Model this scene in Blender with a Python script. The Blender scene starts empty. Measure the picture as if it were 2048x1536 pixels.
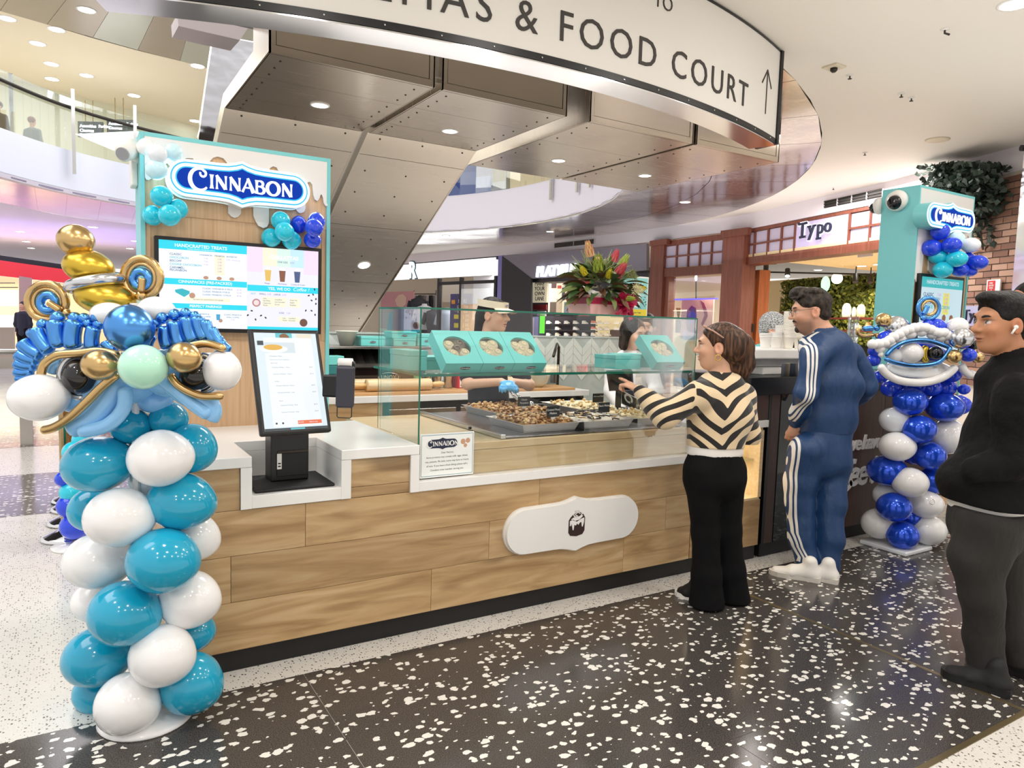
import bpy, bmesh, math, random
import numpy as np
from mathutils import Vector, Matrix
random.seed(7); rng = np.random.default_rng(7)
SC = bpy.context.scene
COL = SC.collection
PI = math.pi

# ---------------------------------------------------------------- camera (metres; X along the counter, Y into the booth)
CF, CH = 1438.86, 1.52
_pi, _ro, _ya = (math.radians(a) for a in (4.868, 1.721, 58.239))
_f = np.array([math.cos(_ya)*math.cos(_pi), math.sin(_ya)*math.cos(_pi), -math.sin(_pi)])
_r = np.array([math.sin(_ya), -math.cos(_ya), 0.0]); _u = np.cross(_r, _f)
_r, _u = _r*math.cos(_ro)+_u*math.sin(_ro), _u*math.cos(_ro)-_r*math.sin(_ro)
cam_d = bpy.data.cameras.new('camera'); cam = bpy.data.objects.new('camera', cam_d); COL.objects.link(cam)
cam.matrix_world = Matrix(((_r[0], _u[0], -_f[0], 0), (_r[1], _u[1], -_f[1], 0), (_r[2], _u[2], -_f[2], CH), (0, 0, 0, 1)))
cam_d.sensor_width = 36; cam_d.lens = CF*36/2048; cam_d.clip_end = 200; cam_d.clip_start = 0.05
SC.camera = cam

# ---------------------------------------------------------------- world, lights, exposure
w = bpy.data.worlds.new('mall_air'); SC.world = w; w.use_nodes = True
w.node_tree.nodes['Background'].inputs[0].default_value = (1.0, 0.97, 0.94, 1)
w.node_tree.nodes['Background'].inputs[1].default_value = 0.95
SC.view_settings.view_transform = 'Standard'; SC.view_settings.look = 'None'
SC.view_settings.exposure = 0.13; SC.view_settings.gamma = 1.0; SC.view_settings.use_curve_mapping = False
SC.cycles.use_denoising = True
SC.cycles.max_bounces = 8; SC.cycles.transparent_max_bounces = 24; SC.cycles.caustics_reflective = False; SC.cycles.caustics_refractive = False
def area(name, loc, size, power, color=(1, .96, .92), rot=(0, 0, 0), sy=None):
    l = bpy.data.lights.new(name, 'AREA'); l.energy = power; l.color = color; l.size = size
    if sy: l.shape = 'RECTANGLE'; l.size_y = sy
    o = bpy.data.objects.new(name, l); o.location = loc; o.rotation_euler = rot; COL.objects.link(o); return o
for _i in range(5):
    for _j in range(3):
        _l = bpy.data.lights.new('mall_downlight', 'AREA'); _l.shape = 'DISK'; _l.size = .22; _l.energy = 15; _l.color = (1, .96, .91)
        _o = bpy.data.objects.new('mall_downlight', _l); _o.location = (-1.3+1.9*_i+.5*(_j % 2), -1.6+1.75*_j, 3.75); COL.objects.link(_o)
area('added_uplight_right', (6.2, 1.6, 2.75), 5.0, 34, (1, .95, .9), rot=(PI, 0, 0), sy=4.0)  # unseen upward lamp, added to brighten the white ceiling
area('added_uplight_shops', (10.2, 9.5, 2.9), 2.0, 42, (1, .93, .95), rot=(PI, 0, 0), sy=9.0)  # another added uplight, brightens the ceiling along the shop fronts
area('booth_bounce', (3.4, 6.4, 1.6), 4.5, 26, (1, .93, .84), rot=(PI, 0, 0), sy=2.4)
area('atrium_light_left', (-2.2, 4.5, 5.2), 3.5, 115, (1, .97, .95))
area('atrium_light_back', (3.0, 13.5, 7.0), 7, 480, (.95, .95, 1))
area('booth_light', (2.6, 4.6, 3.2), 1.6, 60, sy=1.0)
area('shop_walk_light', (8.6, 6.5, 3.7), 4, 260, (1, .95, .92), sy=2.5)
area('lavender_cove', (-1.5, 26, 2.9), 9, 110, (.5, .4, 1), rot=(PI, 0, 0), sy=6)
area('left_walk_light', (-2.0, 24, 3.7), 8, 150, (.84, .78, 1), sy=4)
area('upper_hall_light', (-1, 21, 7.6), 8, 170, (1, .95, .85), sy=5)

def P(x, y, X=None, Y=None, Z=None, D=None):
    """photo pixel (2048x1536) -> the point on a given world plane (or at depth D)"""
    d = _r*(x-1024)/CF - _u*(y-768)/CF + _f
    c = np.array([0, 0, CH])
    if Y is not None: k = Y/d[1]
    elif X is not None: k = X/d[0]
    elif Z is not None: k = (Z-CH)/d[2]
    else: k = D
    return Vector(c + d*k)
def depth(p): return float((np.array(p)-np.array([0, 0, CH])) @ _f)

# ---------------------------------------------------------------- materials
MATS = {}
def mat(name, col=(.8, .8, .8), rough=.5, metal=0., spec=.5, emit=None, es=1., coat=0., sheen=0., alpha=None, hexc=None):
    if name in MATS: return MATS[name]
    m = bpy.data.materials.new(name); m.use_nodes = True; MATS[name] = m
    b = m.node_tree.nodes['Principled BSDF']
    b.inputs['Base Color'].default_value = (*col, 1); b.inputs['Roughness'].default_value = rough
    b.inputs['Metallic'].default_value = metal; b.inputs['Specular IOR Level'].default_value = spec
    if coat: b.inputs['Coat Weight'].default_value = coat; b.inputs['Coat Roughness'].default_value = .06
    if sheen: b.inputs['Sheen Weight'].default_value = sheen
    if emit and es > .55: b.inputs['Base Color'].default_value = (*[c*.12 for c in col], 1)
    if emit: b.inputs['Emission Color'].default_value = (*emit, 1); b.inputs['Emission Strength'].default_value = es
    return m
def srgb(h):
    h = h.lstrip('#'); v = [int(h[i:i+2], 16)/255 for i in (0, 2, 4)]
    return tuple(c/12.92 if c <= .04045 else ((c+.055)/1.055)**2.4 for c in v)
def hm(name, h, rough=.5, **k): return mat(name, srgb(h), rough, **k)
class NT:
    def __init__(s, m): s.t = m.node_tree; s.b = s.t.nodes['Principled BSDF']
    def n(s, typ, **k):
        x = s.t.nodes.new(typ)
        for a, v in k.items():
            if a.startswith('i_'): x.inputs[a[2:].replace('_', ' ')].default_value = v
            else: setattr(x, a, v)
        return x
    def l(s, a, b): s.t.links.new(a, b)
    def coords(s, scale=(1, 1, 1), kind='Object', rand=False, rot=(0, 0, 0)):
        tc = s.n('ShaderNodeTexCoord'); mp = s.n('ShaderNodeMapping'); mp.inputs['Scale'].default_value = scale; mp.inputs['Rotation'].default_value = rot
        s.l(tc.outputs[kind], mp.inputs['Vector'])
        if rand:
            oi = s.n('ShaderNodeObjectInfo'); mu = s.n('ShaderNodeMath', operation='MULTIPLY'); mu.inputs[1].default_value = 37.
            s.l(oi.outputs['Random'], mu.inputs[0]); s.l(mu.outputs[0], mp.inputs['Location'])
        return mp.outputs['Vector']
    def ramp(s, fac, stops):
        r = s.n('ShaderNodeValToRGB'); e = r.color_ramp.elements
        while len(e) < len(stops): e.new(.5)
        for i, (p, c) in enumerate(stops): e[i].position = p; e[i].color = (*c, 1)
        s.l(fac, r.inputs[0]); return r.outputs[0]
    def bump(s, h, strength=.2, dist=.01):
        bp = s.n('ShaderNodeBump'); bp.inputs['Strength'].default_value = strength; bp.inputs['Distance'].default_value = dist
        s.l(h, bp.inputs['Height']); s.l(bp.outputs[0], s.b.inputs['Normal'])
    def mix(s, fac, a, b):
        mx = s.n('ShaderNodeMix', data_type='RGBA')
        if hasattr(fac, 'links'): s.l(fac, mx.inputs[0])
        else: mx.inputs[0].default_value = fac
        for v, k in ((a, 6), (b, 7)):
            if hasattr(v, 'links'): s.l(v, mx.inputs[k])
            else: mx.inputs[k].default_value = (*v, 1)
        return mx.outputs[2]
    def math(s, op, a, b=None, c=None):
        m = s.n('ShaderNodeMath', operation=op)
        for i, v in enumerate((a, b, c)):
            if v is None: continue
            if hasattr(v, 'links'): s.l(v, m.inputs[i])
            else: m.inputs[i].default_value = v
        return m.outputs[0]
def wood(name, c1, c2, c3, scale=(1.2, 9, 9), rough=.45, knots=True, fine=6.):
    m = mat(name, c1, rough); t = NT(m); v = t.coords(scale, rand=True)
    n1 = t.n('ShaderNodeTexNoise'); n1.inputs['Scale'].default_value = 1.6; n1.inputs['Detail'].default_value = 6; n1.inputs['Distortion'].default_value = 1.2
    t.l(v, n1.inputs['Vector'])
    n2 = t.n('ShaderNodeTexNoise'); n2.inputs['Scale'].default_value = fine; n2.inputs['Detail'].default_value = 3; t.l(v, n2.inputs['Vector'])
    base = t.ramp(n1.outputs[0], [(.3, c1), (.52, c2), (.72, c3)])
    fin = t.mix(t.math('MULTIPLY', n2.outputs[0], .35), base, tuple(x*.62 for x in c2))
    oi = t.n('ShaderNodeObjectInfo'); hs = t.n('ShaderNodeHueSaturation')
    t.l(t.math('MULTIPLY_ADD', oi.outputs['Random'], .22, .9), hs.inputs['Value']); t.l(fin, hs.inputs['Color'])
    out = hs.outputs[0]
    if knots:
        vo = t.n('ShaderNodeTexNoise'); vo.inputs['Scale'].default_value = .9; vo.inputs['Detail'].default_value = 2; t.l(t.coords((1.6, 6, 6), rand=True), vo.inputs['Vector'])
        k = t.ramp(vo.outputs[0], [(.66, (0, 0, 0)), (.74, (1, 1, 1))])
        out = t.mix(t.math('MULTIPLY', k, .55), out, tuple(x*.33 for x in c1))
    t.l(out, t.b.inputs['Base Color']); return m
def terrazzo(name, base, chip, sc, thr, rough, fine, drop=.4, stretch=(1, 1, 1)):
    m = mat(name, base, rough); t = NT(m)
    v = t.coords((sc*stretch[0], sc*stretch[1], sc)); nz = t.n('ShaderNodeTexNoise'); nz.inputs['Scale'].default_value = .9; t.l(v, nz.inputs['Vector'])
    vm = t.n('ShaderNodeVectorMath', operation='MULTIPLY_ADD'); vm.inputs[1].default_value = (.9, .9, 0); t.l(nz.outputs['Color'], vm.inputs[0]); t.l(v, vm.inputs[2])
    vo = t.n('ShaderNodeTexVoronoi', voronoi_dimensions='2D'); vo.inputs['Scale'].default_value = 1.; t.l(vm.outputs[0], vo.inputs['Vector'])
    # chip size differs from cell to cell; some cells hold no chip
    sep = t.n('ShaderNodeSeparateColor'); t.l(vo.outputs['Color'], sep.inputs[0])
    size = t.math('MULTIPLY', t.math('MAXIMUM', t.math('MULTIPLY_ADD', sep.outputs[0], 1.0/(1-drop), -drop/(1-drop)), 0.), thr)
    n3 = t.n('ShaderNodeTexNoise'); n3.inputs['Scale'].default_value = 3.5; t.l(v, n3.inputs['Vector'])
    d = t.math('ADD', vo.outputs['Distance'], t.math('MULTIPLY_ADD', n3.outputs[0], .34, -.12))
    ismask = t.math('LESS_THAN', d, size)
    n2 = t.n('ShaderNodeTexNoise'); n2.inputs['Scale'].default_value = 260; n2.inputs['Detail'].default_value = 1; t.l(t.coords(), n2.inputs['Vector'])
    bb = t.ramp(n2.outputs[0], [(.38, tuple(c*(1-fine) for c in base)), (.62, tuple(min(1, c*(1+fine)) for c in base))])
    t.l(t.mix(ismask, bb, chip), t.b.inputs['Base Color'])
    rr = t.n('ShaderNodeTexNoise'); rr.inputs['Scale'].default_value = 2.0; t.l(t.coords(), rr.inputs['Vector'])
    t.l(t.math('MULTIPLY_ADD', rr.outputs[0], .12, rough-.06), t.b.inputs['Roughness'])
    return m
def metal(name, col, rough=.22, wave=.12, wscale=1.1, brush=(3, 220, 3), studs=0):
    m = mat(name, col, rough, 1.); t = NT(m)
    n = t.n('ShaderNodeTexNoise'); n.inputs['Scale'].default_value = wscale; n.inputs['Detail'].default_value = 1.5; t.l(t.coords((1, .6, 1)), n.inputs['Vector'])
    b = t.n('ShaderNodeTexNoise'); b.inputs['Scale'].default_value = 1.; b.inputs['Detail'].default_value = 2; t.l(t.coords(brush), b.inputs['Vector'])
    t.l(t.math('MULTIPLY_ADD', b.outputs[0], .16, rough-.08), t.b.inputs['Roughness'])
    t.bump(n.outputs[0], wave, .06); return m
def glass(name, tint=(.93, 1, .97), refl=.5, maxr=.5, base=.02):
    m = bpy.data.materials.new(name); m.use_nodes = True; MATS[name] = m; nt = m.node_tree; nt.nodes.clear()
    o = nt.nodes.new('ShaderNodeOutputMaterial'); tr = nt.nodes.new('ShaderNodeBsdfTransparent'); tr.inputs[0].default_value = (*tint, 1)
    gl = nt.nodes.new('ShaderNodeBsdfGlossy'); gl.inputs['Roughness'].default_value = .01; gl.inputs[0].default_value = (1, 1, 1, 1)
    fr = nt.nodes.new('ShaderNodeFresnel'); fr.inputs[0].default_value = 1.45
    mu = nt.nodes.new('ShaderNodeMath'); mu.operation = 'MULTIPLY_ADD'; mu.inputs[1].default_value = refl; mu.inputs[2].default_value = base
    mn = nt.nodes.new('ShaderNodeMath'); mn.operation = 'MINIMUM'; mn.inputs[1].default_value = maxr
    mx = nt.nodes.new('ShaderNodeMixShader')
    nt.links.new(fr.outputs[0], mu.inputs[0]); nt.links.new(mu.outputs[0], mn.inputs[0]); nt.links.new(mn.outputs[0], mx.inputs[0])
    nt.links.new(tr.outputs[0], mx.inputs[1]); nt.links.new(gl.outputs[0], mx.inputs[2]); nt.links.new(mx.outputs[0], o.inputs[0]); return m

# ---------------------------------------------------------------- mesh builder
class MB:
    def __init__(s): s.v = []; s.f = []
    def add(s, v, f):
        o = len(s.v); s.v += [tuple(p) for p in v]; s.f += [tuple(i+o for i in q) for q in f]; return s
    def shift(s, x, y, z=0.): s.v = [(p[0]+x, p[1]+y, p[2]+z) for p in s.v]; return s
    def box(s, a, b, bev=0., M=None):
        x0, y0, z0 = (min(a[i], b[i]) for i in range(3)); x1, y1, z1 = (max(a[i], b[i]) for i in range(3))
        if bev:
            bm = bmesh.new(); bmesh.ops.create_cube(bm, size=1)
            for q in bm.verts: q.co = Vector((x0+(q.co.x+.5)*(x1-x0), y0+(q.co.y+.5)*(y1-y0), z0+(q.co.z+.5)*(z1-z0)))
            bmesh.ops.bevel(bm, geom=bm.edges[:], offset=bev, segments=2, affect='EDGES', profile=.5)
            v = [q.co.copy() for q in bm.verts]; bm.verts.index_update(); f = [[q.index for q in p.verts] for p in bm.faces]; bm.free()
        else:
            v = [Vector(p) for p in ((x0, y0, z0), (x1, y0, z0), (x1, y1, z0), (x0, y1, z0), (x0, y0, z1), (x1, y0, z1), (x1, y1, z1), (x0, y1, z1))]
            f = [(0, 3, 2, 1), (4, 5, 6, 7), (0, 1, 5, 4), (1, 2, 6, 5), (2, 3, 7, 6), (3, 0, 4, 7)]
        if M is not None: v = [M @ q for q in v]
        return s.add(v, f)
    def prism(s, poly, n, base=None):
        """poly: list of 3D points (planar), extruded by vector n"""
        k = len(poly); n = Vector(n); v = [Vector(p) for p in poly]+[Vector(p)+n for p in poly]
        f = [tuple(range(k))[::-1], tuple(range(k, 2*k))]+[(i, (i+1) % k, k+(i+1) % k, k+i) for i in range(k)]
        return s.add(v, f)
    def tube(s, pts, r, seg=10, cap=True, closed=False, ell=None):
        pts = [Vector(p) for p in pts]; n = len(pts); rs = r if hasattr(r, '__len__') else [r]*n
        T = []
        for i in range(n):
            a = pts[(i-1) % n] if closed or i > 0 else pts[i]; b = pts[(i+1) % n] if closed or i < n-1 else pts[i]
            T.append((b-a).normalized() if (b-a).length > 1e-9 else Vector((0, 0, 1)))
        up = Vector((0, 0, 1)) if abs(T[0].z) < .9 else Vector((1, 0, 0)); N = (up-T[0]*up.dot(T[0])).normalized(); v = []; f = []
        for i in range(n):
            N = (N-T[i]*N.dot(T[i])).normalized(); B = T[i].cross(N)
            for j in range(seg):
                a = 2*PI*j/seg; v.append(pts[i]+N*math.cos(a)*rs[i]+B*math.sin(a)*rs[i]*(ell or 1))
        for i in range(n if closed else n-1):
            for j in range(seg):
                a, b = i*seg+j, i*seg+(j+1) % seg; c = ((i+1) % n)*seg; f.append((a, b, c+(j+1) % seg, c+j))
        if cap and not closed: f += [tuple(range(seg))[::-1], tuple(range((n-1)*seg, n*seg))]
        return s.add(v, f)
    def lathe(s, prof, M=None, seg=24, cap=True):
        v = []; f = []; n = len(prof)
        for (r, z) in prof:
            for j in range(seg): a = 2*PI*j/seg; v.append(Vector((r*math.cos(a), r*math.sin(a), z)))
        for i in range(n-1):
            for j in range(seg): f.append((i*seg+j, i*seg+(j+1) % seg, (i+1)*seg+(j+1) % seg, (i+1)*seg+j))
        if cap: f += [tuple(range(seg))[::-1], tuple(range((n-1)*seg, n*seg))]
        if M is not None: v = [M @ q for q in v]
        return s.add(v, f)
    def ball(s, c, r, M=None, seg=20, rings=12):
        """ellipsoid; r scalar or 3 radii; M optional 3x3 rotation"""
        r = r if hasattr(r, '__len__') else (r, r, r); c = Vector(c); v = []; f = []
        R = M if M is not None else Matrix.Identity(3)
        v.append(c+R @ Vector((0, 0, r[2])))
        for i in range(1, rings):
            t = PI*i/rings
            for j in range(seg): a = 2*PI*j/seg; v.append(c+R @ Vector((r[0]*math.sin(t)*math.cos(a), r[1]*math.sin(t)*math.sin(a), r[2]*math.cos(t))))
        v.append(c-R @ Vector((0, 0, r[2])))
        for j in range(seg): f.append((0, 1+j, 1+(j+1) % seg))
        for i in range(rings-2):
            for j in range(seg): a = 1+i*seg+j; b = 1+i*seg+(j+1) % seg; f.append((a, a+seg, b+seg, b))
        L = 1+(rings-1)*seg; o = 1+(rings-2)*seg
        for j in range(seg): f.append((L, o+(j+1) % seg, o+j))
        return s.add(v, f)
    def torus(s, c, R, r, M=None, seg=28, tseg=10, a0=0, a1=2*PI, sy=1.):
        M = M or Matrix.Identity(3); full = abs(a1-a0) > 6.28
        pts = [Vector(c)+M @ Vector((R*math.cos(a0+(a1-a0)*i/seg), R*sy*math.sin(a0+(a1-a0)*i/seg), 0)) for i in range(seg if full else seg+1)]
        return s.tube(pts, r, tseg, closed=full)
ORG = {}
def finish(o, label=None, cat=None, group=None, kind=None):
    if label: o['label'] = label
    if cat: o['category'] = cat
    if group: o['group'] = group
    if kind: o['kind'] = kind
    return o
def obj(name, mb, m, parent=None, smooth=False, label=None, cat=None, group=None, kind=None, loc=None, auto=None):
    me = bpy.data.meshes.new(name)
    o = bpy.data.objects.new(name, me)
    org = ORG[parent.name] if parent else (Vector(loc) if loc is not None else Vector((0, 0, 0)))
    v = mb.v if org.length == 0 else [(p[0]-org.x, p[1]-org.y, p[2]-org.z) for p in mb.v]
    me.from_pydata(v, [], mb.f); me.validate()
    for x in (m if isinstance(m, (list, tuple)) else [m]): me.materials.append(x)
    if smooth: me.shade_smooth()
    if auto: me.shade_smooth(); me.set_sharp_from_angle(angle=math.radians(auto))
    if parent: o.parent = parent
    else: o.location = org
    ORG[o.name] = org; COL.objects.link(o)
    return finish(o, label, cat, group, kind)
def thing(name, label, cat, loc=(0, 0, 0), group=None, kind=None):
    o = bpy.data.objects.new(name, None); o.location = loc; o.empty_display_size = .1; COL.objects.link(o); ORG[o.name] = Vector(loc)
    return finish(o, label, cat, group, kind)
def struct(name, mb, m, parent=None, smooth=False, auto=None, label=None):
    return obj(name, mb, m, parent, smooth, kind=None if parent else 'structure', auto=auto, label=label)
def dup(root, delta, label=None, group=None):
    def cp(o, par):
        c = o.copy(); COL.objects.link(c)
        if par: c.parent = par
        ORG[c.name] = ORG[o.name]
        for ch in o.children: cp(ch, c)
        return c
    r = cp(root, None); r.location = root.location+Vector(delta)
    if label: r['label'] = label
    if group: r['group'] = group
    return r
def B(a, b, bev=0., M=None): return MB().box(a, b, bev, M)
RX, RY, RZ = (lambda a: Matrix.Rotation(a, 4, 'X')), (lambda a: Matrix.Rotation(a, 4, 'Y')), (lambda a: Matrix.Rotation(a, 4, 'Z'))
def frame3(x, y, z): return Matrix((x, y, z)).transposed()
# ---------------------------------------------------------------- lettering (Blender's built-in face)
def text_mb(s, size, align='CENTER', bold=0., shear=0., spacing=1., depth=.002):
    c = bpy.data.curves.new('t', 'FONT'); c.body = s; c.size = size; c.align_x = align; c.offset = bold*size; c.shear = shear; c.space_character = spacing
    c.extrude = depth; c.resolution_u = 3
    o = bpy.data.objects.new('t', c); COL.objects.link(o); dg = bpy.context.evaluated_depsgraph_get(); me = bpy.data.meshes.new_from_object(o.evaluated_get(dg))
    mb = MB(); mb.add([v.co.copy() for v in me.vertices], [tuple(p.vertices) for p in me.polygons])
    bpy.data.objects.remove(o); bpy.data.curves.remove(c); bpy.data.meshes.remove(me); return mb
def islands(mb):
    par = list(range(len(mb.v)))
    def find(i):
        while par[i] != i: par[i] = par[par[i]]; i = par[i]
        return i
    key = {}
    for i, v in enumerate(mb.v):
        k_ = tuple(round(c, 5) for c in v)
        if k_ in key: par[find(i)] = find(key[k_])
        else: key[k_] = i
    for f in mb.f:
        for i in f[1:]: par[find(i)] = find(f[0])
    G = {}
    for f in mb.f: G.setdefault(find(f[0]), []).append(f)
    out = []
    for fs in G.values():
        ids = sorted({i for f in fs for i in f}); mp = {i: n for n, i in enumerate(ids)}; out.append(MB().add([mb.v[i] for i in ids], [tuple(mp[i] for i in f) for f in fs]))
    return out
def place(mb, org, ux, uy):
    """put a flat drawing (x right, y up) at org with axes ux, uy"""
    ux = Vector(ux).normalized(); uy = Vector(uy).normalized(); n = ux.cross(uy); o = Vector(org)
    r = MB(); r.add([o+ux*p[0]+uy*p[1]+n*p[2] for p in mb.v], mb.f); return r
def text(name, s, size, m, parent, org, ux=(1, 0, 0), uy=(0, 0, 1), label=None, **k):
    return obj(name, place(text_mb(s, size, **k), org, ux, uy), m, parent, label=label)
def smooth_path(pts, n=8, closed=False):
    pts = [Vector(p) for p in pts]; out = []; N = len(pts)
    for i in range(N if closed else N-1):
        if closed: p0, p1, p2, p3 = (pts[(i+k-1) % N] for k in range(4))
        else: p0 = pts[max(i-1, 0)]; p1 = pts[i]; p2 = pts[i+1]; p3 = pts[min(i+2, N-1)]
        for j in range(n):
            t = j/n; out.append(.5*((2*p1)+(p2-p0)*t+(2*p0-5*p1+4*p2-p3)*t*t+(3*p1-p0-3*p2+p3)*t**3))
    if not closed: out.append(pts[-1])
    return out
# hand-drawn flared capitals for the oval bakery sign: strokes with their own widths, in a unit-high box
def stroke(mb, pts, ws, d):
    pts = [Vector((p[0], p[1], 0)) for p in pts]; n = len(pts); L = []; R = []
    for i in range(n):
        t = (pts[min(i+1, n-1)]-pts[max(i-1, 0)]).normalized(); nn = Vector((-t.y, t.x, 0)); w_ = ws[i] if hasattr(ws, '__len__') else ws
        L.append(pts[i]+nn*w_/2); R.append(pts[i]-nn*w_/2)
    v = []; f = []
    for z in (0, d): v += [p+Vector((0, 0, z)) for p in L]+[p+Vector((0, 0, z)) for p in R]
    for i in range(n-1):
        f.append((2*n+i, 3*n+i, 3*n+i+1, 2*n+i+1)); f.append((i, i+1, n+i+1, n+i))
        f.append((i, 2*n+i, 2*n+i+1, i+1)); f.append((n+i, n+i+1, 3*n+i+1, 3*n+i))
    f += [(0, n, 3*n, 2*n), (n-1, 3*n-1, 4*n-1, 2*n-1)]
    if d == 0: f = [q for q in f if len(set(q)) == 4][:0]+[(2*n+i, 3*n+i, 3*n+i+1, 2*n+i+1) for i in range(n-1)]
    mb.add(v, f)
def arc(cx, cy, rx, ry, a0, a1, n=14): return [(cx+rx*math.cos(math.radians(a0+(a1-a0)*i/n)), cy+ry*math.sin(math.radians(a0+(a1-a0)*i/n))) for i in range(n+1)]
def wide(n, a, b, e=None): return [a+(b-a)*math.sin(PI*i/(n-1)) if e is None else a+(b-a)*i/(n-1) for i in range(n)]
def bakery_word(height, d=.004):
    """the word CINNABON, big C with a curl, width about 5.3 x height"""
    L = {}
    def new(): return MB()
    m = new(); p = arc(.62, .42, .50, .60, 62, 318, 26); stroke(m, p, wide(len(p), .10, .21), d)
    q = arc(.80, .74, .13, .13, 60, 330, 12)[::-1]; stroke(m, [(.86, .95)]+arc(.80, .76, .15, .17, 80, -200, 14), wide(16, .13, .09, 1), d); L['C'] = (m, 1.10)
    st = lambda m_, x0, y0, x1, y1, w0=.17, wm=.12: stroke(m_, [(x0+(x1-x0)*t, y0+(y1-y0)*t) for t in (0, .08, .3, .7, .92, 1)], [w0*1.35, w0, wm, wm, w0, w0*1.35], d)
    m = new(); st(m, .12, 0, .12, .76); L['I'] = (m, .24)
    m = new(); st(m, .12, 0, .12, .74, .10, .075); stroke(m, [(.10, .76), (.30, .46), (.58, .03)], [.13, .19, .17], d); st(m, .60, .02, .60, .76, .10, .075); L['N'] = (m, .71)
    m = new(); stroke(m, [(.02, 0), (.18, .38), (.33, .78)], [.13, .08, .07], d); stroke(m, [(.31, .80), (.46, .42), (.64, 0)], [.13, .17, .22], d); stroke(m, [(.14, .26), (.52, .26)], .07, d); L['A'] = (m, .66)
    m = new(); st(m, .12, 0, .12, .76, .15, .12); p = [(.12, .72)]+arc(.30, .57, .17, .16, 90, -90, 10)+[(.14, .41)]; stroke(m, p, wide(len(p), .06, .14), d)
    p = [(.14, .42)]+arc(.34, .21, .20, .20, 90, -90, 10)+[(.12, .02)]; stroke(m, p, wide(len(p), .06, .16), d); L['B'] = (m, .60)
    m = new(); p = arc(.42, .38, .34, .38, 90, 450, 28); stroke(m, p, [.10+.09*abs(math.cos(math.radians(90+360*i/28))) for i in range(29)], d); L['O'] = (m, .84)
    out = MB(); x = 0
    for ch in 'CINNABON':
        g, wd = L[ch]; out.add([(v[0]+x, v[1], v[2]) for v in g.v], g.f); x += wd+.035
    s = height/1.02; out.v = [((v[0]-x/2)*s, (v[1]-.38)*s, v[2]) for v in out.v]; out.width = x*s; return out
def plaque(wd, ht, peak, n=10, scale=1.):
    """outline of the oval plaque with a pointed peak above and below, centred, x right y up"""
    a = wd/2*1.; h = ht/2; r = h; pts = []
    def half(sgn):
        q = []
        for i in range(n+1): t = PI/2-PI/2*i/n; pass
        return q
    top = [(-a+r, h)]+[(-.16*wd, h*1.02), (-.10*wd, h+peak*.18), (-.05*wd, h+peak*.52), (0, h+peak), (.05*wd, h+peak*.52), (.10*wd, h+peak*.18), (.16*wd, h*1.02)]+[(a-r, h)]
    right = [(a-r+r*math.cos(t), r*math.sin(t)) for t in [PI/2-PI*i/(2*n) for i in range(1, 2*n)]]
    bot = [(-x, -y) for x, y in top]; left = [(-x, -y) for x, y in right]
    return top+right+bot+left
def flat(pts, z0, z1):
    mb = MB(); k = len(pts); mb.add([(p[0], p[1], z0) for p in pts]+[(p[0], p[1], z1) for p in pts], [tuple(range(k, 2*k))[::-1], tuple(range(k))]+[(i, k+i, k+(i+1) % k, (i+1) % k) for i in range(k)])
    # make outward
    bm = bmesh.new(); vs = [bm.verts.new(v) for v in mb.v]
    for f in mb.f: bm.faces.new([vs[i] for i in f])
    bmesh.ops.recalc_face_normals(bm, faces=bm.faces[:]); bm.verts.index_update(); out = MB(); out.add([v.co.copy() for v in bm.verts], [[v.index for v in f.verts] for f in bm.faces]); bm.free(); return out
def outset(pts, e):
    n = len(pts); out = []
    for i in range(n):
        a = Vector(pts[i-1]); b = Vector(pts[i]); c = Vector(pts[(i+1) % n]); t = ((b-a).normalized()+(c-b).normalized())
        t = t.normalized() if t.length > 1e-6 else (c-b).normalized(); nn = Vector((-t.y, t.x)); out.append((b.x+nn.x*e, b.y+nn.y*e))
    return out
# ================================================================ SETTING
def Pv(x, y, a, b):
    """pixel ray against the vertical plane through plan points a, b"""
    d = _r*(x-1024)/CF - _u*(y-768)/CF + _f
    n = (-(b[1]-a[1]), b[0]-a[0]); k = (n[0]*a[0]+n[1]*a[1])/(n[0]*d[0]+n[1]*d[1])
    return Vector(np.array([0, 0, CH])+d*k)
M_white = hm('white_paint', '#ece9e4', .55); M_ceil = hm('ceiling_paint', '#e9e2d8', .6); M_lav = hm('bulkhead_paint', '#e6e0e6', .5)
M_cream = hm('cream_paint', '#f0e6cc', .6); M_black = hm('black_satin', '#0b0b0c', .35); M_blackm = hm('black_matt', '#101011', .6)
M_steel = metal('stainless_steel', (.55, .54, .52), .22, .10); M_chrome = mat('chrome', (.78, .78, .8), .07, 1.)
M_clad = metal('escalator_cladding', (.74, .66, .56), .24, .35, .7, (2, 90, 2)); M_clad2 = metal('ring_soffit_metal', (.70, .64, .60), .16, .45, .9, (20, 20, 2))
M_dark = hm('dark_gap', '#1b1a1a', .5); M_rivet = hm('rivet_dark', '#3a352f', .4, metal=.6)  # dark metal for rivets and other small fittings
M_lamp = mat('lamp_white', (1, 1, 1), .5, emit=(1, .97, .9), es=14); M_lampw = mat('lamp_cool', (1, 1, 1), .5, emit=(.95, .97, 1), es=8)
M_gold = mat('brass_strip', srgb('#8f7f5c'), .35, .8)
M_tz_w = terrazzo('white_terrazzo', srgb('#dedad3'), srgb('#5a554f'), 92, .42, .2, .05, .52, (1, .8, 1))
M_tz_d = terrazzo('dark_terrazzo', srgb('#474340'), srgb('#e6e3dc'), 31, .56, .15, .45, .46, (.78, 1.05, 1))
M_glass = glass('pane_glass', (.95, 1, .985), .9, .55, .015); M_glassr = glass('balustrade_glass', (.95, .98, .98), .4, .4, .012)

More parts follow.
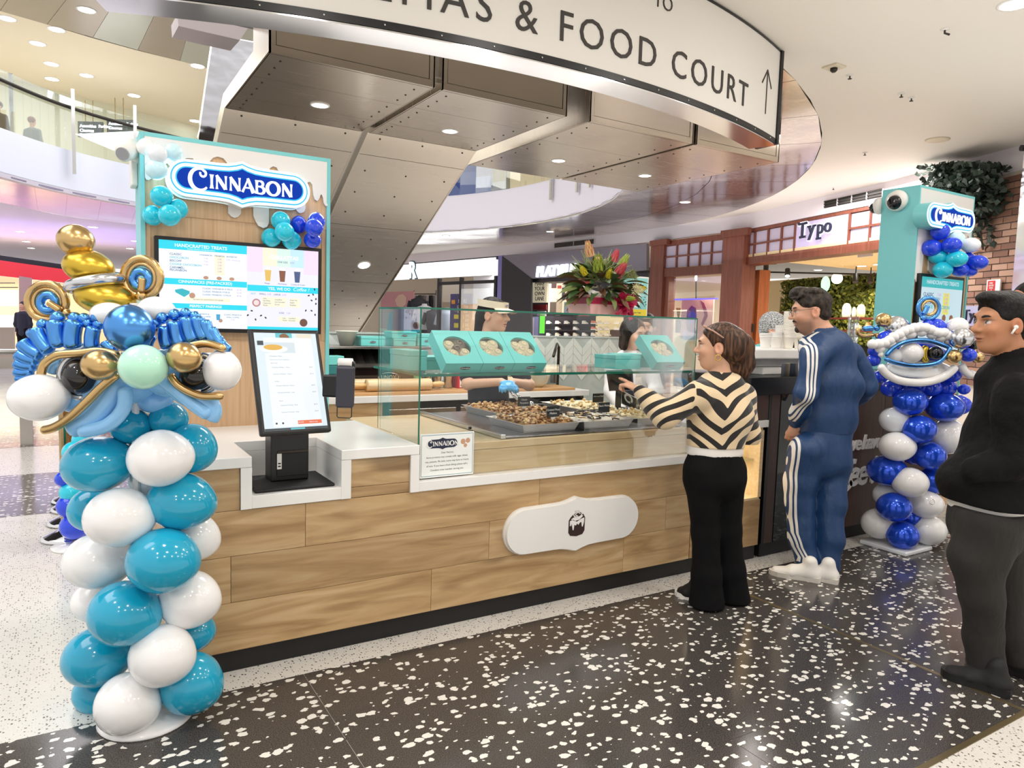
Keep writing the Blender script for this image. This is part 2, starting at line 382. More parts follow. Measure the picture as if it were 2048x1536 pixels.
# ---- floor
fl = struct('floor', B((-30, -6, -.06), (30, 60, -.002)), M_tz_w)
def tile(x0, x1, y0, y1, g=.0012): obj('tile', B((x0+g, y0+g, -.03), (x1-g, y1-g, 0)), M_tz_d, fl)
for i in range(-5, 10):
    x0 = .83+1.24*i
    tile(x0, x0+1.24, 1.72, 2.96); tile(x0, x0+1.24, 1.285, 1.72)
obj('inlay_strip', B((3.300, 1.285, -.02), (3.322, 2.96, .0008)), M_gold, fl, label='brass inlay strip')
obj('inlay_strip', B((-4, 1.262, -.02), (14, 1.285, .0008)), M_gold, fl, label='brass inlay strip')
for y0, y1 in ((6.29, 7.87), (9.45, 11.1)): obj('tile', B((-8, y0, -.03), (9, y1, -.0005)), M_tz_d, fl)

# ---- lower ceiling with its round opening, the metal ring soffit and the bulkhead over the shops
RC = Vector((1.82, 13.6)); R0, R1, ZC = 7.4, 9.94, 3.8
def pol(R, a): return Vector((RC.x+R*math.cos(math.radians(a)), RC.y+R*math.sin(math.radians(a))))
A0, A1 = -102, 84
mb = MB(); k = 48
for i in range(k):
    a, b = A0+(A1-A0)*i/k, A0+(A1-A0)*(i+1)/k
    q = [pol(R1, a), pol(26, a), pol(26, b), pol(R1, b)]
    mb.add([(p.x, p.y, ZC) for p in q]+[(p.x, p.y, ZC+.25) for p in q], [(3, 2, 1, 0), (4, 5, 6, 7), (0, 1, 5, 4), (1, 2, 6, 5), (2, 3, 7, 6), (3, 0, 4, 7)])
ceil = struct('ceiling', mb, M_ceil)
ring = struct('trim_1', MB().add([(p.x, p.y, z) for z in (ZC+.06, ZC+.2) for a in range(A0, A1+1, 6) for p in (pol(R0, a), pol(R1+.02, a))],
    [(2*i+1, 2*i, 2*i+2, 2*i+3) for i in range((A1-A0)//6)]), M_dark)
for a in range(A0, A1, 7):
    for (ra, rb) in ((R0, 8.65), (8.66, R1)):
        b = a+6.94; q = [pol(ra, a), pol(rb, a), pol(rb, b), pol(ra, b)]; t = .03
        obj('panel', MB().add([(p.x, p.y, ZC) for p in q]+[(p.x, p.y, ZC+t) for p in q], [(3, 2, 1, 0), (4, 5, 6, 7), (0, 1, 5, 4), (1, 2, 6, 5), (2, 3, 7, 6), (3, 0, 4, 7)]), M_clad2, ring)
def wall_strip(plan, z0, z1, th=.12, out=1):
    mb = MB(); n = len(plan); pl = [Vector(p[:2]) for p in plan]; off = []
    for i in range(n):
        t = (pl[min(i+1, n-1)]-pl[max(i-1, 0)]).normalized(); off.append(pl[i]+Vector((t.y, -t.x))*th*out)
    for i in range(n-1):
        q = [pl[i], pl[i+1], off[i+1], off[i]]
        mb.add([(p.x, p.y, z0) for p in q]+[(p.x, p.y, z1) for p in q], [(3, 2, 1, 0), (4, 5, 6, 7), (0, 1, 5, 4), (1, 2, 6, 5), (2, 3, 7, 6), (3, 0, 4, 7)])
    return mb
# upper balcony fascia seen across the opening on the right and back
inner = [pol(R0, a) for a in range(-40, 72, 4)]
fasc = struct('wall_balcony', wall_strip(inner, 3.84, 4.72, .1, 1), M_lav, auto=30)
def post(name, p, z0, z1, w=.045, parent=None): return obj(name, B((p.x-w/2, p.y-w/2, z0), (p.x+w/2, p.y+w/2, z1)), M_steel, parent)
bal = thing('balustrade', 'frameless glass balustrade on the upper balcony above the shoe shop', 'balustrade', (pol(R0, 10).x, pol(R0, 10).y, 4.72))
obj('glass_panel', wall_strip([pol(R0-.03, a) for a in range(-40, 72, 4)], 4.72, 5.8, .012, -1), M_glassr, bal)
for x, y in ((982, 350), (1067, 340), (1140, 335)):
    d = P(x, y, Z=4.6); a = math.degrees(math.atan2(d.y-RC.y, d.x-RC.x)); p = pol(R0-.07, a)
    post('post', p, 4.25, 5.8, .05, bal)
W = [(9.1, 2.9), (9.76, 4.53), (10.04, 5.21), (10.56, 6.53), (11.04, 8.37), (11.47, 9.83), (11.62, 11.6), (11.64, 13.0), (11.62, 13.95), (11.45, 16.4), (11.0, 18.92), (10.45, 22.99), (9.9, 25.5)]
struct('wall_bulkhead', wall_strip(W, 3.5, 3.8, .25, 1), M_lav, auto=30)
# air slots in the bulkhead
def slot(x0, y0, x1, y1, a, b, n=3):
    p0, p1 = Pv(x0, y0, a, b), Pv(x1, y1, a, b); u = (p1-p0); u.z = 0; L = u.length; u.normalize(); nn = Vector((-u.y, u.x, 0))
    if nn.dot(Vector((-p0.x, -p0.y, 0))) < 0: nn = -nn
    t = thing('air_vent', '', 'vent', p0); z = (p0.z+p1.z)/2
    M = Matrix(((u.x, nn.x, 0, p0.x), (u.y, nn.y, 0, p0.y), (0, 0, 1, z), (0, 0, 0, 1)))
    obj('backing', B((0, -.01, -.06), (L, .012, .06), M=M), M_dark, t)
    for i in range(3): obj('slat', B((0, .01, -.05+.045*i), (L, .03, -.035+.045*i), M=M), M_rivet, t)
    for i in range(n+1): obj('divider', B((L*i/n-.006, .008, -.06), (L*i/n+.006, .034, .06), M=M), M_lav, t)
    return t
v = slot(1650, 408, 1768, 386, W[3], W[4], 4); v['label'] = 'long dark air slot in the bulkhead above the timber shop front'
v = slot(1110, 491, 1190, 483, W[8], W[9], 2); v['label'] = 'dark air slot in the bulkhead above the shoe shop sign'

# ---- downlights: recessed ring plus glowing disc
def downlight(p, r, label, group, n=(0, 0, -1), m=None):
    n = Vector(n).normalized(); q = n.to_track_quat('Z', 'Y').to_matrix().to_4x4(); M = Matrix.Translation(Vector(p)) @ q
    t = thing('downlight', label, 'ceiling light', p, group)
    obj('trim_ring', MB().lathe([(r*1.22, -.002), (r*1.22, .006), (r, .008), (r, .002)], M, 20, False), M_white, t, True)
    obj('lens', MB().lathe([(r, -.001), (r, .005), (r*.5, .009)], M, 20), m or M_lamp, t, True); return t
for i, (x, y) in enumerate(((1370, 404), (1100, 463), (892, 471), (1065, 463))[:3]):
    downlight(P(x, y, Z=3.8), .085, ['round downlight in the ring soffit right of the bouquet', 'round downlight in the ring soffit above the shoe shop sign', 'round downlight in the ring soffit beside the escalator edge'][i], None)
for x, y, lab in ((1875, 279, 'flush round speaker grille in the white ceiling'), (2030, 8, 'bright ceiling downlight at the top right corner')):
    if y > 100:
        t = obj('speaker_grille', MB().lathe([(.13, 0), (.13, -.008), (.11, -.014), (.0, -.014)], Matrix.Translation(P(x, y, Z=3.8)), 28), hm('grille_cream', '#dccfb8', .6), smooth=True, label=lab, cat='speaker')
    else: downlight(P(x, y, Z=3.8), .09, lab, None)
spr = [(1730, 305), (1667, 375), (1803, 187), (1823, 195), (1700, 150)]
for i, (x, y) in enumerate(spr):
    p = P(x, y, Z=3.8); t = thing('sprinkler', ['fire sprinkler under the ceiling left of the round grille', 'fire sprinkler nearest the timber shop sign', 'left of two small sprinklers side by side under the ceiling', 'right of two small sprinklers side by side under the ceiling', 'sprinkler beside the square ceiling plate'][i], 'sprinkler', p)
    obj('escutcheon', MB().lathe([(.03, 0), (.03, -.004), (.012, -.01)], Matrix.Translation(p), 14), M_white, t, True)
    obj('head', MB().lathe([(.006, -.01), (.006, -.03), (.018, -.032), (.018, -.036), (.004, -.038)], Matrix.Translation(p), 10), M_rivet, t, True)
p = P(1668, 133, Z=3.8); t = thing('detector', 'square cream detector plate on the white ceiling', 'smoke detector', p)
obj('plate', B((p.x-.07, p.y-.07, 3.785), (p.x+.07, p.y+.07, 3.8), .003), hm('grille_cream', '#dccfb8'), t); obj('sensor', MB().lathe([(.03, 0), (.03, -.02), (.015, -.035), (0, -.035)], Matrix.Translation(p+Vector((0, 0, -.015))), 14), M_rivet, t, True)
p = P(1890, 58, Z=3.8); t = thing('sprinkler', 'dark sprinkler pipe stub near the top right of the ceiling', 'sprinkler', p)
obj('escutcheon', MB().lathe([(.03, 0), (.03, -.004), (.012, -.01)], Matrix.Translation(p), 14), M_white, t, True); obj('head', MB().tube([p, p+Vector((0, 0, -.03)), p+Vector((.03, -.02, -.04))], .008), M_rivet, t)
p = P(1690, 575, Z=3.8)

# ---- metal clad escalator undersides
ZS, YF = 3.4, 5.48
def esc(x0, x1, down, label):
    t = thing('escalator', label, 'escalator', ((x0+x1)/2, YF, ZS), 'escalators over the booth')
    yb = 7.18 if down else 7.86
    prof = [(YF+.03, ZS+.03), (yb, ZS+.03)]+([(13.0, .07), (13.08, .18), (yb+.06, ZS+.14)] if down else [(10.2, ZS+1.4), (10.1, ZS+1.55), (yb-.06, ZS+.16)])+[(YF+.5, ZS+.15), (YF+.5, 4.6), (YF+.03, 4.6)]
    obj('truss', MB().prism([(x0+.02, y, z) for y, z in prof], (x1-x0-.04, 0, 0)), M_dark, t)
    # front cladding with a proud border
    obj('panel', B((x0+.055, YF+.004, ZS+.06), (x1-.055, YF+.03, 4.6)), M_clad, t)
    obj('edge_trim', B((x0, YF, ZS), (x1, YF+.03, ZS+.055)), M_clad, t)
    for xx in (x0, x1-.05): obj('edge_trim', B((xx, YF, ZS+.056), (xx+.05, YF+.03, 4.6)), M_clad, t)
    ys = [YF+.035, YF+.62, YF+1.25, yb] if down else [YF+.035, YF+.85, YF+1.65, yb]
    for a, b in zip(ys, ys[1:]): obj('panel', B((x0+.01, a+.002, ZS), (x1-.012, b-.002, ZS+.025)), M_clad, t)
    riv = MB()
    for a, b in zip(ys, ys[1:]):
        for q in range(3):
            for u in (.09, .91): riv.lathe([(.009, 0), (.009, -.004), (0, -.005)], Matrix.Translation((x0+(x1-x0)*u, a+(b-a)*(.2+.3*q), ZS)), 8)
    if down:
        s = Vector((0, .8686, -.4956)); n = Vector((0, -s.z, s.y))*-1; L = [0, .32, 1.55, 2.8, 4.05, 5.3, 6.7]; o = Vector((0, yb, ZS))
        n = Vector((0, -.4956, -.8686))
        for a, b in zip(L, L[1:]):
            q = [o+s*(a+.003), o+s*(b-.003)]
            obj('panel', MB().prism([(x0+.01, q[0].y, q[0].z), (x1-.012, q[0].y, q[0].z), (x1-.012, q[1].y, q[1].z), (x0+.01, q[1].y, q[1].z)], (-n)*.025), M_clad, t)
            for g in range(3 if b-a > .5 else 1):
                for u in (.12, .5, .88):
                    c = o+s*(a+(b-a)*(.2+.3*g))+n*.001; M = Matrix.Translation((x0+(x1-x0)*u, c.y, c.z)) @ n.to_track_quat('Z', 'Y').to_matrix().to_4x4()
                    riv.lathe([(.010, 0), (.010, .003), (0, .005)], M, 8)
    for u in (.2, .8): riv.lathe([(.01, 0), (.01, .004), (0, .005)], Matrix.Translation((x0+(x1-x0)*u, YF+.003, ZS+.45)) @ RX(PI/2), 8)
    obj('rivets', riv, M_rivet, t, kind='stuff')
    if x1 < 2.6:
        obj('gap_channel', MB().prism([(x1-.005, YF+.05, ZS+.06), (x1-.005, yb, ZS+.06), (x1-.005, 13.0, .10), (x1-.005, 13.0, .14), (x1-.005, yb, ZS+.1), (x1-.005, YF+.05, ZS+.1)], (.07, 0, 0)), M_steel, t)
        obj('gap_channel', B((x1+.001, YF+.03, ZS+.1), (x1+.059, YF+.06, 4.6)), M_steel, t)
    # left flank sheet
    fl_ = [(YF, ZS), (yb, ZS)]+([(13.0, .03), (13.08, .18), (yb+.06, ZS+.14)] if down else [(10.2, ZS+1.4), (10.1, ZS+1.55), (yb-.06, ZS+.16)])+[(YF+.5, ZS+.15), (YF+.5, 4.6), (YF, 4.6)]
    obj('side_cladding', MB().prism([(x0-.002, y, z) for y, z in fl_], (.018, 0, 0)), M_clad, t)
    obj('side_cladding', MB().prism([(x1-.016, y, z) for y, z in fl_], (.012, 0, 0)), M_clad, t)
    return t
esc(1.264, 2.575, True, 'leftmost metal clad escalator underside with a sloping soffit behind the menu tower')
esc(2.635, 3.895, True, 'second metal clad escalator underside whose slope drops behind the glass case')
esc(4.15, 5.485, False, 'third metal clad escalator underside right of the dark gap')
esc(5.525, 6.82, False, 'rightmost metal clad escalator underside behind the end of the sign')
for i, (x, y) in enumerate(((640, 210), (900, 262), (1117, 321), (1290, 351))):
    downlight(P(x, y, Z=3.399), .07, ['downlight under the leftmost escalator', 'downlight under the second escalator', 'downlight under the third escalator', 'downlight under the rightmost escalator'][i], None)
n = Vector((0, -.4956, -.8686)); o = Vector((0, 7.18, 3.4)); d = _r*(728-1024)/CF-_u*(530-768)/CF+_f; c = np.array([0, 0, CH]); kk = (n.dot(o)-float(np.dot(np.array(n), c)))/float(np.dot(np.array(n), d))
downlight(Vector(c+d*kk), .075, 'downlight in the sloping escalator soffit right of the menu tower', None, n)

# ---- curved overhead sign
SCN, SR = Vector((2.678, 10.25)), 6.61; SZ0, SZ1 = 3.047, 3.79
def spol(a, R=SR): return Vector((SCN.x+R*math.cos(a), SCN.y+R*math.sin(a)))
a_l = math.atan2(4.25-SCN.y, .157-SCN.x); a_r = math.atan2(4.05-SCN.y, 5.0-SCN.x)
sg = thing('overhead_sign', 'large curved white overhead sign with black lettering and an up arrow', 'sign', (SCN.x, SCN.y-SR, SZ0))
def arcstrip(R0_, R1_, z0, z1, n=48, a0=a_l, a1=a_r):
    mb = MB(); A = [a0+(a1-a0)*i/n for i in range(n+1)]
    for z in (z0, z1):
        for R in (R0_, R1_): mb.v += [tuple((*spol(a, R), z)) for a in A]
    m = n+1; a, b, c, d = 0, m, 2*m, 3*m
    for i in range(n): mb.f += [(a+i, a+i+1, b+i+1, b+i), (c+i, d+i, d+i+1, c+i+1), (b+i, b+i+1, d+i+1, d+i), (a+i, c+i, c+i+1, a+i+1)]
    mb.f += [(0, b, d, c), (n, c+n, d+n, b+n)]; return mb
obj('face', arcstrip(SR-.2, SR, SZ0+.045, SZ1-.012), hm('sign_white', '#e6e2db', .5), sg, auto=30)
obj('lower_rail', arcstrip(SR-.2, SR+.008, SZ0+.002, SZ0+.043), M_black, sg, auto=30)
obj('upper_rail', arcstrip(SR-.2, SR+.006, SZ1-.011, SZ1+.004), M_black, sg, auto=30)
obj('underside', arcstrip(SR-.22, SR+.002, SZ0-.008, SZ0), mat('bright_sheet', (.86, .87, .9), .12, 1.), sg, auto=30)
p = spol(a_r); obj('end_cap', B((p.x-.012, p.y-.02, SZ0), (p.x+.018, p.y+.2, SZ1)), M_black, sg)
mbn = MB()
for i in range(16):
    q = spol(a_l+(a_r-a_l)*(i+.5)/16, SR+.009); mbn.lathe([(.005, 0), (.005, .003), (0, .004)], Matrix.Translation((q.x, q.y, SZ0+.022)) @ RX(PI/2), 6)
obj('screws', mbn, M_chrome, sg, kind='stuff')
M_ink = hm('sign_ink', '#3a3531', .6)
def arc_text(s, size, a_end, z, nm='letter', bold=.0, spacing=1.):
    mb = text_mb(s, size, 'RIGHT', bold, 0, spacing, .003); out = []
    for v in mb.v:
        a = a_end+v[0]/SR; q = spol(a, SR+.003+v[2]); out.append((q.x, q.y, z+v[1]))
    m2 = MB(); m2.add(out, mb.f)
    for q in islands(m2): obj(nm, q, M_ink, sg)
def s_at(x, y):
    d = _r*(x-1024)/CF-_u*(y-768)/CF+_f; ox, oy = -SCN.x, -SCN.y; A_ = d[0]**2+d[1]**2; B_ = ox*d[0]+oy*d[1]; C_ = ox*ox+oy*oy-SR*SR
    k = (-B_-math.sqrt(B_*B_-A_*C_))/A_; p = np.array([0, 0, CH])+d*k; return math.atan2(p[1]-SCN.y, p[0]-SCN.x), p[2]
aT, zT = s_at(1494, 213); aF, zF = s_at(1108, 82)
SIGN_DBG = (aT, zT, aF, zF, (aT-aF)*SR, s_at(1110, 17)[1]-zF)
zb = (zT+zF)/2; cap = s_at(1110, 17)[1]-zF
_m = text_mb('FOOD COURT', 1., 'RIGHT'); _w = max(v[0] for v in _m.v)-min(v[0] for v in _m.v); _h = .73
size = cap/.729; sp = (aT-aF)*SR/(_w*size)
arc_text('CINEMAS & FOOD COURT', size, aT, zb, spacing=1+(sp-1)*1.25, bold=-.002)
a2, z2 = s_at(1345, 27); arc_text('TO', size*.52, a2, z2, bold=-.012)
aa, za = s_at(1530, 228); ab, zb2 = s_at(1533, 140)
def arcbar(p0, p1, w_):
    (x0, y0), (x1, y1) = p0, p1; d_ = Vector((x1-x0, y1-y0)).normalized(); nn = Vector((-d_.y, d_.x))*w_/2
    q = [(x0+nn.x, y0+nn.y), (x0-nn.x, y0-nn.y), (x1-nn.x, y1-nn.y), (x1+nn.x, y1+nn.y)]; mb = MB(); vv = []
    for dz in (.001, .005):
        for x, y in q: s_ = spol(aa+x/SR, SR+dz); vv.append((s_.x, s_.y, y))
    return mb.add(vv, [(0, 1, 2, 3), (7, 6, 5, 4), (0, 4, 5, 1), (1, 5, 6, 2), (2, 6, 7, 3), (3, 7, 4, 0)])
ar = MB()
for m_ in (arcbar((0, za), (0, zb2), .012), arcbar((0, zb2+.005), (-.095, zb2-.115), .012), arcbar((0, zb2+.005), (.095, zb2-.115), .012)): ar.add(m_.v, m_.f)
obj('arrow', ar, M_ink, sg)

# ---- upper level on the left: fascia, glass rail, ceiling, back wall
def catm(pts, n=8): return [Vector((p.x, p.y)) for p in smooth_path([(x, y, 0) for x, y in pts], n)]
LI = catm([(-2.6, 12.2), (-1.85, 14.0), (-.95, 15.55), (.05, 16.8), (1.33, 17.7), (3.0, 18.4), (5, 18.7)])
LO = catm([(-5.5, 13.5), (-3.6, 16.6), (-1.2, 19.5), (.01, 21.06), (1.47, 21.6), (3.3, 22.1), (5.5, 22.3)])
struct('wall_left', wall_strip(LI, 3.86, 4.62, .12, -1), hm('fascia_cool', '#e2e6f2', .5), auto=30)
struct('trim_2', wall_strip(LI, 3.78, 3.87, .16, -1), hm('fascia_lip', '#cfc9d4', .4), auto=30)
rl = struct('trim_3', MB().add([(p.x, p.y, 3.9) for q in zip(LI, LO) for p in q], [(2*i, 2*i+1, 2*i+3, 2*i+2) for i in range(len(LI)-1)]), M_dark)
M_clad3 = metal('purple_soffit', (.38, .33, .47), .2, .3, .5, (2, 2, 2))
for i in range(0, len(LI)-4, 4):
    q = [LI[i], LI[i+4], LO[i+4], LO[i]]; q = [a.lerp(sum(q, Vector((0, 0)))/4, .004) for a in q]
    obj('panel', MB().prism([(p.x, p.y, 3.8) for p in q], (0, 0, .03)), M_clad3, rl)
fc = [Vector((-9, 12)), Vector((-9, 60)), Vector((12, 60)), Vector((9, 22.3))]
struct('ceiling.001', MB().add([(p.x, p.y, 3.8) for p in LO]+[(p.x, p.y, 3.8) for p in (Vector((8, 45)), Vector((-9, 45)))], [tuple(range(len(LO)+2))[::-1]]), hm('lavender_ceiling', '#e3dcf0', .5))
for i, (x, y) in enumerate(((40, 463), (53, 483), (62, 496), (186, 454), (270, 482), (260, 497))):
    downlight(P(x, y, Z=3.799), .12, ['largest downlight at the left of the lavender ceiling', 'middle of three downlights at the left of the lavender ceiling', 'lowest of three downlights at the left of the lavender ceiling', 'lavender ceiling downlight right of the gold crown', 'upper of two lavender ceiling downlights beside the tower edge', 'lower of two lavender ceiling downlights beside the tower edge'][i], None)
bl = thing('balustrade', 'glass balustrade with steel posts and rail on the upper left balcony', 'balustrade', (LI[20].x, LI[20].y, 4.62))
obj('glass_panel', wall_strip([p*1. for p in LI], 4.62, 5.62, .012, -1), M_glassr, bl)
obj('handrail', MB().tube([(p.x*.995, p.y*.995, 5.42) for p in LI], .035, 8), M_rivet, bl, True)
for x, y in ((25, 285), (148, 308), (271, 332)):
    p = P(x, y, Z=4.55); p = Vector(min(((q-Vector((p.x, p.y))).length, i) for i, q in enumerate(LI)) and (p.x, p.y))*.993
    post('post', p, 4.15, 5.75, .06, bl)
ZU = 7.8
UO = [P(x, y, Z=ZU) for x, y in ((-260, -62), (-120, -15), (0, 22), (140, 62), (275, 100), (410, 135), (560, 172), (720, 205))]
UB = [P(x, y, Z=ZU) for x, y in ((720, 300), (560, 280), (397, 257), (200, 208), (27, 164), (-260, 90))]
struct('ceiling.002', MB().prism([tuple(p) for p in UO+UB], (0, 0, .2)), hm('upper_ceiling', '#efe4cf', .6))
M_pw = hm('warm_grey_panel', '#a3968d', .3, metal=.55); M_pc = hm('cool_grey_panel', '#b7b8b2', .3, metal=.45)
up = struct('trim_4', B((-12, 8, ZU+.3), (8, 20, ZU+.34)), M_dark)
JO = [P(*q, Z=ZU) for q in ((-90, -6), (0, 22), (94, 49), (185, 76), (275, 101), (360, 122), (430, 140), (540, 168))]
JI = [P(*q, Z=ZU) for q in ((-10, -150), (90, -110), (190, -75), (275, -70), (352, -60), (405, -40), (470, -20), (585, 20))]
for i in range(len(JO)-1):
    g = .004; q = [JO[i].lerp(JO[i+1], g), JO[i].lerp(JO[i+1], 1-g), JI[i].lerp(JI[i+1], 1-g), JI[i].lerp(JI[i+1], g)]
    obj('panel', MB().prism([tuple(p) for p in q], (0, 0, .04)), M_pw if i in (0, 1, 2, 4) else M_pc, up)
wall_pts = [(p.x, p.y) for p in UB]
struct('wall_back', wall_strip(wall_pts, 4.62, ZU, .2, -1), hm('pale_upper_wall', '#e9ead6', .6))
struct('floor.001', MB().add([(p.x, p.y, 4.6) for p in LI]+[(6, 26, 4.6), (-6, 26, 4.6)], [tuple(range(len(LI)+2))]), M_white)
for i, (x, y) in enumerate(((173, 20), (113, 59), (75, 87), (103, 128), (104, 158), (80, 181), (173, 151), (132, 199), (268, 191), (395, 132), (390, 242), (412, 83), (14, 37))):
    z = ZU-.001; downlight(P(x, y, Z=z), .16, ['brightest downlight nearest the top edge in the grey upper panels', 'downlight on the edge between grey panels and cream ceiling', 'downlight just below the grey panel edge at the upper left', 'left downlight of the middle pair in the cream ceiling', 'downlight directly below the middle pair in the cream ceiling', 'downlight above the left steel rail post', 'lone downlight in the open middle of the cream ceiling', 'downlight just above the second steel rail post', 'downlight beside the rods of the right hanging board', 'downlight at the right end of the panel edge beside the rippled sheet', 'low downlight left of the rippled sheet above the tower', 'downlight in the last cool grey panel by the rippled sheet', 'downlight at the far left end of the cream ceiling edge'][i], None)
p0, p1, p2, p3 = P(150, 268, D=19.), P(275, 262, D=19.), P(275, 292, D=19.), P(222, 298, D=19.)
obj('lightbox', MB().prism([p0, p1, p2, p3], (.3, .5, 0)), mat('glow_white', (1, 1, 1), .5, emit=(1, 1, .97), es=2.2), label='white glowing bulkhead over the upper level shops', cat='lightbox')
def hang(x0, x1, y0, y1, yt, lines, lab):
    D = 19.5 if x0 < 200 else 20.5; a, b, c_ = P(x0, y0, D=D), P(x1, y0, D=D), P(x0, y1, D=D); u = (b-a); h = a.z-c_.z; ux = Vector((u.x, u.y, 0)).normalized(); L = Vector((u.x, u.y, 0)).length
    t = thing('hanging_sign', lab, 'sign', a-Vector((0, 0, h))); nn = ux.cross(Vector((0, 0, 1)))
    M = Matrix(((ux.x, nn.x, 0, a.x), (ux.y, nn.y, 0, a.y), (0, 0, 1, a.z-h), (0, 0, 0, 1)))
    obj('board', B((0, -.06, 0), (L, 0, h), .01, M), hm('slate_board', '#39403f', .35), t)
    for k_ in range(lines): obj('lettering', place(text_mb(('Amenities  Parking', 'Cinemas', 'Food  Escalators')[k_], .11, 'LEFT'), a+ux*.06+nn*.004+Vector((0, 0, -.16-.12*k_)), ux, (0, 0, 1)), M_lampw, t)
    for s_ in (.32, .62):
        q = a+ux*L*s_; obj('rod', MB().tube([q, (q.x, q.y, P(x0, yt, D=D).z)], .012, 6), M_gold, t)
hang(155, 205, 242, 273, 201, 3, 'left of two dark hanging direction boards on the upper level')
hang(213, 268, 238, 270, 196, 2, 'right of two dark hanging direction boards on the upper level')
for i, (x0, x1, y0, y1, h, lab) in enumerate(((880, 985, 300, 400, '#2a4590', 'dark blue upper level shop wall seen above the right balcony'), (985, 1020, 330, 380, '#1a1a20', 'dark doorway panel on the upper level above the right balcony'), (1020, 1200, 300, 400, '#d9c3a0', 'warm upper level wall seen above the right balcony'))):
    q = [P(x0, y1, D=26.), P(x1, y1, D=26.), P(x1, y0-60, D=26.), P(x0, y0-60, D=26.)]; obj('wall_panel', MB().prism([tuple(p) for p in q], (.05, .25, 0)), hm('upper_'+h[1:], h, .5), label=lab, cat='wall panel')
# reflective sheet beside the escalators and the pale soffit beam behind the sign
q = [P(427, 70, Y=11.5), P(535, 90, Y=11.5), P(470, 215, Y=10.2), P(450, 300, Y=9.6), P(394, 300, Y=9.6)]
obj('cladding_sheet', MB().prism([tuple(p) for p in q], (.02, .25, .1)), metal('rippled_sheet', (.15, .145, .14), .12, 1., 2.6, (4, 4, 4)), label='rippled reflective metal sheet left of the escalator underside', cat='cladding')
q = [P(355, 26, Y=9.5), P(357, 52, Y=9.5), P(480, 80, Y=9.5), P(520, 20, Y=9.5)]
struct('trim_5', MB().prism([tuple(p) for p in q], (0, .6, .05)), hm('pinkish_beam', '#ddd0cf', .5))
# ================================================================ BOOTH
M_oak = wood('oak_laminate', srgb('#a07e54'), srgb('#c4a275'), srgb('#d6ba90'), (1.0, 8, 8), .42)
M_ven = wood('pale_veneer', srgb('#c99f74'), srgb('#d6b089'), srgb('#dfbd97'), (26, 26, .7), .45, False, 3.)
M_butch = wood('butcher_block', srgb('#d8b98a'), srgb('#e3c99e'), srgb('#ead6b2'), (1.2, 16, 16), .38, False)
M_walnut = wood('dark_walnut', srgb('#38241c'), srgb('#452d23'), srgb('#513629'), (14, 14, 1.), .4, False)
M_stone = hm('white_stone', '#f0efec', .22); M_teal = hm('teal_paint', '#7ccdd0', .4); M_tbox = hm('teal_carton', '#74d3cf', .45)
M_edge = mat('glass_edge', srgb('#1c6a56'), .15); M_navy = hm('navy_print', '#1a2340', .5); M_kraft = hm('bun_dough', '#d9b27a', .6); M_white_e = mat('sign_glow_white', (1, 1, 1), .5, emit=(.85, .97, 1), es=1.3)
M_blue_e = mat('sign_glow_blue', srgb('#0d3fae'), .6, spec=.1, emit=srgb('#0b3cae'), es=.85); M_cyan_e = mat('sign_glow_cyan', srgb('#39c6ef'), .4, emit=srgb('#19b4f0'), es=1.0)
YC, XL, ZT = 3.10, .34, .93
ct = thing('service_counter', 'long oak fronted service counter with stepped white stone top', 'counter', (1.8, 3.5, 0))
def plank(x0, x1, z0, z1, y=YC): obj('plank', B((x0+.0008, y, z0+.0008), (x1-.0008, y+.02, z1-.0008), .0012), M_oak, ct)
for (z0, z1), js in (((.10, .31), (XL, .28+.0, .27, 1.49, 2.71, 3.24)), ((.31, .51), (XL, .563, 1.81, 3.03, 3.24)), ((.51, .705), (XL, .874, 2.11, 3.24))):
    js = sorted(set(j for j in js if j >= XL))
    for a, b in zip(js, js[1:]): plank(a, b, z0, z1)
plank(XL, .60, .705, .885); plank(1.076, 1.365, .755, .885); plank(1.076, 1.365, .706, .755)
for a, b in ((.10, .41),): plank(3.245, 3.62, a, b); plank(3.62, 3.875, a, b)
obj('carcass', B((XL, YC+.021, .09), (3.24, 3.97, .70)).box((XL, YC+.021, .70), (.60, 3.97, .885)).box((1.076, YC+.021, .70), (1.365, 3.97, .885)).box((.6, 3.50, .7), (1.08, 3.97, .885)).box((3.245, 3.5, .09), (3.87, 3.95, .9)), M_oak, ct)
obj('plinth', B((XL+.02, YC+.03, 0), (3.88, 3.95, .098)), M_black, ct)
st = MB(); y1 = 3.985; t_ = .045
st.box((XL-.02, YC-.012, ZT-t_), (.646, y1, ZT), .003)
st.box((1.03, YC-.012, ZT-t_), (1.41, y1, ZT), .003); st.box((.60, 3.475, ZT-t_+.001), (1.08, y1, ZT-.0004))
obj('stone_top', st, M_stone, ct)
r = MB(); r.box((.601, YC-.012, .708), (.646, 3.52, ZT-t_-.0005)); r.box((1.03, YC-.012, .708), (1.075, 3.52, ZT-t_-.0005)); r.box((.646, YC-.012, .708), (1.03, 3.52, .763), .002); r.box((.646, 3.475, .763), (1.03, 3.51, ZT-t_))
obj('stone_recess', r, M_stone, ct)
r = MB(); r.box((1.365, YC-.012, .705), (1.41, 3.3, ZT-t_-.0005)); r.box((1.41, YC-.012, .705), (3.245, 3.35, .752), .002)
obj('stone_band', r, M_stone, ct)
obj('stone_cap', B((3.246, YC-.012, .888), (3.90, 3.95, .935), .003), M_stone, ct)
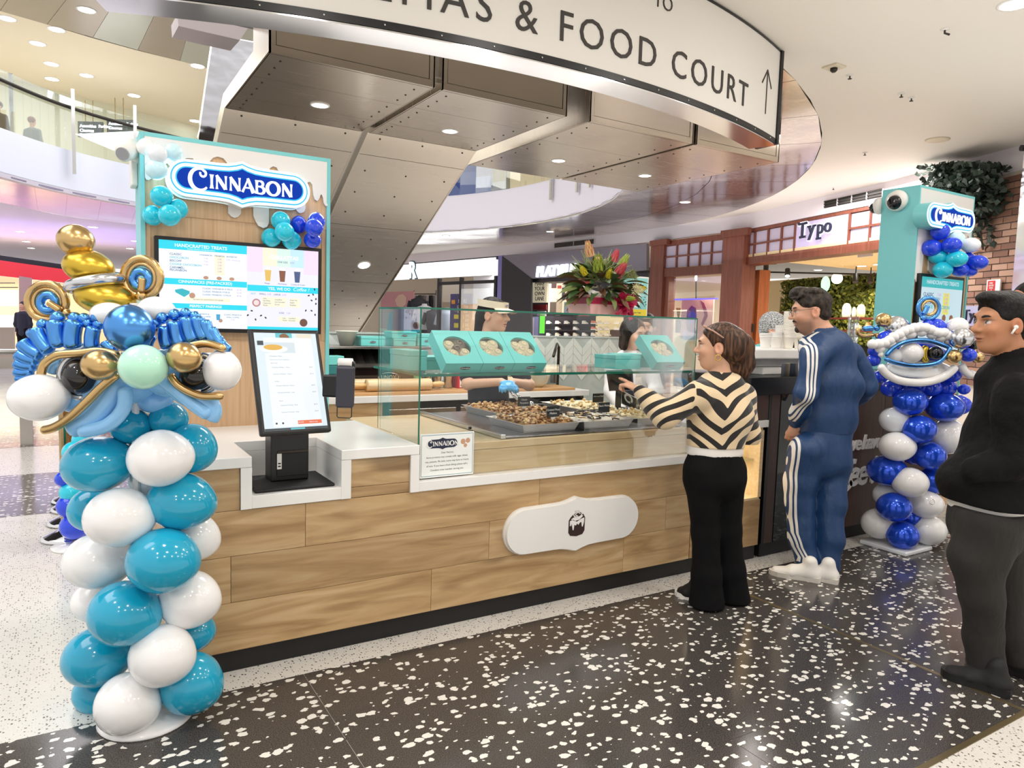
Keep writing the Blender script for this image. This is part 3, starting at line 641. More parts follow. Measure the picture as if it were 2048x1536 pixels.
# lit display niche at the right end
M_nl = mat('niche_glow', (1, .9, .7), .5, emit=(1, .82, .5), es=2.)
nb = MB(); nb.box((3.25, 3.45, .41), (3.86, 3.47, .885)); nb.box((3.25, YC, .41), (3.86, 3.45, .425)); nb.box((3.25, YC, .87), (3.86, 3.45, .885)); nb.box((3.25, YC, .425), (3.265, 3.45, .87)); nb.box((3.845, YC, .425), (3.875, 3.45, .87))
obj('niche', nb, M_butch, ct, label='pale timber lined lit niche'); obj('niche_shelf', B((3.266, YC+.05, .66), (3.845, 3.44, .672)), M_glass, ct)
obj('niche_light', B((3.3, YC+.04, .862), (3.82, YC+.06, .868)).box((3.3, 3.40, .65), (3.82, 3.42, .657)), M_nl, ct)
area('niche_lamp', (3.56, 3.28, .86), .4, 1.6, (1, .87, .66)); area('niche_lamp_low', (3.56, 3.28, .64), .35, 1.2, (1, .87, .66))
# goods in the niche
for x, z, h in ((3.70, .425, .07), (3.78, .425, .10), (3.72, .673, .09)):
    t = thing('gift_jar', ['small pale jar low in the lit niche', 'taller pale jar low in the lit niche nearest the black post', 'pale jar on the glass shelf of the lit niche'][[(.07), (.10), (.09)].index(h)], 'jar', (x, 3.27, z))
    M = Matrix.Translation((x, 3.27, z)); obj('body', MB().lathe([(.03, 0), (.034, .01), (.034, h*.75), (.024, h*.85)], M, 16), hm('pale_aqua', '#cfe6e2', .3), t, True); obj('lid', MB().lathe([(.026, h*.84), (.026, h), (.0, h+.004)], M, 16), M_white, t, True)
# oval white plaque on the front
pc = Vector((2.338, YC-.012, .436)); ow, oh, pk = .885, .235, .028
poly = plaque(ow, oh, pk)
pl = thing('counter_plaque', 'white oval plaque with a dark iced bun emblem on the oak counter front', 'plaque', pc)
obj('board', place(flat(poly, 0, .022), pc, (1, 0, 0), (0, 0, 1)), M_stone, pl)
obj('back_board', place(flat(outset(poly, .008), -.012, -.0005), pc, (1, 0, 0), (0, 0, 1)), hm('plaque_edge', '#e2ded7', .4), pl)
M_choc = hm('emblem_brown', '#33201c', .6)
def art(name, pts, m, z, parent=pl, o=pc, sc=1., ux=(1, 0, 0), uy=(0, 0, 1)): return obj(name, place(flat([(x*sc, y*sc) for x, y in pts], z, z+.0012), o, ux, uy), m, parent)
def bun_emblem(parent, o, sc, z, ux=(1, 0, 0), uy=(0, 0, 1), m=M_choc, mw=M_stone):
    art('emblem', [(-.52, .28), (-.53, -.38), (-.40, -.55), (0, -.62), (.40, -.55), (.53, -.36), (.54, .34), (.44, .50), (.3, .62), (.12, .76), (-.12, .74), (-.25, .56), (-.42, .42)], m, z, parent, o, sc, ux, uy)
    art('icing', [(-.46, .24), (-.45, -.02), (-.38, -.02), (-.34, .10), (-.26, -.26), (-.20, -.26), (-.16, .02), (-.06, -.04), (.02, .08), (.10, -.02), (.20, .10), (.30, .12), (.34, -.14), (.40, -.14), (.47, .10), (.48, .34), (.30, .30), (.0, .16), (-.26, .30)], mw, z+.0013, parent, o, sc, ux, uy)
    art('icing', [(-.40, .33), (-.16, .22), (.16, .26), (.40, .44), (.28, .50), (.0, .36), (-.2, .42)], mw, z+.0013, parent, o, sc, ux, uy)
    sw = MB(); stroke(sw, arc(.05, .56, .27, .16, 200, 560, 24), .06, .001); stroke(sw, arc(.05, .56, .15, .09, 0, 270, 14), .05, .001)
    obj('icing', place(MB().add([(v[0]*sc, v[1]*sc, v[2]+z+.0013) for v in sw.v], sw.f), o, ux, uy), mw, parent)
bun_emblem(pl, pc, .103, .0225)

# ---- glass display case on the counter
XG0, XG1, YG0, YG1, ZG0, ZG1 = 1.418, 3.242, 3.13, 3.66, .753, 1.572
M_gl = glass('case_glass', (.992, 1, .996), .36, .35, .004)
gc = thing('glass_case', 'frameless glass display case with green edges standing on the counter', 'display case', (2.33, 3.4, ZG0))
obj('front_pane', B((XG0, YG0, ZG0), (XG1, YG0+.008, ZG1)), M_gl, gc)
obj('side_pane', B((XG0, YG0+.009, .931), (XG0+.008, YG1, ZG1)), M_gl, gc); obj('side_pane', B((XG1-.008, YG0+.009, .931), (XG1, YG1, ZG1)), M_gl, gc)
obj('top_pane', B((XG0, YG0, ZG1+.0005), (XG1, YG1, ZG1+.0085)), M_gl, gc)
e = .004; eb = MB()
eb.box((XG0-.001, YG0-.001, ZG1), (XG1+.001, YG0+.003, ZG1+.009)); eb.box((XG0-.001, YG0-.001, ZG0), (XG0+.007, YG0+.0005, ZG1)); eb.box((XG1-.006, YG0-.001, ZG0), (XG1+.001, YG0+.0005, ZG1))
eb.box((XG0-.001, YG0, ZG1), (XG0+.003, YG1, ZG1+.009)); eb.box((XG1-.002, YG0, ZG1), (XG1+.002, YG1, ZG1+.009)); eb.box((XG0, YG1-.002, .931), (XG0+.002, YG1, ZG1))
obj('pane_edges', eb, M_edge, gc, label='dark green pane edges')
obj('shelf', B((XG0+.012, YG0+.012, 1.25), (XG1-.012, YG1+.1, 1.262)), M_gl, gc); obj('shelf_edge', B((XG0+.012, YG0+.009, 1.2495), (XG1-.012, YG0+.0125, 1.2625)).box((XG0+.0105, YG0+.012, 1.2495), (XG0+.0125, YG1+.1, 1.2625)), M_edge, gc, label='green shelf edge')
# notice card behind the glass, bottom left
nc = thing('notice_card', 'white allergy notice card with a navy oval logo at the glass case corner', 'notice', (1.576, 3.124, .755))
o = Vector((1.576, 3.1285, .866)); obj('card', place(flat([(-.146, -.108), (.146, -.108), (.146, .108), (-.146, .108)], 0, .001), o, (1, 0, 0), (0, 0, 1)), hm('card_white', '#eef1ef', .4), nc)
bd = MB()
for q in ([(-.14, -.1), (.14, -.1)], [(-.14, .1), (.14, .1)], [(-.14, -.1), (-.14, .1)], [(.14, -.1), (.14, .1)]): stroke(bd, q, .0022, .0006)
obj('border', place(MB().add([(v[0], v[1], v[2]+.001) for v in bd.v], bd.f), o, (1, 0, 0), (0, 0, 1)), hm('card_line', '#5d8c98', .5), nc)
lo = o+Vector((-.028, -.0015, .057))
obj('logo', place(flat(plaque(.16, .042, .008), 0, .0008), lo, (1, 0, 0), (0, 0, 1)), M_navy, nc); obj('logo_word', place(bakery_word(.030, .0006), lo+Vector((0, -.001, 0)), (1, 0, 0), (0, 0, 1)), M_stone, nc)
ph = MB()
for x, y, r_ in ((.085, .06, .014), (.112, .064, .013), (.098, .04, .010)): ph.lathe([(r_, 0), (0, .0006)], Matrix.Translation((x, y, .001)), 12)
obj('bun_picture', place(ph, o, (1, 0, 0), (0, 0, 1)), hm('bun_print', '#c99d7f', .6), nc)
M_txt = hm('grey_print', '#55595c', .6)
for i, s in enumerate(('Dear Patrons,', 'Some products may contain milk, eggs, wheat,', 'soy, peanuts. Pls note, some may have or traces', 'of nuts. If you have a food allergy please tell a', 'Cinnabon crew member serving you.')):
    text('notice_text', s, .0122, M_txt, nc, o+Vector((0, -.0012, .008-.021*i)), depth=.0003)

# ---- wooden work deck inside the case with hot plate and pans
dk = thing('work_deck', 'pale butcher block work deck behind the glass case front', 'worktop', (2.5, 3.8, .70))
obj('deck_top', B((1.44, 3.152, .872), (3.23, 4.24, .912), .004), M_butch, dk); obj('deck_front', B((1.44, 3.155, .753), (3.23, 3.18, .871)), M_butch, dk); obj('deck_leg', B((1.6, 3.99, 0), (1.66, 4.22, .871)).box((3.15, 3.99, 0), (3.21, 4.22, .871)), M_butch, dk)
hp = thing('hot_plate', 'dark steel hot plate under the pastry pans', 'hot plate', (2.6, 3.84, .912))
obj('plate', B((1.94, 3.18, .9125), (3.2, 4.2, .926), .006), metal('dark_steel', (.24, .24, .25), .25, .02), hp); obj('rim', B((1.91, 3.175, .9125), (1.9395, 4.2, .938), .004), M_steel, hp); obj('knob', MB().lathe([(.008, 0), (.008, .006)], Matrix.Translation((1.909, 3.52, .925)) @ RY(-PI/2), 10), M_black, hp, True)
M_pan = metal('pan_aluminium', (.9, .9, .9), .34, .04)
def pan(x0, x1, y0, y1, lab, kind):
    z0, z1 = .927, .974; t = thing('pastry_pan', lab, 'baking pan', ((x0+x1)/2, (y0+y1)/2, z0), 'pans of pastries in the case')
    bm = MB(); a = .02
    def ringq(x0, x1, y0, y1, z): return [(x0, y0, z), (x1, y0, z), (x1, y1, z), (x0, y1, z)]
    R_ = [ringq(x0+a, x1-a, y0+a, y1-a, z0), ringq(x0, x1, y0, y1, z1), ringq(x0-.012, x1+.012, y0-.012, y1+.012, z1+.001), ringq(x0-.012, x1+.012, y0-.012, y1+.012, z1-.004), ringq(x0+.003, x1-.003, y0+.003, y1-.003, z1-.002), ringq(x0+a+.003, x1-a-.003, y0+a+.003, y1-a-.003, z0+.003)]
    bm.v = [p for q in R_[:1] for p in q]; bm.f = [(3, 2, 1, 0)]
    def band(A, Bq): o_ = len(bm.v); bm.v += A+Bq; bm.f += [(o_+i, o_+(i+1) % 4, o_+4+(i+1) % 4, o_+4+i) for i in range(4)]
    band(R_[0], R_[1]); band(R_[1], R_[2]); band(R_[5], R_[4]); o_ = len(bm.v); bm.v += R_[5]; bm.f += [(o_, o_+1, o_+2, o_+3)]
    obj('pan_body', bm, M_pan, t)
    cols = {'pecan': ('#b98a52', '#8a5a2c', '#d9b680'), 'choc': ('#efe6d6', '#2a1c16', '#c9a878'), 'cream': ('#ecd9ae', '#d6b070', '#f3e6c6')}[kind]
    m1, m2, m3 = (hm(kind+str(i), c, .5) for i, c in enumerate(cols))
    # bun bed: rows of rolls, each its own piece
    nx, ny = 4, 3; dx, dy = (x1-x0-2*a)/nx, (y1-y0-2*a)/ny
    for i in range(nx):
        for j in range(ny):
            c = Vector((x0+a+dx*(i+.5), y0+a+dy*(j+.5), z0+.024))
            obj('bun', MB().ball(c, (dx*.54, dy*.54, .034), seg=14, rings=7), m1, t, True)
    tp = MB(); tp2 = MB()
    for q in range(210 if kind == 'pecan' else 90 if kind == 'choc' else 70):
        c = Vector((random.uniform(x0+a, x1-a), random.uniform(y0+a, y1-a), z0+.054+random.uniform(-.004, .01))); s = random.uniform(.007, .014)
        M = Matrix.Rotation(random.uniform(0, 6), 3, 'Z') @ Matrix.Rotation(random.uniform(-.5, .5), 3, 'X')
        if kind == 'choc': (tp if q % 3 else tp2).tube([c+M @ Vector((-.02, 0, 0)), c, c+M @ Vector((.02, .004, 0))], .004, 5)
        else: (tp if q % 2 else tp2).ball(c, (s*1.25, s*.8, s*.7), M, 6, 4)
    obj('topping', tp, m2, t, True, kind='stuff'); obj('topping', tp2, m3, t, True, kind='stuff')
    return t
PW = .345
pan(2.07, 2.45, 3.22, 3.60, 'front left pan heaped with chopped pecans behind the glass', 'pecan')
pan(2.48, 2.85, 3.22, 3.60, 'front middle pan of white rolls striped with dark chocolate', 'choc')
pan(2.88, 3.19, 3.22, 3.60, 'front right pan of pale creamy rolls', 'cream')
pan(2.20, 2.62, 3.68, 4.15, 'back left pan piled with brown pecan rolls', 'pecan')
pan(2.82, 3.19, 3.68, 4.15, 'back right pan of golden almond rolls', 'cream')
def price_tag(x, y, lines, lab, tilt=0):
    z0 = .940; p = Vector((x, y, z0)); t = thing('price_tag', lab, 'price tag', p, 'black tags stuck in the pans'); R3 = RZ(tilt)
    obj('spike', MB().tube([p, p+Vector((0, 0, .07))], .0022, 6), M_black, t)
    ux = R3 @ Vector((1, 0, 0)); nrm = ux.cross(Vector((0, 0, 1))); c = p+Vector((0, 0, .092))
    obj('card', place(flat([(-.046, -.03), (.046, -.03), (.046, .03), (-.046, .03)], -.002, 0), c, ux, (0, 0, 1)), hm('tag_slate', '#262b2f', .5), t)
    obj('clip', place(flat([(-.014, -.044), (.014, -.044), (.017, -.03), (-.017, -.03)], 0, .003), c, ux, (0, 0, 1)), M_stone, t)
    for i, s in enumerate(lines): obj('tag_text', place(text_mb(s, .0165, shear=.25, depth=.0003), c+nrm*.001+Vector((0, 0, .006-.02*i)), ux, (0, 0, 1)), M_stone, t)
price_tag(2.30, 3.27, ('Caramel Pecan', 'Minibon'), 'black price tag in the front left pecan pan', .1)
price_tag(2.72, 3.34, ('Choco Minibon',), 'black price tag in the chocolate striped pan', .1)
price_tag(2.42, 3.76, ('Classic', 'Pecanbon'), 'black price tag in the back left pecan pan')
price_tag(3.04, 3.8, ('Almond Roll',), 'black price tag in the back right pan')
tl_ = thing('till_monitor', 'dark till monitor under the right end of the glass shelf', 'monitor', (3.08, 3.66, .93)); obj('screen', MB().prism([(3.0, 3.62, 1.10), (3.19, 3.62, 1.10), (3.19, 3.66, 1.23), (3.0, 3.66, 1.23)], (0, .02, -.006)), hm('till_glass', '#17181c', .15), tl_); obj('stand', B((3.08, 3.645, .975), (3.11, 3.67, 1.11)).box((3.05, 3.61, .975), (3.14, 3.69, .982)), M_black, tl_)
sc_ = thing('sale_sign', 'tilted black sign with a thick white ring near the pointing hand', 'sign', (3.13, 3.70, .93))
q = [P(1243, 781, Y=3.72), P(1285, 803, Y=3.62), P(1282, 826, Y=3.62), P(1243, 807, Y=3.72)]
obj('panel', MB().prism([tuple(v) for v in q], (.004, .008, 0)), M_black, sc_)
ux = (q[1]-q[0]).normalized(); uy = (q[0]-q[3]).normalized(); cc = q[0].lerp(q[2], .36); n_ = ux.cross(uy)
rg = MB(); stroke(rg, arc(0, 0, .026, .024, -40, 300, 20), .013, .001); obj('ring_mark', place(rg, cc+n_*.001, ux, uy), M_stone, sc_)
wb = MB(); hh = [(0, 0), ((q[1]-q[0]).length, 0)]
for a, b in ((q[0], q[1]), (q[1], q[2]), (q[2], q[3]), (q[3], q[0])): wb.tube([a+n_*.001, b+n_*.001], .0022, 5)
obj('border', wb, M_stone, sc_); obj('stem', MB().tube([q[2].lerp(q[3], .3)+Vector((0, 0, 0)), (q[2].lerp(q[3], .3).x, q[2].lerp(q[3], .3).y, .93)], .004, 6), M_black, sc_)

# ---- teal pastry boxes on the glass shelf
def mini_logo(parent, c, ux, uy, w_=.06, name='logo', m=M_navy):
    obj(name, place(flat(plaque(w_, w_*.27, w_*.05), 0, .0008), c, ux, uy), m, parent); n_ = Vector(ux).cross(Vector(uy)).normalized()
    obj(name+'_word', place(bakery_word(w_*.17, .0004), c+n_*.0009, ux, uy), M_stone, parent)
def window_box(x0, x1, yf, z, lab, al=math.radians(40), rz=0., kind=0):
    w_ = x1-x0; L, h = .235, .068; org = Vector(((x0+x1)/2, yf, z)); M = Matrix.Translation(org) @ RZ(rz) @ RX(al)
    # local: x across, y up the lid, z out of lid; box bottom-front edge at origin after tilt
    t = thing('pastry_box', lab, 'box', org, 'tilted window boxes on the glass shelf')
    b0 = MB(); e_ = .001; n_ = 28; rx_, ry_ = w_*.36, L*.30; cy = L*.52
    # lid with an oval window: outer rectangle to ellipse quads
    oc = []; ic = []
    for i in range(n_):
        a = 2*PI*i/n_; ca, sa = math.cos(a), math.sin(a); ic.append((rx_*ca, cy+ry_*sa))
        k_ = min((w_/2)/max(abs(ca), 1e-6), (L-cy if sa > 0 else cy)/max(abs(sa), 1e-6)); oc.append((ca*k_, cy+sa*k_))
    v = [(x, y, h) for x, y in oc]+[(x, y, h) for x, y in ic]+[(x, y, h-.012) for x, y in ic]
    f = [(i, (i+1) % n_, n_+(i+1) % n_, n_+i) for i in range(n_)]+[(n_+i, n_+(i+1) % n_, 2*n_+(i+1) % n_, 2*n_+i) for i in range(n_)]
    b0.add(v, f)
    for cx_, cy_ in ((1, 1), (1, 0), (-1, 1), (-1, 0)):
        pass
    X_ = w_/2
    # corner fill
    for i in range(n_):
        a, b = oc[i], oc[(i+1) % n_]
        if abs(abs(a[0])-X_) > 1e-4 or abs(abs(b[0])-X_) > 1e-4:
            if (abs(abs(a[0])-X_) < 1e-4) != (abs(abs(b[0])-X_) < 1e-4):
                c_ = (X_ if (a[0]+b[0]) > 0 else -X_, L if (a[1]+b[1])/2 > cy else 0); b0.add([(a[0], a[1], h), (c_[0], c_[1], h), (b[0], b[1], h)], [(0, 1, 2)])
    b0.add([(-X_, 0, 0), (X_, 0, 0), (X_, L, 0), (-X_, L, 0), (-X_, 0, h), (X_, 0, h), (X_, L, h), (-X_, L, h)], [(0, 3, 2, 1), (0, 1, 5, 4), (1, 2, 6, 5), (2, 3, 7, 6), (3, 0, 4, 7)])
    b0.v = [M @ Vector(p) for p in b0.v]; obj('carton', b0, M_tbox, t)
    fm = MB().lathe([(1, 0), (0, .0)], Matrix.Identity(4), 28); fm.v = [M @ Vector((p[0]*rx_, cy+p[1]*ry_, h-.004)) for p in fm.v]; obj('film_window', fm, M_gl, t)
    for i, (bx, by) in enumerate(((-.45, .35), (.4, .45), (.0, -.1), (.5, -.45), (-.4, -.55))):
        c_ = M @ Vector((bx*rx_, cy+by*ry_, h-.0225)); obj('bun', MB().ball(c_, (.034, .034, .019), (M.to_3x3()).normalized(), 14, 8), [hm('cream_icing', '#efe2c2', .45), hm('choc_icing', '#75675b', .5)][kind == 1 and i in (1, 2)], t, True)
        sw = MB(); p_ = arc(0, 0, .024, .024, 0, 500, 26); p_ = [(x*(1-k*.028), y*(1-k*.028)) for k, (x, y) in enumerate(p_)]
        obj('icing_swirl', MB().tube([M @ Vector((bx*rx_+x, cy+by*ry_+y, h-.0045-.3*(x*x+y*y)/.024)) for x, y in p_], .0035, 5), hm('icing_line', '#d8c59c', .5) if not (kind == 1 and i in (1, 2)) else M_choc, t, True)
    mini_logo(t, M @ Vector((.012, -.0006, h*.5)), M.to_3x3() @ Vector((1, 0, 0)), M.to_3x3() @ Vector((0, 0, 1)))
    return t
al = math.radians(42); yf = 3.19
window_box(1.566, 1.775, yf, 1.2625, 'leftmost tilted teal window box with chocolate striped buns', al, 0, 1)
window_box(1.777, 1.962, yf, 1.2625, 'middle of three tilted teal window boxes', al)
window_box(1.964, 2.162, yf, 1.2625, 'right of three tilted teal window boxes, beside the empty shelf', al)
window_box(2.97, 3.19, yf+.02, 1.2625, 'tilted teal window box alone at the right end of the shelf', al, -.05)
def carton(a, b, lab, logo=None, group='closed teal cartons', lw=.06):
    t = thing('carton', lab, 'box', ((a[0]+b[0])/2, (a[1]+b[1])/2, min(a[2], b[2])), group)
    z1 = b[2]; obj('box_body', B(a, (b[0], b[1], z1-(z1-a[2])*.28), .002), M_tbox, t); obj('box_lid', B((a[0]-.002, a[1]-.002, z1-(z1-a[2])*.28+.0005), (b[0]+.002, b[1]+.002, z1), .002), M_tbox, t)
    if logo: mini_logo(t, Vector(((a[0]+b[0])/2, a[1]-.0026, a[2]+(z1-a[2])*.42)), (1, 0, 0), (0, 0, 1), lw)
    return t
carton((1.575, 3.40, 1.2625), (1.78, 3.60, 1.33), 'closed teal carton propping the leftmost window box')
carton((1.785, 3.42, 1.2625), (2.15, 3.62, 1.33), 'closed teal carton propping the two right window boxes')
carton((1.46, 3.36, 1.2625), (1.565, 3.6, 1.365), 'plain teal carton standing at the left end of the glass shelf')
carton((2.76, 3.30, 1.2625), (2.955, 3.5, 1.345), 'flat teal carton left of the lone tilted window box')
carton((2.96, 3.42, 1.2625), (3.19, 3.62, 1.345), 'closed teal carton propping the lone tilted window box')

# ---- bouquet box and coffee poster on top of the case
p = Vector((2.73, 3.42, ZG1+.009)); fb = thing('flower_box', 'pink gift box bouquet of native flowers with a crimson bow', 'flowers', p)
bm_ = MB(); 
for z, s in ((0, .92), (.115, 1)): bm_.v += [(p.x+x*s, p.y+y*s, p.z+z) for x, y in ((-.165, -.10), (.165, -.10), (.165, .13), (-.165, .13))]
bm_.f = [(3, 2, 1, 0), (4, 5, 6, 7)]+[(i, (i+1) % 4, 4+(i+1) % 4, 4+i) for i in range(4)]
obj('box_body', bm_, hm('blush_card', '#f3bfb8', .5), fb)
M_rib = hm('crimson_ribbon', '#b8234e', .35)
obj('ribbon', MB().add([(p.x+x*s, p.y+y*s, p.z+z) for z, s in ((.062, .966), (.10, .997)) for x, y in ((-.167, -.102), (.167, -.102), (.167, .132), (-.167, .132))], [(i, (i+1) % 4, 4+(i+1) % 4, 4+i) for i in range(4)]), M_rib, fb)
bo = p+Vector((.075, -.125, .07))
for i in range(9):
    a = 2*PI*i/9+.2; L_ = .075+.02*math.sin(i*2.1); d_ = Vector((math.cos(a), -.25, math.sin(a))).normalized()
    s_ = Vector((-math.sin(a), 0, math.cos(a)))*.022
    obj('bow_loop', MB().add([bo, bo+d_*L_*.5+s_+Vector((0, -.025, 0)), bo+d_*L_*1.1+s_*.8, bo+d_*L_*1.1-s_*.8, bo+d_*L_*.5-s_+Vector((0, -.02, 0)), bo+d_*L_*.55+Vector((0, .012, 0))], [(0, 1, 5), (1, 2, 5), (2, 3, 5), (3, 4, 5), (4, 0, 5)]), M_rib, fb)
obj('bow_knot', MB().ball(bo+Vector((0, -.012, 0)), (.018, .016, .018), None, 10, 6), M_rib, fb, True)
for s_ in (-1, 1): obj('ribbon_tail', MB().add([bo, bo+Vector((.03*s_-.01, -.02, -.05)), bo+Vector((.05*s_-.01, -.012, -.075)), bo+Vector((.075*s_-.01, -.015, -.06)), bo+Vector((.04*s_, -.02, -.03))], [(0, 1, 4), (1, 2, 3, 4)]), M_rib, fb)
obj('tissue', MB().add([(p.x-.165, p.y-.10, p.z+.11), (p.x-.19, p.y-.06, p.z+.165), (p.x-.13, p.y-.11, p.z+.135), (p.x-.02, p.y-.11, p.z+.135), (p.x+.10, p.y-.11, p.z+.135), (p.x+.165, p.y-.10, p.z+.115), (p.x+.12, p.y+.1, p.z+.12), (p.x-.14, p.y+.1, p.z+.12)], [(0, 1, 2), (0, 2, 3, 4, 5), (0, 5, 6, 7)]), M_white, fb)
def leafm(L, w_, bend=.25, fold=.2):
    mb = MB(); n_ = 6; v = []
    for i in range(n_+1):
        t = i/n_; ww = w_*math.sin(PI*min(1, t*.92+.06))**.8; z = -bend*L*t*t
        v += [(L*t, -ww/2, z+fold*ww), (L*t, 0, z), (L*t, ww/2, z+fold*ww)]
    f = []
    for i in range(n_): a = 3*i; f += [(a, a+3, a+4, a+1), (a+1, a+4, a+5, a+2)]
    return mb.add(v, f)
def put(mb, base, d, roll=0.):
    d = Vector(d).normalized(); q = d.to_track_quat('X', 'Z').to_matrix().to_4x4(); M = Matrix.Translation(Vector(base)) @ q @ RX(roll)
    return MB().add([M @ Vector(v) for v in mb.v], mb.f)
cen = p+Vector((0, .0, .12)); M_l1 = hm('leaf_green', '#3f5a2c', .45); M_l2 = hm('leaf_bronze', '#6d4a30', .5); M_l3 = hm('leaf_olive', '#6f7b45', .5); M_l4 = hm('grass_tuft', '#8f9a63', .6)
def dirr(i, n_, spread=1.25, lo=.1):
    a = i*2.39996; e_ = lo+(1-lo)*math.sqrt((i+.5)/n_); th = e_*spread; return Vector((math.sin(th)*math.cos(a)*1.15, math.sin(th)*math.sin(a)*.75, math.cos(th)))
for i in range(120):
    d_ = dirr(i, 120, 1.85, .48); m_ = [M_l1, M_l2, M_l2, M_l1, M_l3][i % 5]
    b_ = cen+Vector((0, 0, .03))+Vector((d_.x*1.15, d_.y, d_.z*1.2))*random.uniform(.04, .16); obj('leaf', put(leafm(random.uniform(.09, .15), random.uniform(.035, .06)), b_, d_+Vector((0, 0, -.1)), random.uniform(-.7, .7)), m_, fb, True)
tf = MB()
for i in range(150):
    d_ = dirr(i, 150, 1.2, 0); L_ = random.uniform(.3, 1.); b_ = cen+Vector((-.02, 0, .05))+d_*.08; r_ = Vector((random.uniform(-.05, .05), random.uniform(-.03, .03), random.uniform(-.03, .02))); tf.tube([b_, b_+d_*.10*L_+r_*.3, b_+d_*.16*L_+r_], [.004, .003, .001], 4)
for i in range(80):
    d_ = dirr(i, 80, 1.25, 0); b_ = cen+Vector((-.01, 0, .05))+d_*random.uniform(.05, .14); obj('leaf', put(leafm(random.uniform(.06, .11), random.uniform(.02, .045)), b_, d_+Vector((random.uniform(-.4, .4), random.uniform(-.3, .3), random.uniform(-.3, .2))), random.uniform(-1.2, 1.2)), [M_l3, M_l1, M_l4, M_l1, M_l2][i % 5], fb, True)
obj('foliage', tf, M_l4, fb, True, kind='stuff')
def protea(c, d, s, mcol, mtip):
    d = Vector(d).normalized(); q = d.to_track_quat('Z', 'Y').to_matrix().to_4x4(); h_ = MB(); M = Matrix.Translation(c) @ q
    for k_ in range(3):
        for j in range(8):
            a = 2*PI*j/8+k_*.4; r_ = s*(.36-.07*k_); z0_ = s*.25*k_
            h_.add([M @ Vector((r_*math.cos(a-.4), r_*math.sin(a-.4), z0_)), M @ Vector((r_*math.cos(a+.4), r_*math.sin(a+.4), z0_)), M @ Vector((r_*1.05*math.cos(a+.25), r_*1.05*math.sin(a+.25), z0_+s*.5)), M @ Vector((r_*.75*math.cos(a), r_*.75*math.sin(a), z0_+s*.78)), M @ Vector((r_*1.05*math.cos(a-.25), r_*1.05*math.sin(a-.25), z0_+s*.5))], [(0, 1, 2, 3, 4)])
    obj('flower_head', h_, mcol, fb); obj('flower_heart', MB().lathe([(s*.2, 0), (s*.26, s*.4), (s*.18, s*.95), (0, s*1.05)], M, 10), mtip, fb, True)
pk_, yl, gr_, pe = hm('protea_pink', '#c9545e', .5), hm('banksia_yellow', '#d8c630', .5), hm('bud_green', '#9fb04a', .5), hm('protea_peach', '#d9a87c', .5)
for (dx, dz, dy), s, m1_, m2_ in (((.03, .20, -.06), .062, pk_, pk_), ((.03, .27, -.03), .05, pk_, pk_), ((-.085, .22, -.05), .07, gr_, pe), ((-.1, .29, 0), .06, pe, gr_), ((.09, .25, -.02), .055, gr_, gr_), ((-.155, .20, -.03), .042, yl, gr_), ((-.045, .19, -.08), .04, yl, gr_), ((.175, .135, -.05), .045, yl, yl), ((.07, .09, -.10), .036, gr_, yl)):
    c_ = p+Vector((dx*1.12, dy*1.2-.02, dz*1.22-.01)); d_ = (c_-cen)+Vector((0, -.02, .03)); protea(c_, d_, s*1.25, m1_, m2_)
for dx, dz in ((.12, .12), (.135, .10), (.15, .105), (.115, .09), (.10, .165), (.075, .17), (.09, .19)):
    c_ = p+Vector((dx*1.1, -.15, dz*1.2+.03)); st_ = MB()
    for k_ in range(22): d_ = dirr(k_, 22, 2.4, 0); st_.tube([c_, c_+Vector((d_.x*.03, -abs(d_.y)*.03, d_.z*.03))], [.002, .001], 4)
    obj('blossom', st_, hm('wax_cream', '#d9d3a8', .6) if dz < .13 else hm('berry_green', '#7a7c48', .5), fb)
q0, q1, q2, q3 = P(1256, 638, Y=3.60), P(1308, 640, Y=3.60), P(1313, 545, Y=3.60), P(1262, 543, Y=3.60)
ps = thing('coffee_poster', 'small standing teal poster with a white coffee cup behind the bouquet', 'poster', (3.24, 3.6, 1.582))
x0, x1, z0, z1 = 3.045, 3.262, 1.5815, 1.845
obj('board', B((x0, 3.60, z0), (x1, 3.606, z1)), M_white, ps); obj('print', B((x0+.008, 3.5985, z0+.052), (x1-.008, 3.5999, z1-.01)), hm('poster_teal', '#8fcfcf', .5), ps); obj('footer', B((x0+.008, 3.5985, z0+.008), (x1-.008, 3.5999, z0+.05)), hm('poster_yellow', '#f3d945', .5), ps)
for i, (s, zz, sz) in enumerate((('BUY 5', .235, .03), ('COFFEES', .205, .026), ('6th Free', .18, .022), ('Loyalty Program', .158, .016))): text('poster_text', s, sz, M_stone, ps, ((x0+x1)/2+.02, 3.598, z0+zz-.02), depth=.0004)
text('poster_text', 'Stores Open 7 Days', .0125, M_txt, ps, ((x0+x1)/2, 3.598, z0+.025), depth=.0004)
obj('cup_print', place(flat([(-.022, 0), (.022, 0), (.03, .075), (-.03, .075)], 0, .0006).add([v for v in flat([(-.032, .076), (.032, .076), (.028, .09), (-.028, .09)], 0, .0006).v], [[i for i in f] for f in flat([(-.032, .076), (.032, .076), (.028, .09), (-.028, .09)], 0, .0006).f]), ((x0+x1)/2+.012, 3.598, z0+.062), (1, 0, 0), (0, 0, 1)), M_stone, ps)
obj('cup_band', place(flat([(-.024, 0), (.024, 0), (.025, .014), (-.025, .014)], 0, .0004), ((x0+x1)/2+.012, 3.5972, z0+.10), (1, 0, 0), (0, 0, 1)), M_navy, ps)
bn = MB()
for k_ in range(18): bn.ball((random.choice((random.uniform(x0+.012, x0+.07), random.uniform(x1-.055, x1-.012))), 3.5985, z0+random.uniform(.06, .145)), (.005, .0006, .0035), Matrix.Rotation(random.uniform(0, 3), 3, 'Y'), 6, 4)
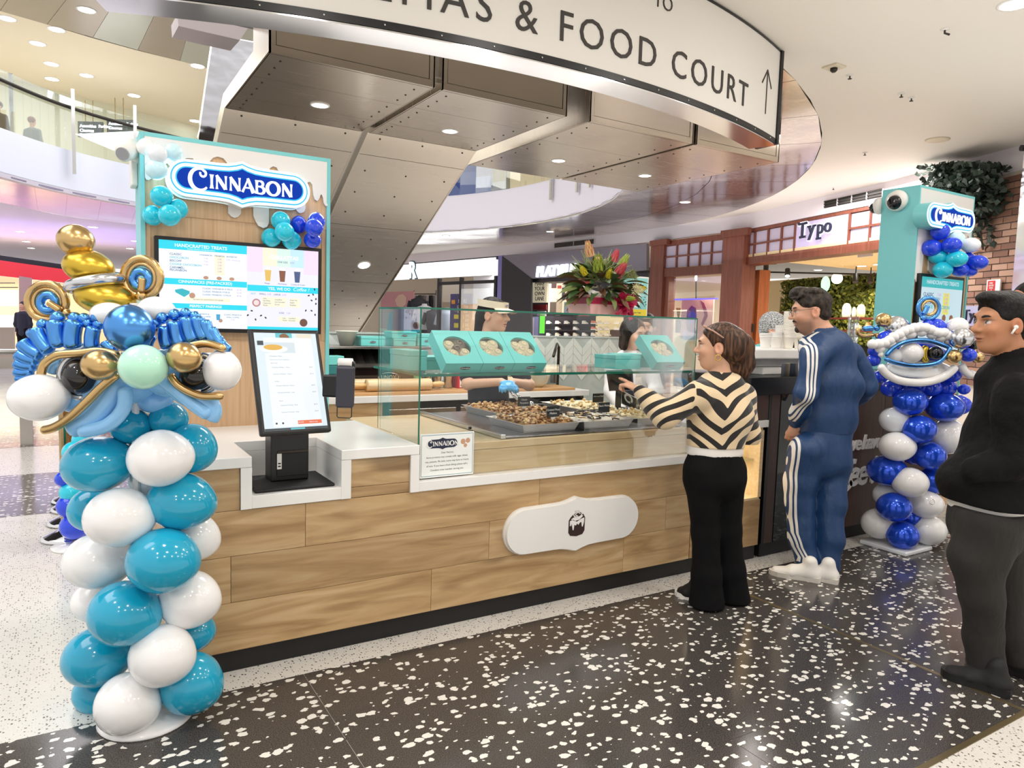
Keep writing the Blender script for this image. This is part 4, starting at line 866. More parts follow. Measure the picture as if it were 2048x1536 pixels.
obj('bean_print', bn, M_navy, ps, kind='stuff'); obj('easel_leg', B(((x0+x1)/2-.01, 3.606, z0), ((x0+x1)/2+.01, 3.65, z0+.008)), M_white, ps)

# ---- order kiosk in the recess
ok = thing('order_kiosk', 'black self order touch screen kiosk on a pedestal in the counter recess', 'touch screen', (.845, 3.28, .763))
bp = MB(); bp.box((.665, 3.12, .7635), (1.012, 3.42, .778), .006); obj('base_plate', bp, M_blackm, ok)
obj('pedestal', B((.76, 3.25, .778), (.93, 3.36, 1.10), .006), M_black, ok)
obj('printer_door', B((.785, 3.244, .80), (.925, 3.251, .905), .003), M_blackm, ok); obj('printer_slot', B((.79, 3.2435, .906), (.925, 3.2505, .916)), M_rivet, ok)
obj('status_label', B((.786, 3.2425, .835), (.806, 3.2444, .905)), M_white, ok); obj('status_light', B((.79, 3.2415, .845), (.802, 3.2426, .851)).box((.79, 3.2415, .858), (.802, 3.2426, .864)), M_black, ok)
_yw, _tl, _rl, sw_, sh_ = .121, .353, -.009, .307, .459; c = Vector((.802, 3.073, 1.247))
_ux = Vector((math.cos(_yw), math.sin(_yw), 0)); _n = Vector((math.sin(_yw), -math.cos(_yw), 0)); _uy = Vector((0, 0, 1))*math.cos(_tl)-_n*math.sin(_tl); ux = _ux*math.cos(_rl)+_uy*math.sin(_rl); uy = _uy*math.cos(_rl)-_ux*math.sin(_rl); un = ux.cross(uy)
def onscr(mb, z): return place(MB().add([(v[0], v[1], v[2]+z) for v in mb.v], mb.f), c, ux, uy)
obj('screen_case', onscr(B((-sw_/2, -sh_/2, -.028), (sw_/2, sh_/2, 0), .009), 0), M_black, ok)
def em(name, h, s=1.): return mat(name, srgb(h), .4, emit=srgb(h), es=s)
iw, ih = sw_-.036, sh_-.036
S_bg = em('screen_pale', '#dcebf2', .85); S_wh = em('screen_white', '#eef5fa', .85); S_gr = em('screen_grey', '#8f9fa8', .85); S_or = em('screen_orange', '#e9744f', .85); S_tl = em('screen_teal', '#64c4cf', .85); S_dk = em('screen_dark', '#3d464c', .85)
S_yl = em('screen_pastry', '#e2b04e', .85); S_br = em('screen_bun', '#8a5d3f', .85)
def sq(name, x0, y0, x1, y1, m, z=.0012): obj(name, onscr(B((x0*iw/2, y0*ih/2, 0), (x1*iw/2, y1*ih/2, .0005)), z), m, ok)
sq('display', -1, -1, 1, 1, S_bg, .0004); sq('page', -.72, -.93, .83, .86, S_wh, .001); sq('page_header', -.72, .80, .83, .90, S_wh, .0016); sq('taskbar', -1, -1, 1, -.955, S_dk, .0016); sq('taskbar_key', -.2, -.995, .25, -.965, S_tl, .0022); sq('menu_tab', -.93, .74, -.74, .83, S_dk, .0022)
sq('hero_picture', -.72, .58, .25, .80, em('screen_photo', '#d3dfe5', .85), .0018); sq('order_button', .05, -.895, .82, -.82, S_or, .002); sq('banner_picture', -.33, .88, .2, 1, S_tl, .0009); sq('banner_picture', .35, .86, .85, .985, em('screen_cream', '#e9dfca', .85), .0009)
obj('plate_picture', onscr(MB().lathe([(1, 0), (0, .0004)], Matrix.Translation((-.43*iw/2, .66*ih/2, 0)) @ Matrix.Diagonal((iw*.22, ih*.04, 1, 1)), 24), .0026), S_wh, ok)
obj('pastry_picture', onscr(MB().lathe([(1, 0), (0, .0004)], Matrix.Translation((-.45*iw/2, .695*ih/2, 0)) @ Matrix.Diagonal((iw*.15, ih*.03, 1, 1)), 18), .0032), S_yl, ok)
bb_ = MB()
for k_ in range(9): bb_.lathe([(.009, 0), (0, .0003)], Matrix.Translation((-.06*iw/2+random.uniform(-.02, .02), .935*ih/2+random.uniform(-.006, .006), 0)), 8)
obj('bun_picture', onscr(bb_, .0016), S_br, ok)
for i, (s, x, y, sz) in enumerate((('Cinnamon Pecan', -.2, .84, .0075), ('Cinnamon Pack', -.60, .50, .0085), ('Choose your size and topping here', -.60, .43, .006), ('Extra icing', -.58, .36, .0065), ('Cinnamon Minibon - Pecan', -.56, .27, .007), ('Cinnamon Minibon - Choco', -.54, .13, .007), ('Drinks', -.52, -.02, .0065), ('Cinnamon Brewed - Mocha', -.50, -.11, .007), ('Cinnamon Brewed - Latte', -.48, -.25, .007), ('Extras', -.46, -.42, .0065), ('Cinnamon Frosting - Small', -.44, -.51, .007), ('Cinnamon Frosting - Large', -.43, -.65, .007))):
    obj('screen_text', onscr(text_mb(s, sz, 'LEFT', depth=.0002).shift(x*iw/2, y*ih/2), .0018), S_gr, ok)
for y in (.27, .13, -.11, -.25, -.51, -.65): obj('screen_price', onscr(text_mb('$6.50', .007, 'RIGHT', depth=.0002).shift(.76*iw/2, y*ih/2), .0018), S_gr, ok)
dots = MB()
for x in (-.62, -.42): dots.lathe([(.0045, 0), (.0028, .0003), (.0028, 0)], Matrix.Translation((x*iw/2, -.86*ih/2, 0)), 10)
obj('screen_icon', onscr(dots, .0018), S_dk, ok)
for s, x, y in (('$13.00', .15, -.86), ('Add to cart', .55, -.86)): obj('button_text', onscr(text_mb(s, .008, depth=.0002).shift(x*iw/2, y*ih/2-.002), .0026), S_wh, ok)
obj('screen_arm', MB().tube([Vector((.845, 3.33, 1.09)), c-un*.03], .035, 12), M_black, ok)
# card terminal on the kiosk's right side
tm_ = thing('card_terminal', 'dark grey card payment terminal with a white receipt roll beside the kiosk screen', 'card reader', P(690, 770, D=2.99))
a_, b_ = P(664, 735, D=3.0), P(709, 735, D=3.0); tc = P(688, 772, D=2.99); tux = Vector((.80, -.52, 0)).normalized(); tuy = (Vector((0, 0, 1))+Vector((.12, .2, 0))*.3).normalized(); tuy = (tuy-tux*tuy.dot(tux)).normalized()
def onterm(mb): return place(mb, tc, tux, tuy)
obj('terminal_body', onterm(B((-.037, -.092, -.035), (.039, .085, 0), .012)), hm('terminal_grey', '#3b3b45', .35), tm_); obj('terminal_screen', onterm(B((-.03, -.085, .0004), (.033, .07, .001))), hm('terminal_glass', '#2b2b36', .08), tm_)
obj('printer_head', onterm(B((-.037, .06, -.055), (.036, .108, -.006), .014)), M_black, tm_); obj('receipt_roll', onterm(MB().lathe([(.018, -.03), (.018, .028)], Matrix.Translation((0, .098, -.018)) @ RY(PI/2), 18)), M_white, tm_, True)
obj('bracket', onterm(B((-.098, -.05, -.06), (-.028, .045, -.02), .008)), M_black, tm_)
lp = [(-.031, -.09, -.02), (-.031, -.128, -.02), (-.025, -.134, -.02), (.023, -.134, -.02), (.03, -.128, -.02), (.03, -.09, -.02)]
obj('wire_loop', onterm(MB().tube(lp, .0022, 6)), M_black, tm_)
# ================================================================ MENU TOWER (left)
YT = 3.985
tw = thing('menu_tower', 'tall timber menu tower with teal edges and white dripping icing behind the counter', 'display tower', (.78, 4.1, 0))
TX0, TX1, TZ = .312, 1.247, 2.385
obj('core', B((TX0+.02, YT+.004, 0), (TX1-.02, 4.25, TZ-.02)), M_ven, tw)
eb = MB(); eb.box((TX0, YT-.012, 0), (TX0+.02, 4.26, TZ)); eb.box((TX1-.02, YT-.012, 0), (TX1, 4.26, TZ)); eb.box((TX0+.0205, YT-.012, TZ-.02), (TX1-.0205, 4.26, TZ))
obj('teal_edging', eb, M_teal, tw, label='teal edging')
for a, b, z0, z1 in ((TX0+.02, TX1-.02, 2.0, TZ-.02), (TX0+.02, TX1-.02, .9, 1.385), (TX0+.02, .355, 1.387, 1.998), (1.205, TX1-.02, 1.387, 1.998)): obj('veneer_panel', B((a, YT, z0), (b, YT+.0035, z1)), M_ven, tw)
def c3(q): return (250+q[0]/3.571, 250+q[1]/3.571)
ic = [(128, 62), (128, 372), (150, 393), (170, 395), (200, 375), (225, 330), (262, 300), (300, 275), (320, 300), (345, 300), (400, 252), (440, 238), (480, 240), (500, 262), (520, 330), (540, 385), (570, 392), (590, 330), (600, 265), (628, 236), (660, 228), (700, 240), (725, 270), (732, 330), (735, 630), (755, 655), (780, 665), (805, 657), (825, 635), (828, 500), (845, 455), (870, 440), (895, 455), (910, 500), (914, 650), (930, 690), (950, 722), (985, 738), (1012, 728), (1024, 700), (1027, 420), (1020, 340), (1034, 308), (1055, 297), (1080, 305), (1097, 340), (1110, 470), (1205, 500), (1217, 605), (1235, 628), (1252, 632), (1275, 622), (1285, 600), (1287, 440), (1300, 412), (1318, 408), (1334, 430), (1340, 500), (1352, 535), (1370, 545), (1385, 525), (1390, 505), (1400, 497), (1410, 520), (1415, 560), (1430, 582), (1445, 575), (1449, 560), (1449, 258)]
pts = [P(*c3(q), Y=YT-.003) for q in ic]; pts[0].x = pts[1].x = TX0+.021; pts[0].z = pts[-1].z = TZ-.021; pts[-1].x = pts[-2].x = TX1-.021
im = MB(); k = len(pts)
bm = bmesh.new(); vs = [bm.verts.new(p) for p in pts]; bm.faces.new(vs); r_ = bmesh.ops.extrude_face_region(bm, geom=bm.faces[:])
bmesh.ops.translate(bm, vec=(0, -.012, 0), verts=[v for v in r_['geom'] if isinstance(v, bmesh.types.BMVert)]); bmesh.ops.triangulate(bm, faces=bm.faces[:]); bmesh.ops.recalc_face_normals(bm, faces=bm.faces[:]); bm.verts.index_update()
im.add([v.co.copy() for v in bm.verts], [[v.index for v in f.verts] for f in bm.faces]); bm.free()
obj('icing_drip', im, hm('icing_panel', '#e6e2df', .5), tw, label='white dripping icing cutout')
def oval_sign(o, wd, lab, depth=.09, ux=(1, 0, 0), sx=1., wordw=1.):
    t = thing('oval_sign', lab, 'sign', o); ht = wd*.262; pk_ = wd*.036; uy = (0, 0, 1)
    P0 = plaque(wd, ht, pk_); A = lambda e: outset(P0, -e*wd)
    obj('case', place(flat(A(0.0), -depth, 0), o, ux, uy), M_teal if depth > .1 else M_white, t)
    obj('glow_border', place(flat(A(.002), 0, .004), o, ux, uy), M_white_e, t); obj('cyan_line', place(flat(A(.020), .004, .006), o, ux, uy), M_cyan_e, t)
    obj('white_band', place(flat(A(.030), .006, .008), o, ux, uy), M_white_e, t); obj('cyan_line', place(flat(A(.052), .008, .009), o, ux, uy), M_cyan_e, t); obj('blue_face', place(flat(A(.062), .009, .012), o, ux, uy), M_blue_e, t)
    n_ = Vector(ux).cross(Vector(uy)); w_ = bakery_word(1.); h_ = wd*.74/w_.width
    obj('word', place(bakery_word(h_, .006), Vector(o)+n_*.012+Vector((0, 0, -wd*.008)), ux, uy), mat('sign_word_glow', (1, 1, 1), .5, emit=(1, 1, 1), es=1.6), t); return t
so = P(484, 369, Y=YT-.10); wd = P(620, 398, Y=YT-.10).x-P(334, 356, Y=YT-.10).x
OVAL_DBG = wd
oval_sign(so, wd, 'large glowing blue and white oval bakery sign on the menu tower')
gl_ = bpy.data.lights.new('sign_glow', 'AREA'); gl_.shape = 'RECTANGLE'; gl_.size = .8; gl_.size_y = .2; gl_.energy = 2.5; gl_.color = (.5, .85, 1); go = bpy.data.objects.new('sign_glow', gl_); go.location = so+Vector((0, .075, 0)); go.rotation_euler = (-PI/2, 0, 0); COL.objects.link(go)
# menu screen
SX0, SX1, SZ0_, SZ1_ = .369, 1.190, 1.425, 1.892
ms = thing('menu_screen', 'black framed digital menu board on the front of the menu tower', 'screen', (.78, YT-.02, SZ0_))
obj('bezel', B((SX0, YT-.045, SZ0_), (SX1, YT-.001, SZ1_), .003), M_black, ms)
E_ = lambda h, s=.9: em('menu_'+h[1:], h, s)
fx0, fx1, fz0, fz1 = SX0+.018, SX1-.018, SZ0_+.02, SZ1_-.018; fw, fh_ = fx1-fx0, fz1-fz0
def mrect(name, x0, y0, x1, y1, m, z=1): obj(name, B((fx0+x0*fw, YT-.0452-.0006*z, fz1-y1*fh_), (fx0+x1*fw, YT-.0451, fz1-y0*fh_)), m, ms)
def mtext(s, x, y, h, m, al='CENTER', **k_): text('menu_text', s, h*fh_, m, ms, (fx0+x*fw, YT-.0475-.0006*2, fz1-y*fh_), align=al, depth=.0003, **k_)
W_, CY, NV, TLc, MG, YE = E_('#eef6ff', .95), E_('#25d3ea', .95), E_('#3b5d86', .8), E_('#38bccc', .8), E_('#c9a0cf', .8), E_('#f4efd6', .9)
mrect('menu_page', 0, 0, .525, 1, W_); mrect('menu_page', .525, 0, 1, 1, E_('#e6e6f8', .95))
mrect('menu_header', 0, 0, .525, .10, CY, 2); mrect('menu_header', 0, .43, .525, .50, CY, 2); mrect('menu_header', 0, .715, .525, .775, CY, 2); mrect('menu_header', .528, .46, 1, .535, CY, 2); mrect('menu_header', .528, .965, 1, 1, CY, 2)
for i, (a, b, h) in enumerate(((.525, .625, '#f0d9ef'), (.625, .72, '#f4ead3'), (.72, .81, '#d6efe4'), (.81, .90, '#c2e6fb'), (.90, 1, '#efd9f2'))): mrect('menu_stripe', a, 0, b, .22 if 0 < i < 4 else .30, E_(h, .95), 2)
mtext('HANDCRAFTED TREATS', .245, .068, .052, W_, bold=.02); mtext('WORLD FAMOUS CINNAMON ROLLS', .245, .092, .018, W_)
for i, (s, m_) in enumerate((('CLASSIC', NV), ('CHOCOBON', TLc), ('BISCOFF', NV), ('COOKIE CHOCOBON', TLc), ('CARAMEL-', NV), ('PECANBON', NV))): mtext(s, .06, .165+.038*i-(.008 if i == 5 else 0), .034, m_, 'LEFT', bold=.008)
mrect('menu_stripe', .325, .14, .385, .37, YE, 2)
for i, s in enumerate(('CINNABON', 'MINIBON', 'BONBITES')): mtext(s, (.272, .355, .43)[i], .152, .026, NV)
for j in range(5):
    for i in range(2 if j > 2 else 3):
        if i == 0 and j > 2 or i == 2 and j > 0: continue
        mtext(('7.50', '5.90', '6.90  (4 pieces)')[i], (.272, .355, .44)[i], .19+.036*j, .026, MG)
mtext('5.90', .355, .19+.036*4, .026, MG); mtext('CINNAPACKS (PRE-PACKED)', .27, .478, .046, W_, bold=.02); mtext('PERFECT PAIRINGS', .27, .757, .042, W_, bold=.02)
for i, s in enumerate(('CLASSIC CINNABON 4 PACK', 'CLASSIC MINIBON 9 PACK', 'CLASSIC MINIBON 15 PACK')): mtext(s, .25, .54+.036*i, .026, NV, 'LEFT'); mtext(('26.90', '32.90', '48.90')[i], .49, .54+.036*i, .026, MG, 'RIGHT')
mrect('menu_note', .15, .64, .42, .685, YE, 2); mtext('Ask about our seasonal flavours and toppings', .285, .668, .018, NV)
for s, x, y in (('MINIBON &', .26, .84), ('SMALL COFFEE', .26, .87), ('CLASSIC MINIBON &', .435, .84), ('SMALL COFFEE', .435, .87)): mtext(s, x, y, .022, NV)
mtext('9.90', .435, .90, .022, MG); mtext('9.90', .26, .90, .022, MG)
mtext('CHILLATTAS', .765, .13, .062, em('menu_chill', '#ffffff', 1.05), bold=.02); mtext('ONE SIZE', .755, .175, .03, NV); mtext('8.90', .82, .175, .03, MG)
for s, x in (('Mango', .655), ('Mochalatta', .755), ('Cookies & Cream', .86)): mtext(s, x, .44, .024, NV)
mtext('YES, WE DO', .735, .512, .05, W_, bold=.02); mtext('Coffee !', .88, .512, .062, W_, shear=.3)
for s, x, m_ in (('HOT', .565, TLc), ('SMALL', .625, NV), ('5.00', .668, MG), ('LARGE', .72, NV), ('6.00', .768, MG), ('ICED', .75, NV), ('7.50', .795, MG)): mtext(s, x, .575 if s not in ('ICED', '7.50') else .80, .028, m_)
mrect('menu_note', .62, .60, .785, .72, YE, 2); mrect('menu_note', .80, .60, .875, .72, YE, 2); mrect('menu_note', .73, .835, .875, .90, YE, 2)
for i, s in enumerate(('Latte', 'Flat White', 'Cappuccino', 'Mocha')): mtext(s, .628, .625+.028*i, .02, NV, 'LEFT')
for i, s in enumerate(('Long Black', 'Hot Chocolate', 'Piccolo')): mtext(s, .705, .635+.03*i, .02, NV, 'LEFT')
for i, s in enumerate(('Green Tea', 'English', 'Breakfast')): mtext(s, .806, .635+.03*i, .02, NV, 'LEFT')
for i, s in enumerate(('Latte      Long Black', 'Mocha   Chocolate')): mtext(s, .80, .86+.028*i, .02, NV)
def mdisc(name, x, y, r, m, sy=1., z=3): obj(name, place(MB().lathe([(1, 0), (0, .0003)], Matrix.Diagonal((r*fw, r*fw*sy, 1, 1)), 18), (fx0+x*fw, YT-.0452-.0006*z, fz1-y*fh_), (1, 0, 0), (0, 0, 1)), m, ms)
for x in (.272, .352, .43): mdisc('bun_picture', x, .405, .016, E_('#c79a80', .8), .7)
mdisc('bun_picture', .19, .62, .018, E_('#c79a80', .8)); mdisc('bun_picture', .36, .905, .012, E_('#c79a80', .8)); mdisc('coffee_picture', .585, .675, .027, E_('#c78d8d', .8)); mdisc('coffee_picture', .90, .905, .027, E_('#7d5546', .7)); mdisc('coffee_foam', .585, .675, .018, E_('#f0dcdc', .9), 1, 4)
obj('carton_picture', place(flat([(-.03, 0), (.01, -.022), (.035, -.004), (.035, .008), (.0, .02), (-.032, .012)], 0, .0004), (fx0+.13*fw, YT-.0470, fz1-.59*fh_), (1, 0, 0), (0, 0, 1)), E_('#35b9c6', .85), ms)
for x, h1, h2 in ((.66, '#e9c368', '#d9a63a'), (.755, '#8c5a42', '#7a4a35'), (.855, '#4d5f8a', '#39476b')):
    obj('drink_picture', place(flat([(-.012, 0), (.012, 0), (.017, .058), (-.017, .058)], 0, .0004), (fx0+x*fw, YT-.0470, fz1-.405*fh_), (1, 0, 0), (0, 0, 1)), E_(h1, .85), ms); mdisc('drink_cream', x, .265, .018, E_('#f4f2f4', .9), 1.1, 3)
obj('drink_picture', place(flat([(-.008, 0), (.008, 0), (.010, .03), (-.010, .03)], 0, .0004), (fx0+.345*fw, YT-.0470, fz1-.90*fh_), (1, 0, 0), (0, 0, 1)), E_('#4aa8d8', .85), ms)
bn = MB()
for x, y in ((.555, .775), (.615, .83), (.645, .855), (.58, .88), (.53, .83), (.975, .48), (.965, .545), (.935, .56), (.955, .62), (.985, .60), (.915, .75), (.955, .75), (.98, .80), (.985, .66)): bn.ball((fx0+x*fw, YT-.047, fz1-y*fh_), (.0065, .0006, .0042), Matrix.Rotation(x*40, 3, 'Y'), 8, 4)
obj('bean_print', bn, E_('#3b2b3b', .4), ms, kind='stuff')
# security camera at the tower's left edge
pcam = P(268, 302, Y=4.05); t = thing('security_camera', 'white bullet security camera on the left edge of the menu tower', 'camera', P(275, 300, Y=4.1))
obj('housing', MB().tube([P(284, 300, Y=4.15), P(262, 297, Y=4.05), P(246, 307, Y=3.98)], [.05, .05, .04], 16), M_white, t, True); obj('lens_face', MB().tube([P(246, 307, Y=3.98), P(244, 308, Y=3.972)], .03, 16), hm('lens_grey', '#9a9b9e', .4), t); obj('mount', MB().tube([P(281, 322, Y=4.12), P(270, 305, Y=4.06)], .035, 12), M_white, t, True); obj('bracket', B((TX0-.03, 4.08, 2.14), (TX0-.0005, 4.2, 2.36), .006), M_white, t)

# ================================================================ BALLOONS
FH = Vector((math.cos(_ya), math.sin(_ya), 0)); RH = Vector((math.sin(_ya), -math.cos(_ya), 0))
def Pf(x, y, F):
    d = _r*(x-1024)/CF-_u*(y-768)/CF+_f; return Vector(np.array([0, 0, CH])+d*(F/float(d[0]*FH.x+d[1]*FH.y)))
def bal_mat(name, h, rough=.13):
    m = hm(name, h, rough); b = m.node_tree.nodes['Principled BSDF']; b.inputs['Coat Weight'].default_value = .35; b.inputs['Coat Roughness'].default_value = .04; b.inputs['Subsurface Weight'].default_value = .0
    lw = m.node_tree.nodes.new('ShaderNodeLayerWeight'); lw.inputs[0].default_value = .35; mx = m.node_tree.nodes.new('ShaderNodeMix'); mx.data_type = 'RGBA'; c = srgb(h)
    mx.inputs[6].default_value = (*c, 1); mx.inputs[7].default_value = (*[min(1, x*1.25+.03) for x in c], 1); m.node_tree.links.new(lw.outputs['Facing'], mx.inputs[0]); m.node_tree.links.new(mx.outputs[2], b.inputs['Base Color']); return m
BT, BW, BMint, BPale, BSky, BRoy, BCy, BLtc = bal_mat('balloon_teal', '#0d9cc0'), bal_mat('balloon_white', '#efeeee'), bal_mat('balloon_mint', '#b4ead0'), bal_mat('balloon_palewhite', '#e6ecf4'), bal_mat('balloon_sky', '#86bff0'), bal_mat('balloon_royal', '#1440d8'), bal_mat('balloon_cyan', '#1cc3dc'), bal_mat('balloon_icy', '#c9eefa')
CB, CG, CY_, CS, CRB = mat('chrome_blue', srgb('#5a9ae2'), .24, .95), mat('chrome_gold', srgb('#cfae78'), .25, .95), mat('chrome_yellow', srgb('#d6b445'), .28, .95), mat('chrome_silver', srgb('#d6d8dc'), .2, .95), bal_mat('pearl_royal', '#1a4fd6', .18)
CRB.node_tree.nodes['Principled BSDF'].inputs['Metallic'].default_value = .45
BB = bal_mat('balloon_black', '#0a0a0c', .08)
def balloon(par, x, y, rx, ry, F, m, tilt=0., name='balloon', axis=None, knot=True, label=None, dz=None):
    p = Pf(x, y, F); D = depth(p); a, b = rx*D/CF, ry*D/CF; d_ = (dz*D/CF) if dz else max(a, b)*.98
    M = frame3(RH, FH, Vector((0, 0, 1))) @ Matrix.Rotation(-math.radians(tilt), 3, 'Y')
    mb = MB(); seg, rings = 28, 18; v = [];
    mb.ball((0, 0, 0), 1., None, seg, rings)
    # a balloon swells at one end and narrows to its knot: along its longer axis
    kx = 1 if a >= b else 0
    out = []
    for q in mb.v:
        s = q[0] if kx else q[2]; w_ = 1-.09*s*s*(1 if s > 0 else 0)-.05*max(0, s)
        out.append(p+M @ Vector((q[0]*a*(1 if kx else w_), q[1]*d_*w_, q[2]*b*(w_ if kx else 1))))
    mb.v = out; return obj(name, mb, m, par, True, label=label)
def btube(par, pts, w_, F, m, name='modelling_balloon', n=8, taper=True, label=None):
    P3 = [Pf(q[0], q[1], F if len(q) < 3 else F+q[2]) for q in pts]; P3 = smooth_path(P3, n); r = w_/2*depth(P3[0])/CF; k = len(P3)
    rs = [r*(min(1, math.sqrt(max(0, 1-(1-min(i, k-1-i)/2.5)**2))) if min(i, k-1-i) < 2.5 else 1) for i in range(k)] if taper else r
    rs = [max(x, .1*r) for x in rs] if taper else rs
    return obj(name, MB().tube(P3, rs, 14), m, par, True, label=label)
def bring(par, x, y, R, w_, F, m, a0=0, a1=360, sy=1., tilt=0., name='modelling_balloon'):
    pts = []
    for i in range(25):
        a = math.radians(a0+(a1-a0)*i/24); u, v = R*math.cos(a), R*sy*math.sin(a); t_ = math.radians(tilt); pts.append((x+u*math.cos(t_)-v*math.sin(t_), y+u*math.sin(t_)+v*math.cos(t_)))
    full = a1-a0 >= 360; P3 = [Pf(*q, F) for q in (pts[:-1] if full else pts)]; return obj(name, MB().tube(P3, w_/2*depth(P3[0])/CF, 12, closed=full), m, par, True)
# ---- left column with the animal head
FA = 2.62; axL = Vector((.205, 2.93, 0))
colL = thing('balloon_column', 'tall teal and white balloon column topped by an animal head with a gold crown', 'balloon column', axL)
obj('base_plate', MB().lathe([(.16, 0), (.165, .008), (.15, .02), (.03, .03), (.03, .05)], Matrix.Translation(axL+Vector((.02, -.03, 0))), 32), BW, colL, True); obj('pole', MB().tube([axL+Vector((0, 0, .02)), axL+Vector((0, 0, 1.55))], .014, 10), M_white, colL)
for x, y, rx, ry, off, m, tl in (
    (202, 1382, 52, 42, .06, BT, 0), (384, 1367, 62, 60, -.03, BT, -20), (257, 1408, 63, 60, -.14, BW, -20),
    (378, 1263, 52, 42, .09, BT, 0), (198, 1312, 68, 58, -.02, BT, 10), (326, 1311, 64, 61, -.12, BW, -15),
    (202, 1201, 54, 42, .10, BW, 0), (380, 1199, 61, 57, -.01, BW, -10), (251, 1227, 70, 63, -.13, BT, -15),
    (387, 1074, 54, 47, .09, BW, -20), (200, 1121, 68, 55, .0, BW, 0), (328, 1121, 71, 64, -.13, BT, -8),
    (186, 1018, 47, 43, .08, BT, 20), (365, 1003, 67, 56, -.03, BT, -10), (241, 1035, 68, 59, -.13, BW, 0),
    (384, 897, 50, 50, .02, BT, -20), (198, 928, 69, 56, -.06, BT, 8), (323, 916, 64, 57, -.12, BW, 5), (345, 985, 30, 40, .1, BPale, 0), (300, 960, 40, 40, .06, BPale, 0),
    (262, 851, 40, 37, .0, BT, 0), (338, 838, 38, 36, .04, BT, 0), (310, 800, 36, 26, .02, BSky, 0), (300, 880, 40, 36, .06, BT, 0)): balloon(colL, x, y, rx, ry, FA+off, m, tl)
def z1(q): return (q[0]/3.2, 420+q[1]/3.2)+((q[2],) if len(q) > 2 else ())
FF = FA-.10
for x, y, rx, ry, off, m, nm in ((212, 595, 58, 36, .10, CY_, 'crown_balloon'), (178, 534, 48, 34, .09, CY_, 'crown_balloon'), (152, 481, 35, 32, .08, CG, 'crown_balloon'), (219, 630, 36, 27, .04, BPale, 'balloon'), (313, 622, 37, 29, .04, BPale, 'balloon')): balloon(colL, x, y, rx, ry, FF+off, m, -8 if nm == 'crown_balloon' else 0, nm, dz=rx)
# crown's silver band
c_ = Pf(191, 567, FF+.09); ax_ = (Vector((0, 0, 1))-RH*.24).normalized(); bx = ax_.cross(FH).normalized(); by = ax_.cross(bx)
obj('crown_band', MB().torus(c_, 46*depth(c_)/CF, .021, frame3(bx, by, ax_), 30, 10), CS, colL, True, label='silver crown band')
# ears
for x, y, tl, dx, dy in ((94, 604, 20, 34, 20), (284, 555, 70, -2, 32)):
    bring(colL, x, y, 38, 16, FF+.12, CG, 0, 360, .95, tl, 'ear_balloon'); bring(colL, x, y, 27, 9, FF+.118, CG, 0, 360, .95, tl, 'ear_balloon'); bring(colL, x+(3 if tl < 50 else -2), y+(2 if tl < 50 else 4), 16, 17, FF+.113, CB, 0, 360, 1., 0, 'ear_balloon')
    btube(colL, [(x+dx*.05, y+dy*.02), (x+dx*.4, y+dy*.4), (x+dx*.85, y+dy*.9)], 14, FF+.09, CG, 'ear_balloon'); balloon(colL, x+dx*1.18, y+dy*1.15, 10, 10, FF+.10, CG, 0, 'ear_balloon')
# brows: two garlands of blue chrome beans with little bubbles on top
L1 = [(690, 860, 30), (600, 825, 30), (475, 800, 32), (370, 795, 30), (275, 835, 14), (205, 885, -10), (178, 940, -35), (160, 990, -55), (150, 1035, -65), (142, 1070, -70)]
def bean(x, y, ln, wd_, ang, F):
    x, y = x/3.2, 420+y/3.2; a = math.radians(ang); q = [(x+math.sin(a)*ln*t+bow*math.cos(a)*(1-t*t), y-math.cos(a)*ln*t+bow*math.sin(a)*(1-t*t)) for t, bow in ((-1, -4), (-.5, -4), (0, -4), (.5, -4), (1, -4))]
    btube(colL, q, wd_, F, CB, 'brow_balloon', 4)
for x, y, ln, wd_, ang in ((600, 820, 24, 28, 4), (475, 795, 30, 34, 6), (372, 790, 29, 33, -8), (275, 830, 30, 33, -32), (205, 885, 26, 32, -55), (178, 938, 23, 28, -70), (162, 985, 21, 24, -80), (150, 1030, 18, 20, -90), (140, 1068, 12, 16, -95),
    (1070, 815, 23, 27, -8), (1140, 790, 27, 32, -14), (1222, 765, 28, 32, -16), (1290, 755, 26, 28, -20), (1345, 775, 26, 25, -26), (1395, 812, 24, 22, -34), (1432, 855, 20, 20, -40), (960, 850, 18, 22, 20), (710, 870, 16, 22, -50)): bean(x, y, ln, wd_, ang, FF-.02)
for x, y, r in ((370, 690, 14), (275, 732, 12), (480, 692, 13), (540, 695, 12), (560, 725, 11), (625, 690, 13), (632, 732, 12), (205, 790, 11), (1040, 692, 13), (1000, 725, 11), (1120, 672, 13), (1190, 662, 12), (1250, 680, 11)): balloon(colL, x/3.2, 420+y/3.2, r, r*.95, FF-.0, CB, 0, 'brow_bubble')
# face
balloon(colL, 260, 656, 48, 47, FF-.10, CB, 0, 'forehead_balloon', dz=46); balloon(colL, 287.5, 734, 48, 45, FF-.16, BMint, 0, 'nose_balloon', label='mint green nose balloon', dz=44)
balloon(colL, 201, 730, 37, 31, FF-.13, CG, 0, 'nose_side_balloon', dz=32); balloon(colL, 369, 715, 34, 31, FF-.13, CG, -12, 'nose_side_balloon', dz=32)
balloon(colL, 80, 795, 57, 47, FF-.07, BW, 5, 'cheek_balloon'); balloon(colL, 444, 740, 37, 42, FF-.02, BW, 0, 'cheek_balloon')
balloon(colL, 161, 751, 34, 37, FF-.03, BB, 0, 'eye_balloon', label='black eye balloon'); balloon(colL, 394, 750, 33, 30, FF-.03, BB, 0, 'eye_balloon', label='black eye balloon')
bring(colL, 161, 752, 41, 14, FF-.03, CS, 80, 300, 1.05, 0, 'eye_ring'); bring(colL, 398, 748, 38, 13, FF-.02, CS, -80, 80, 1., 0, 'eye_ring')
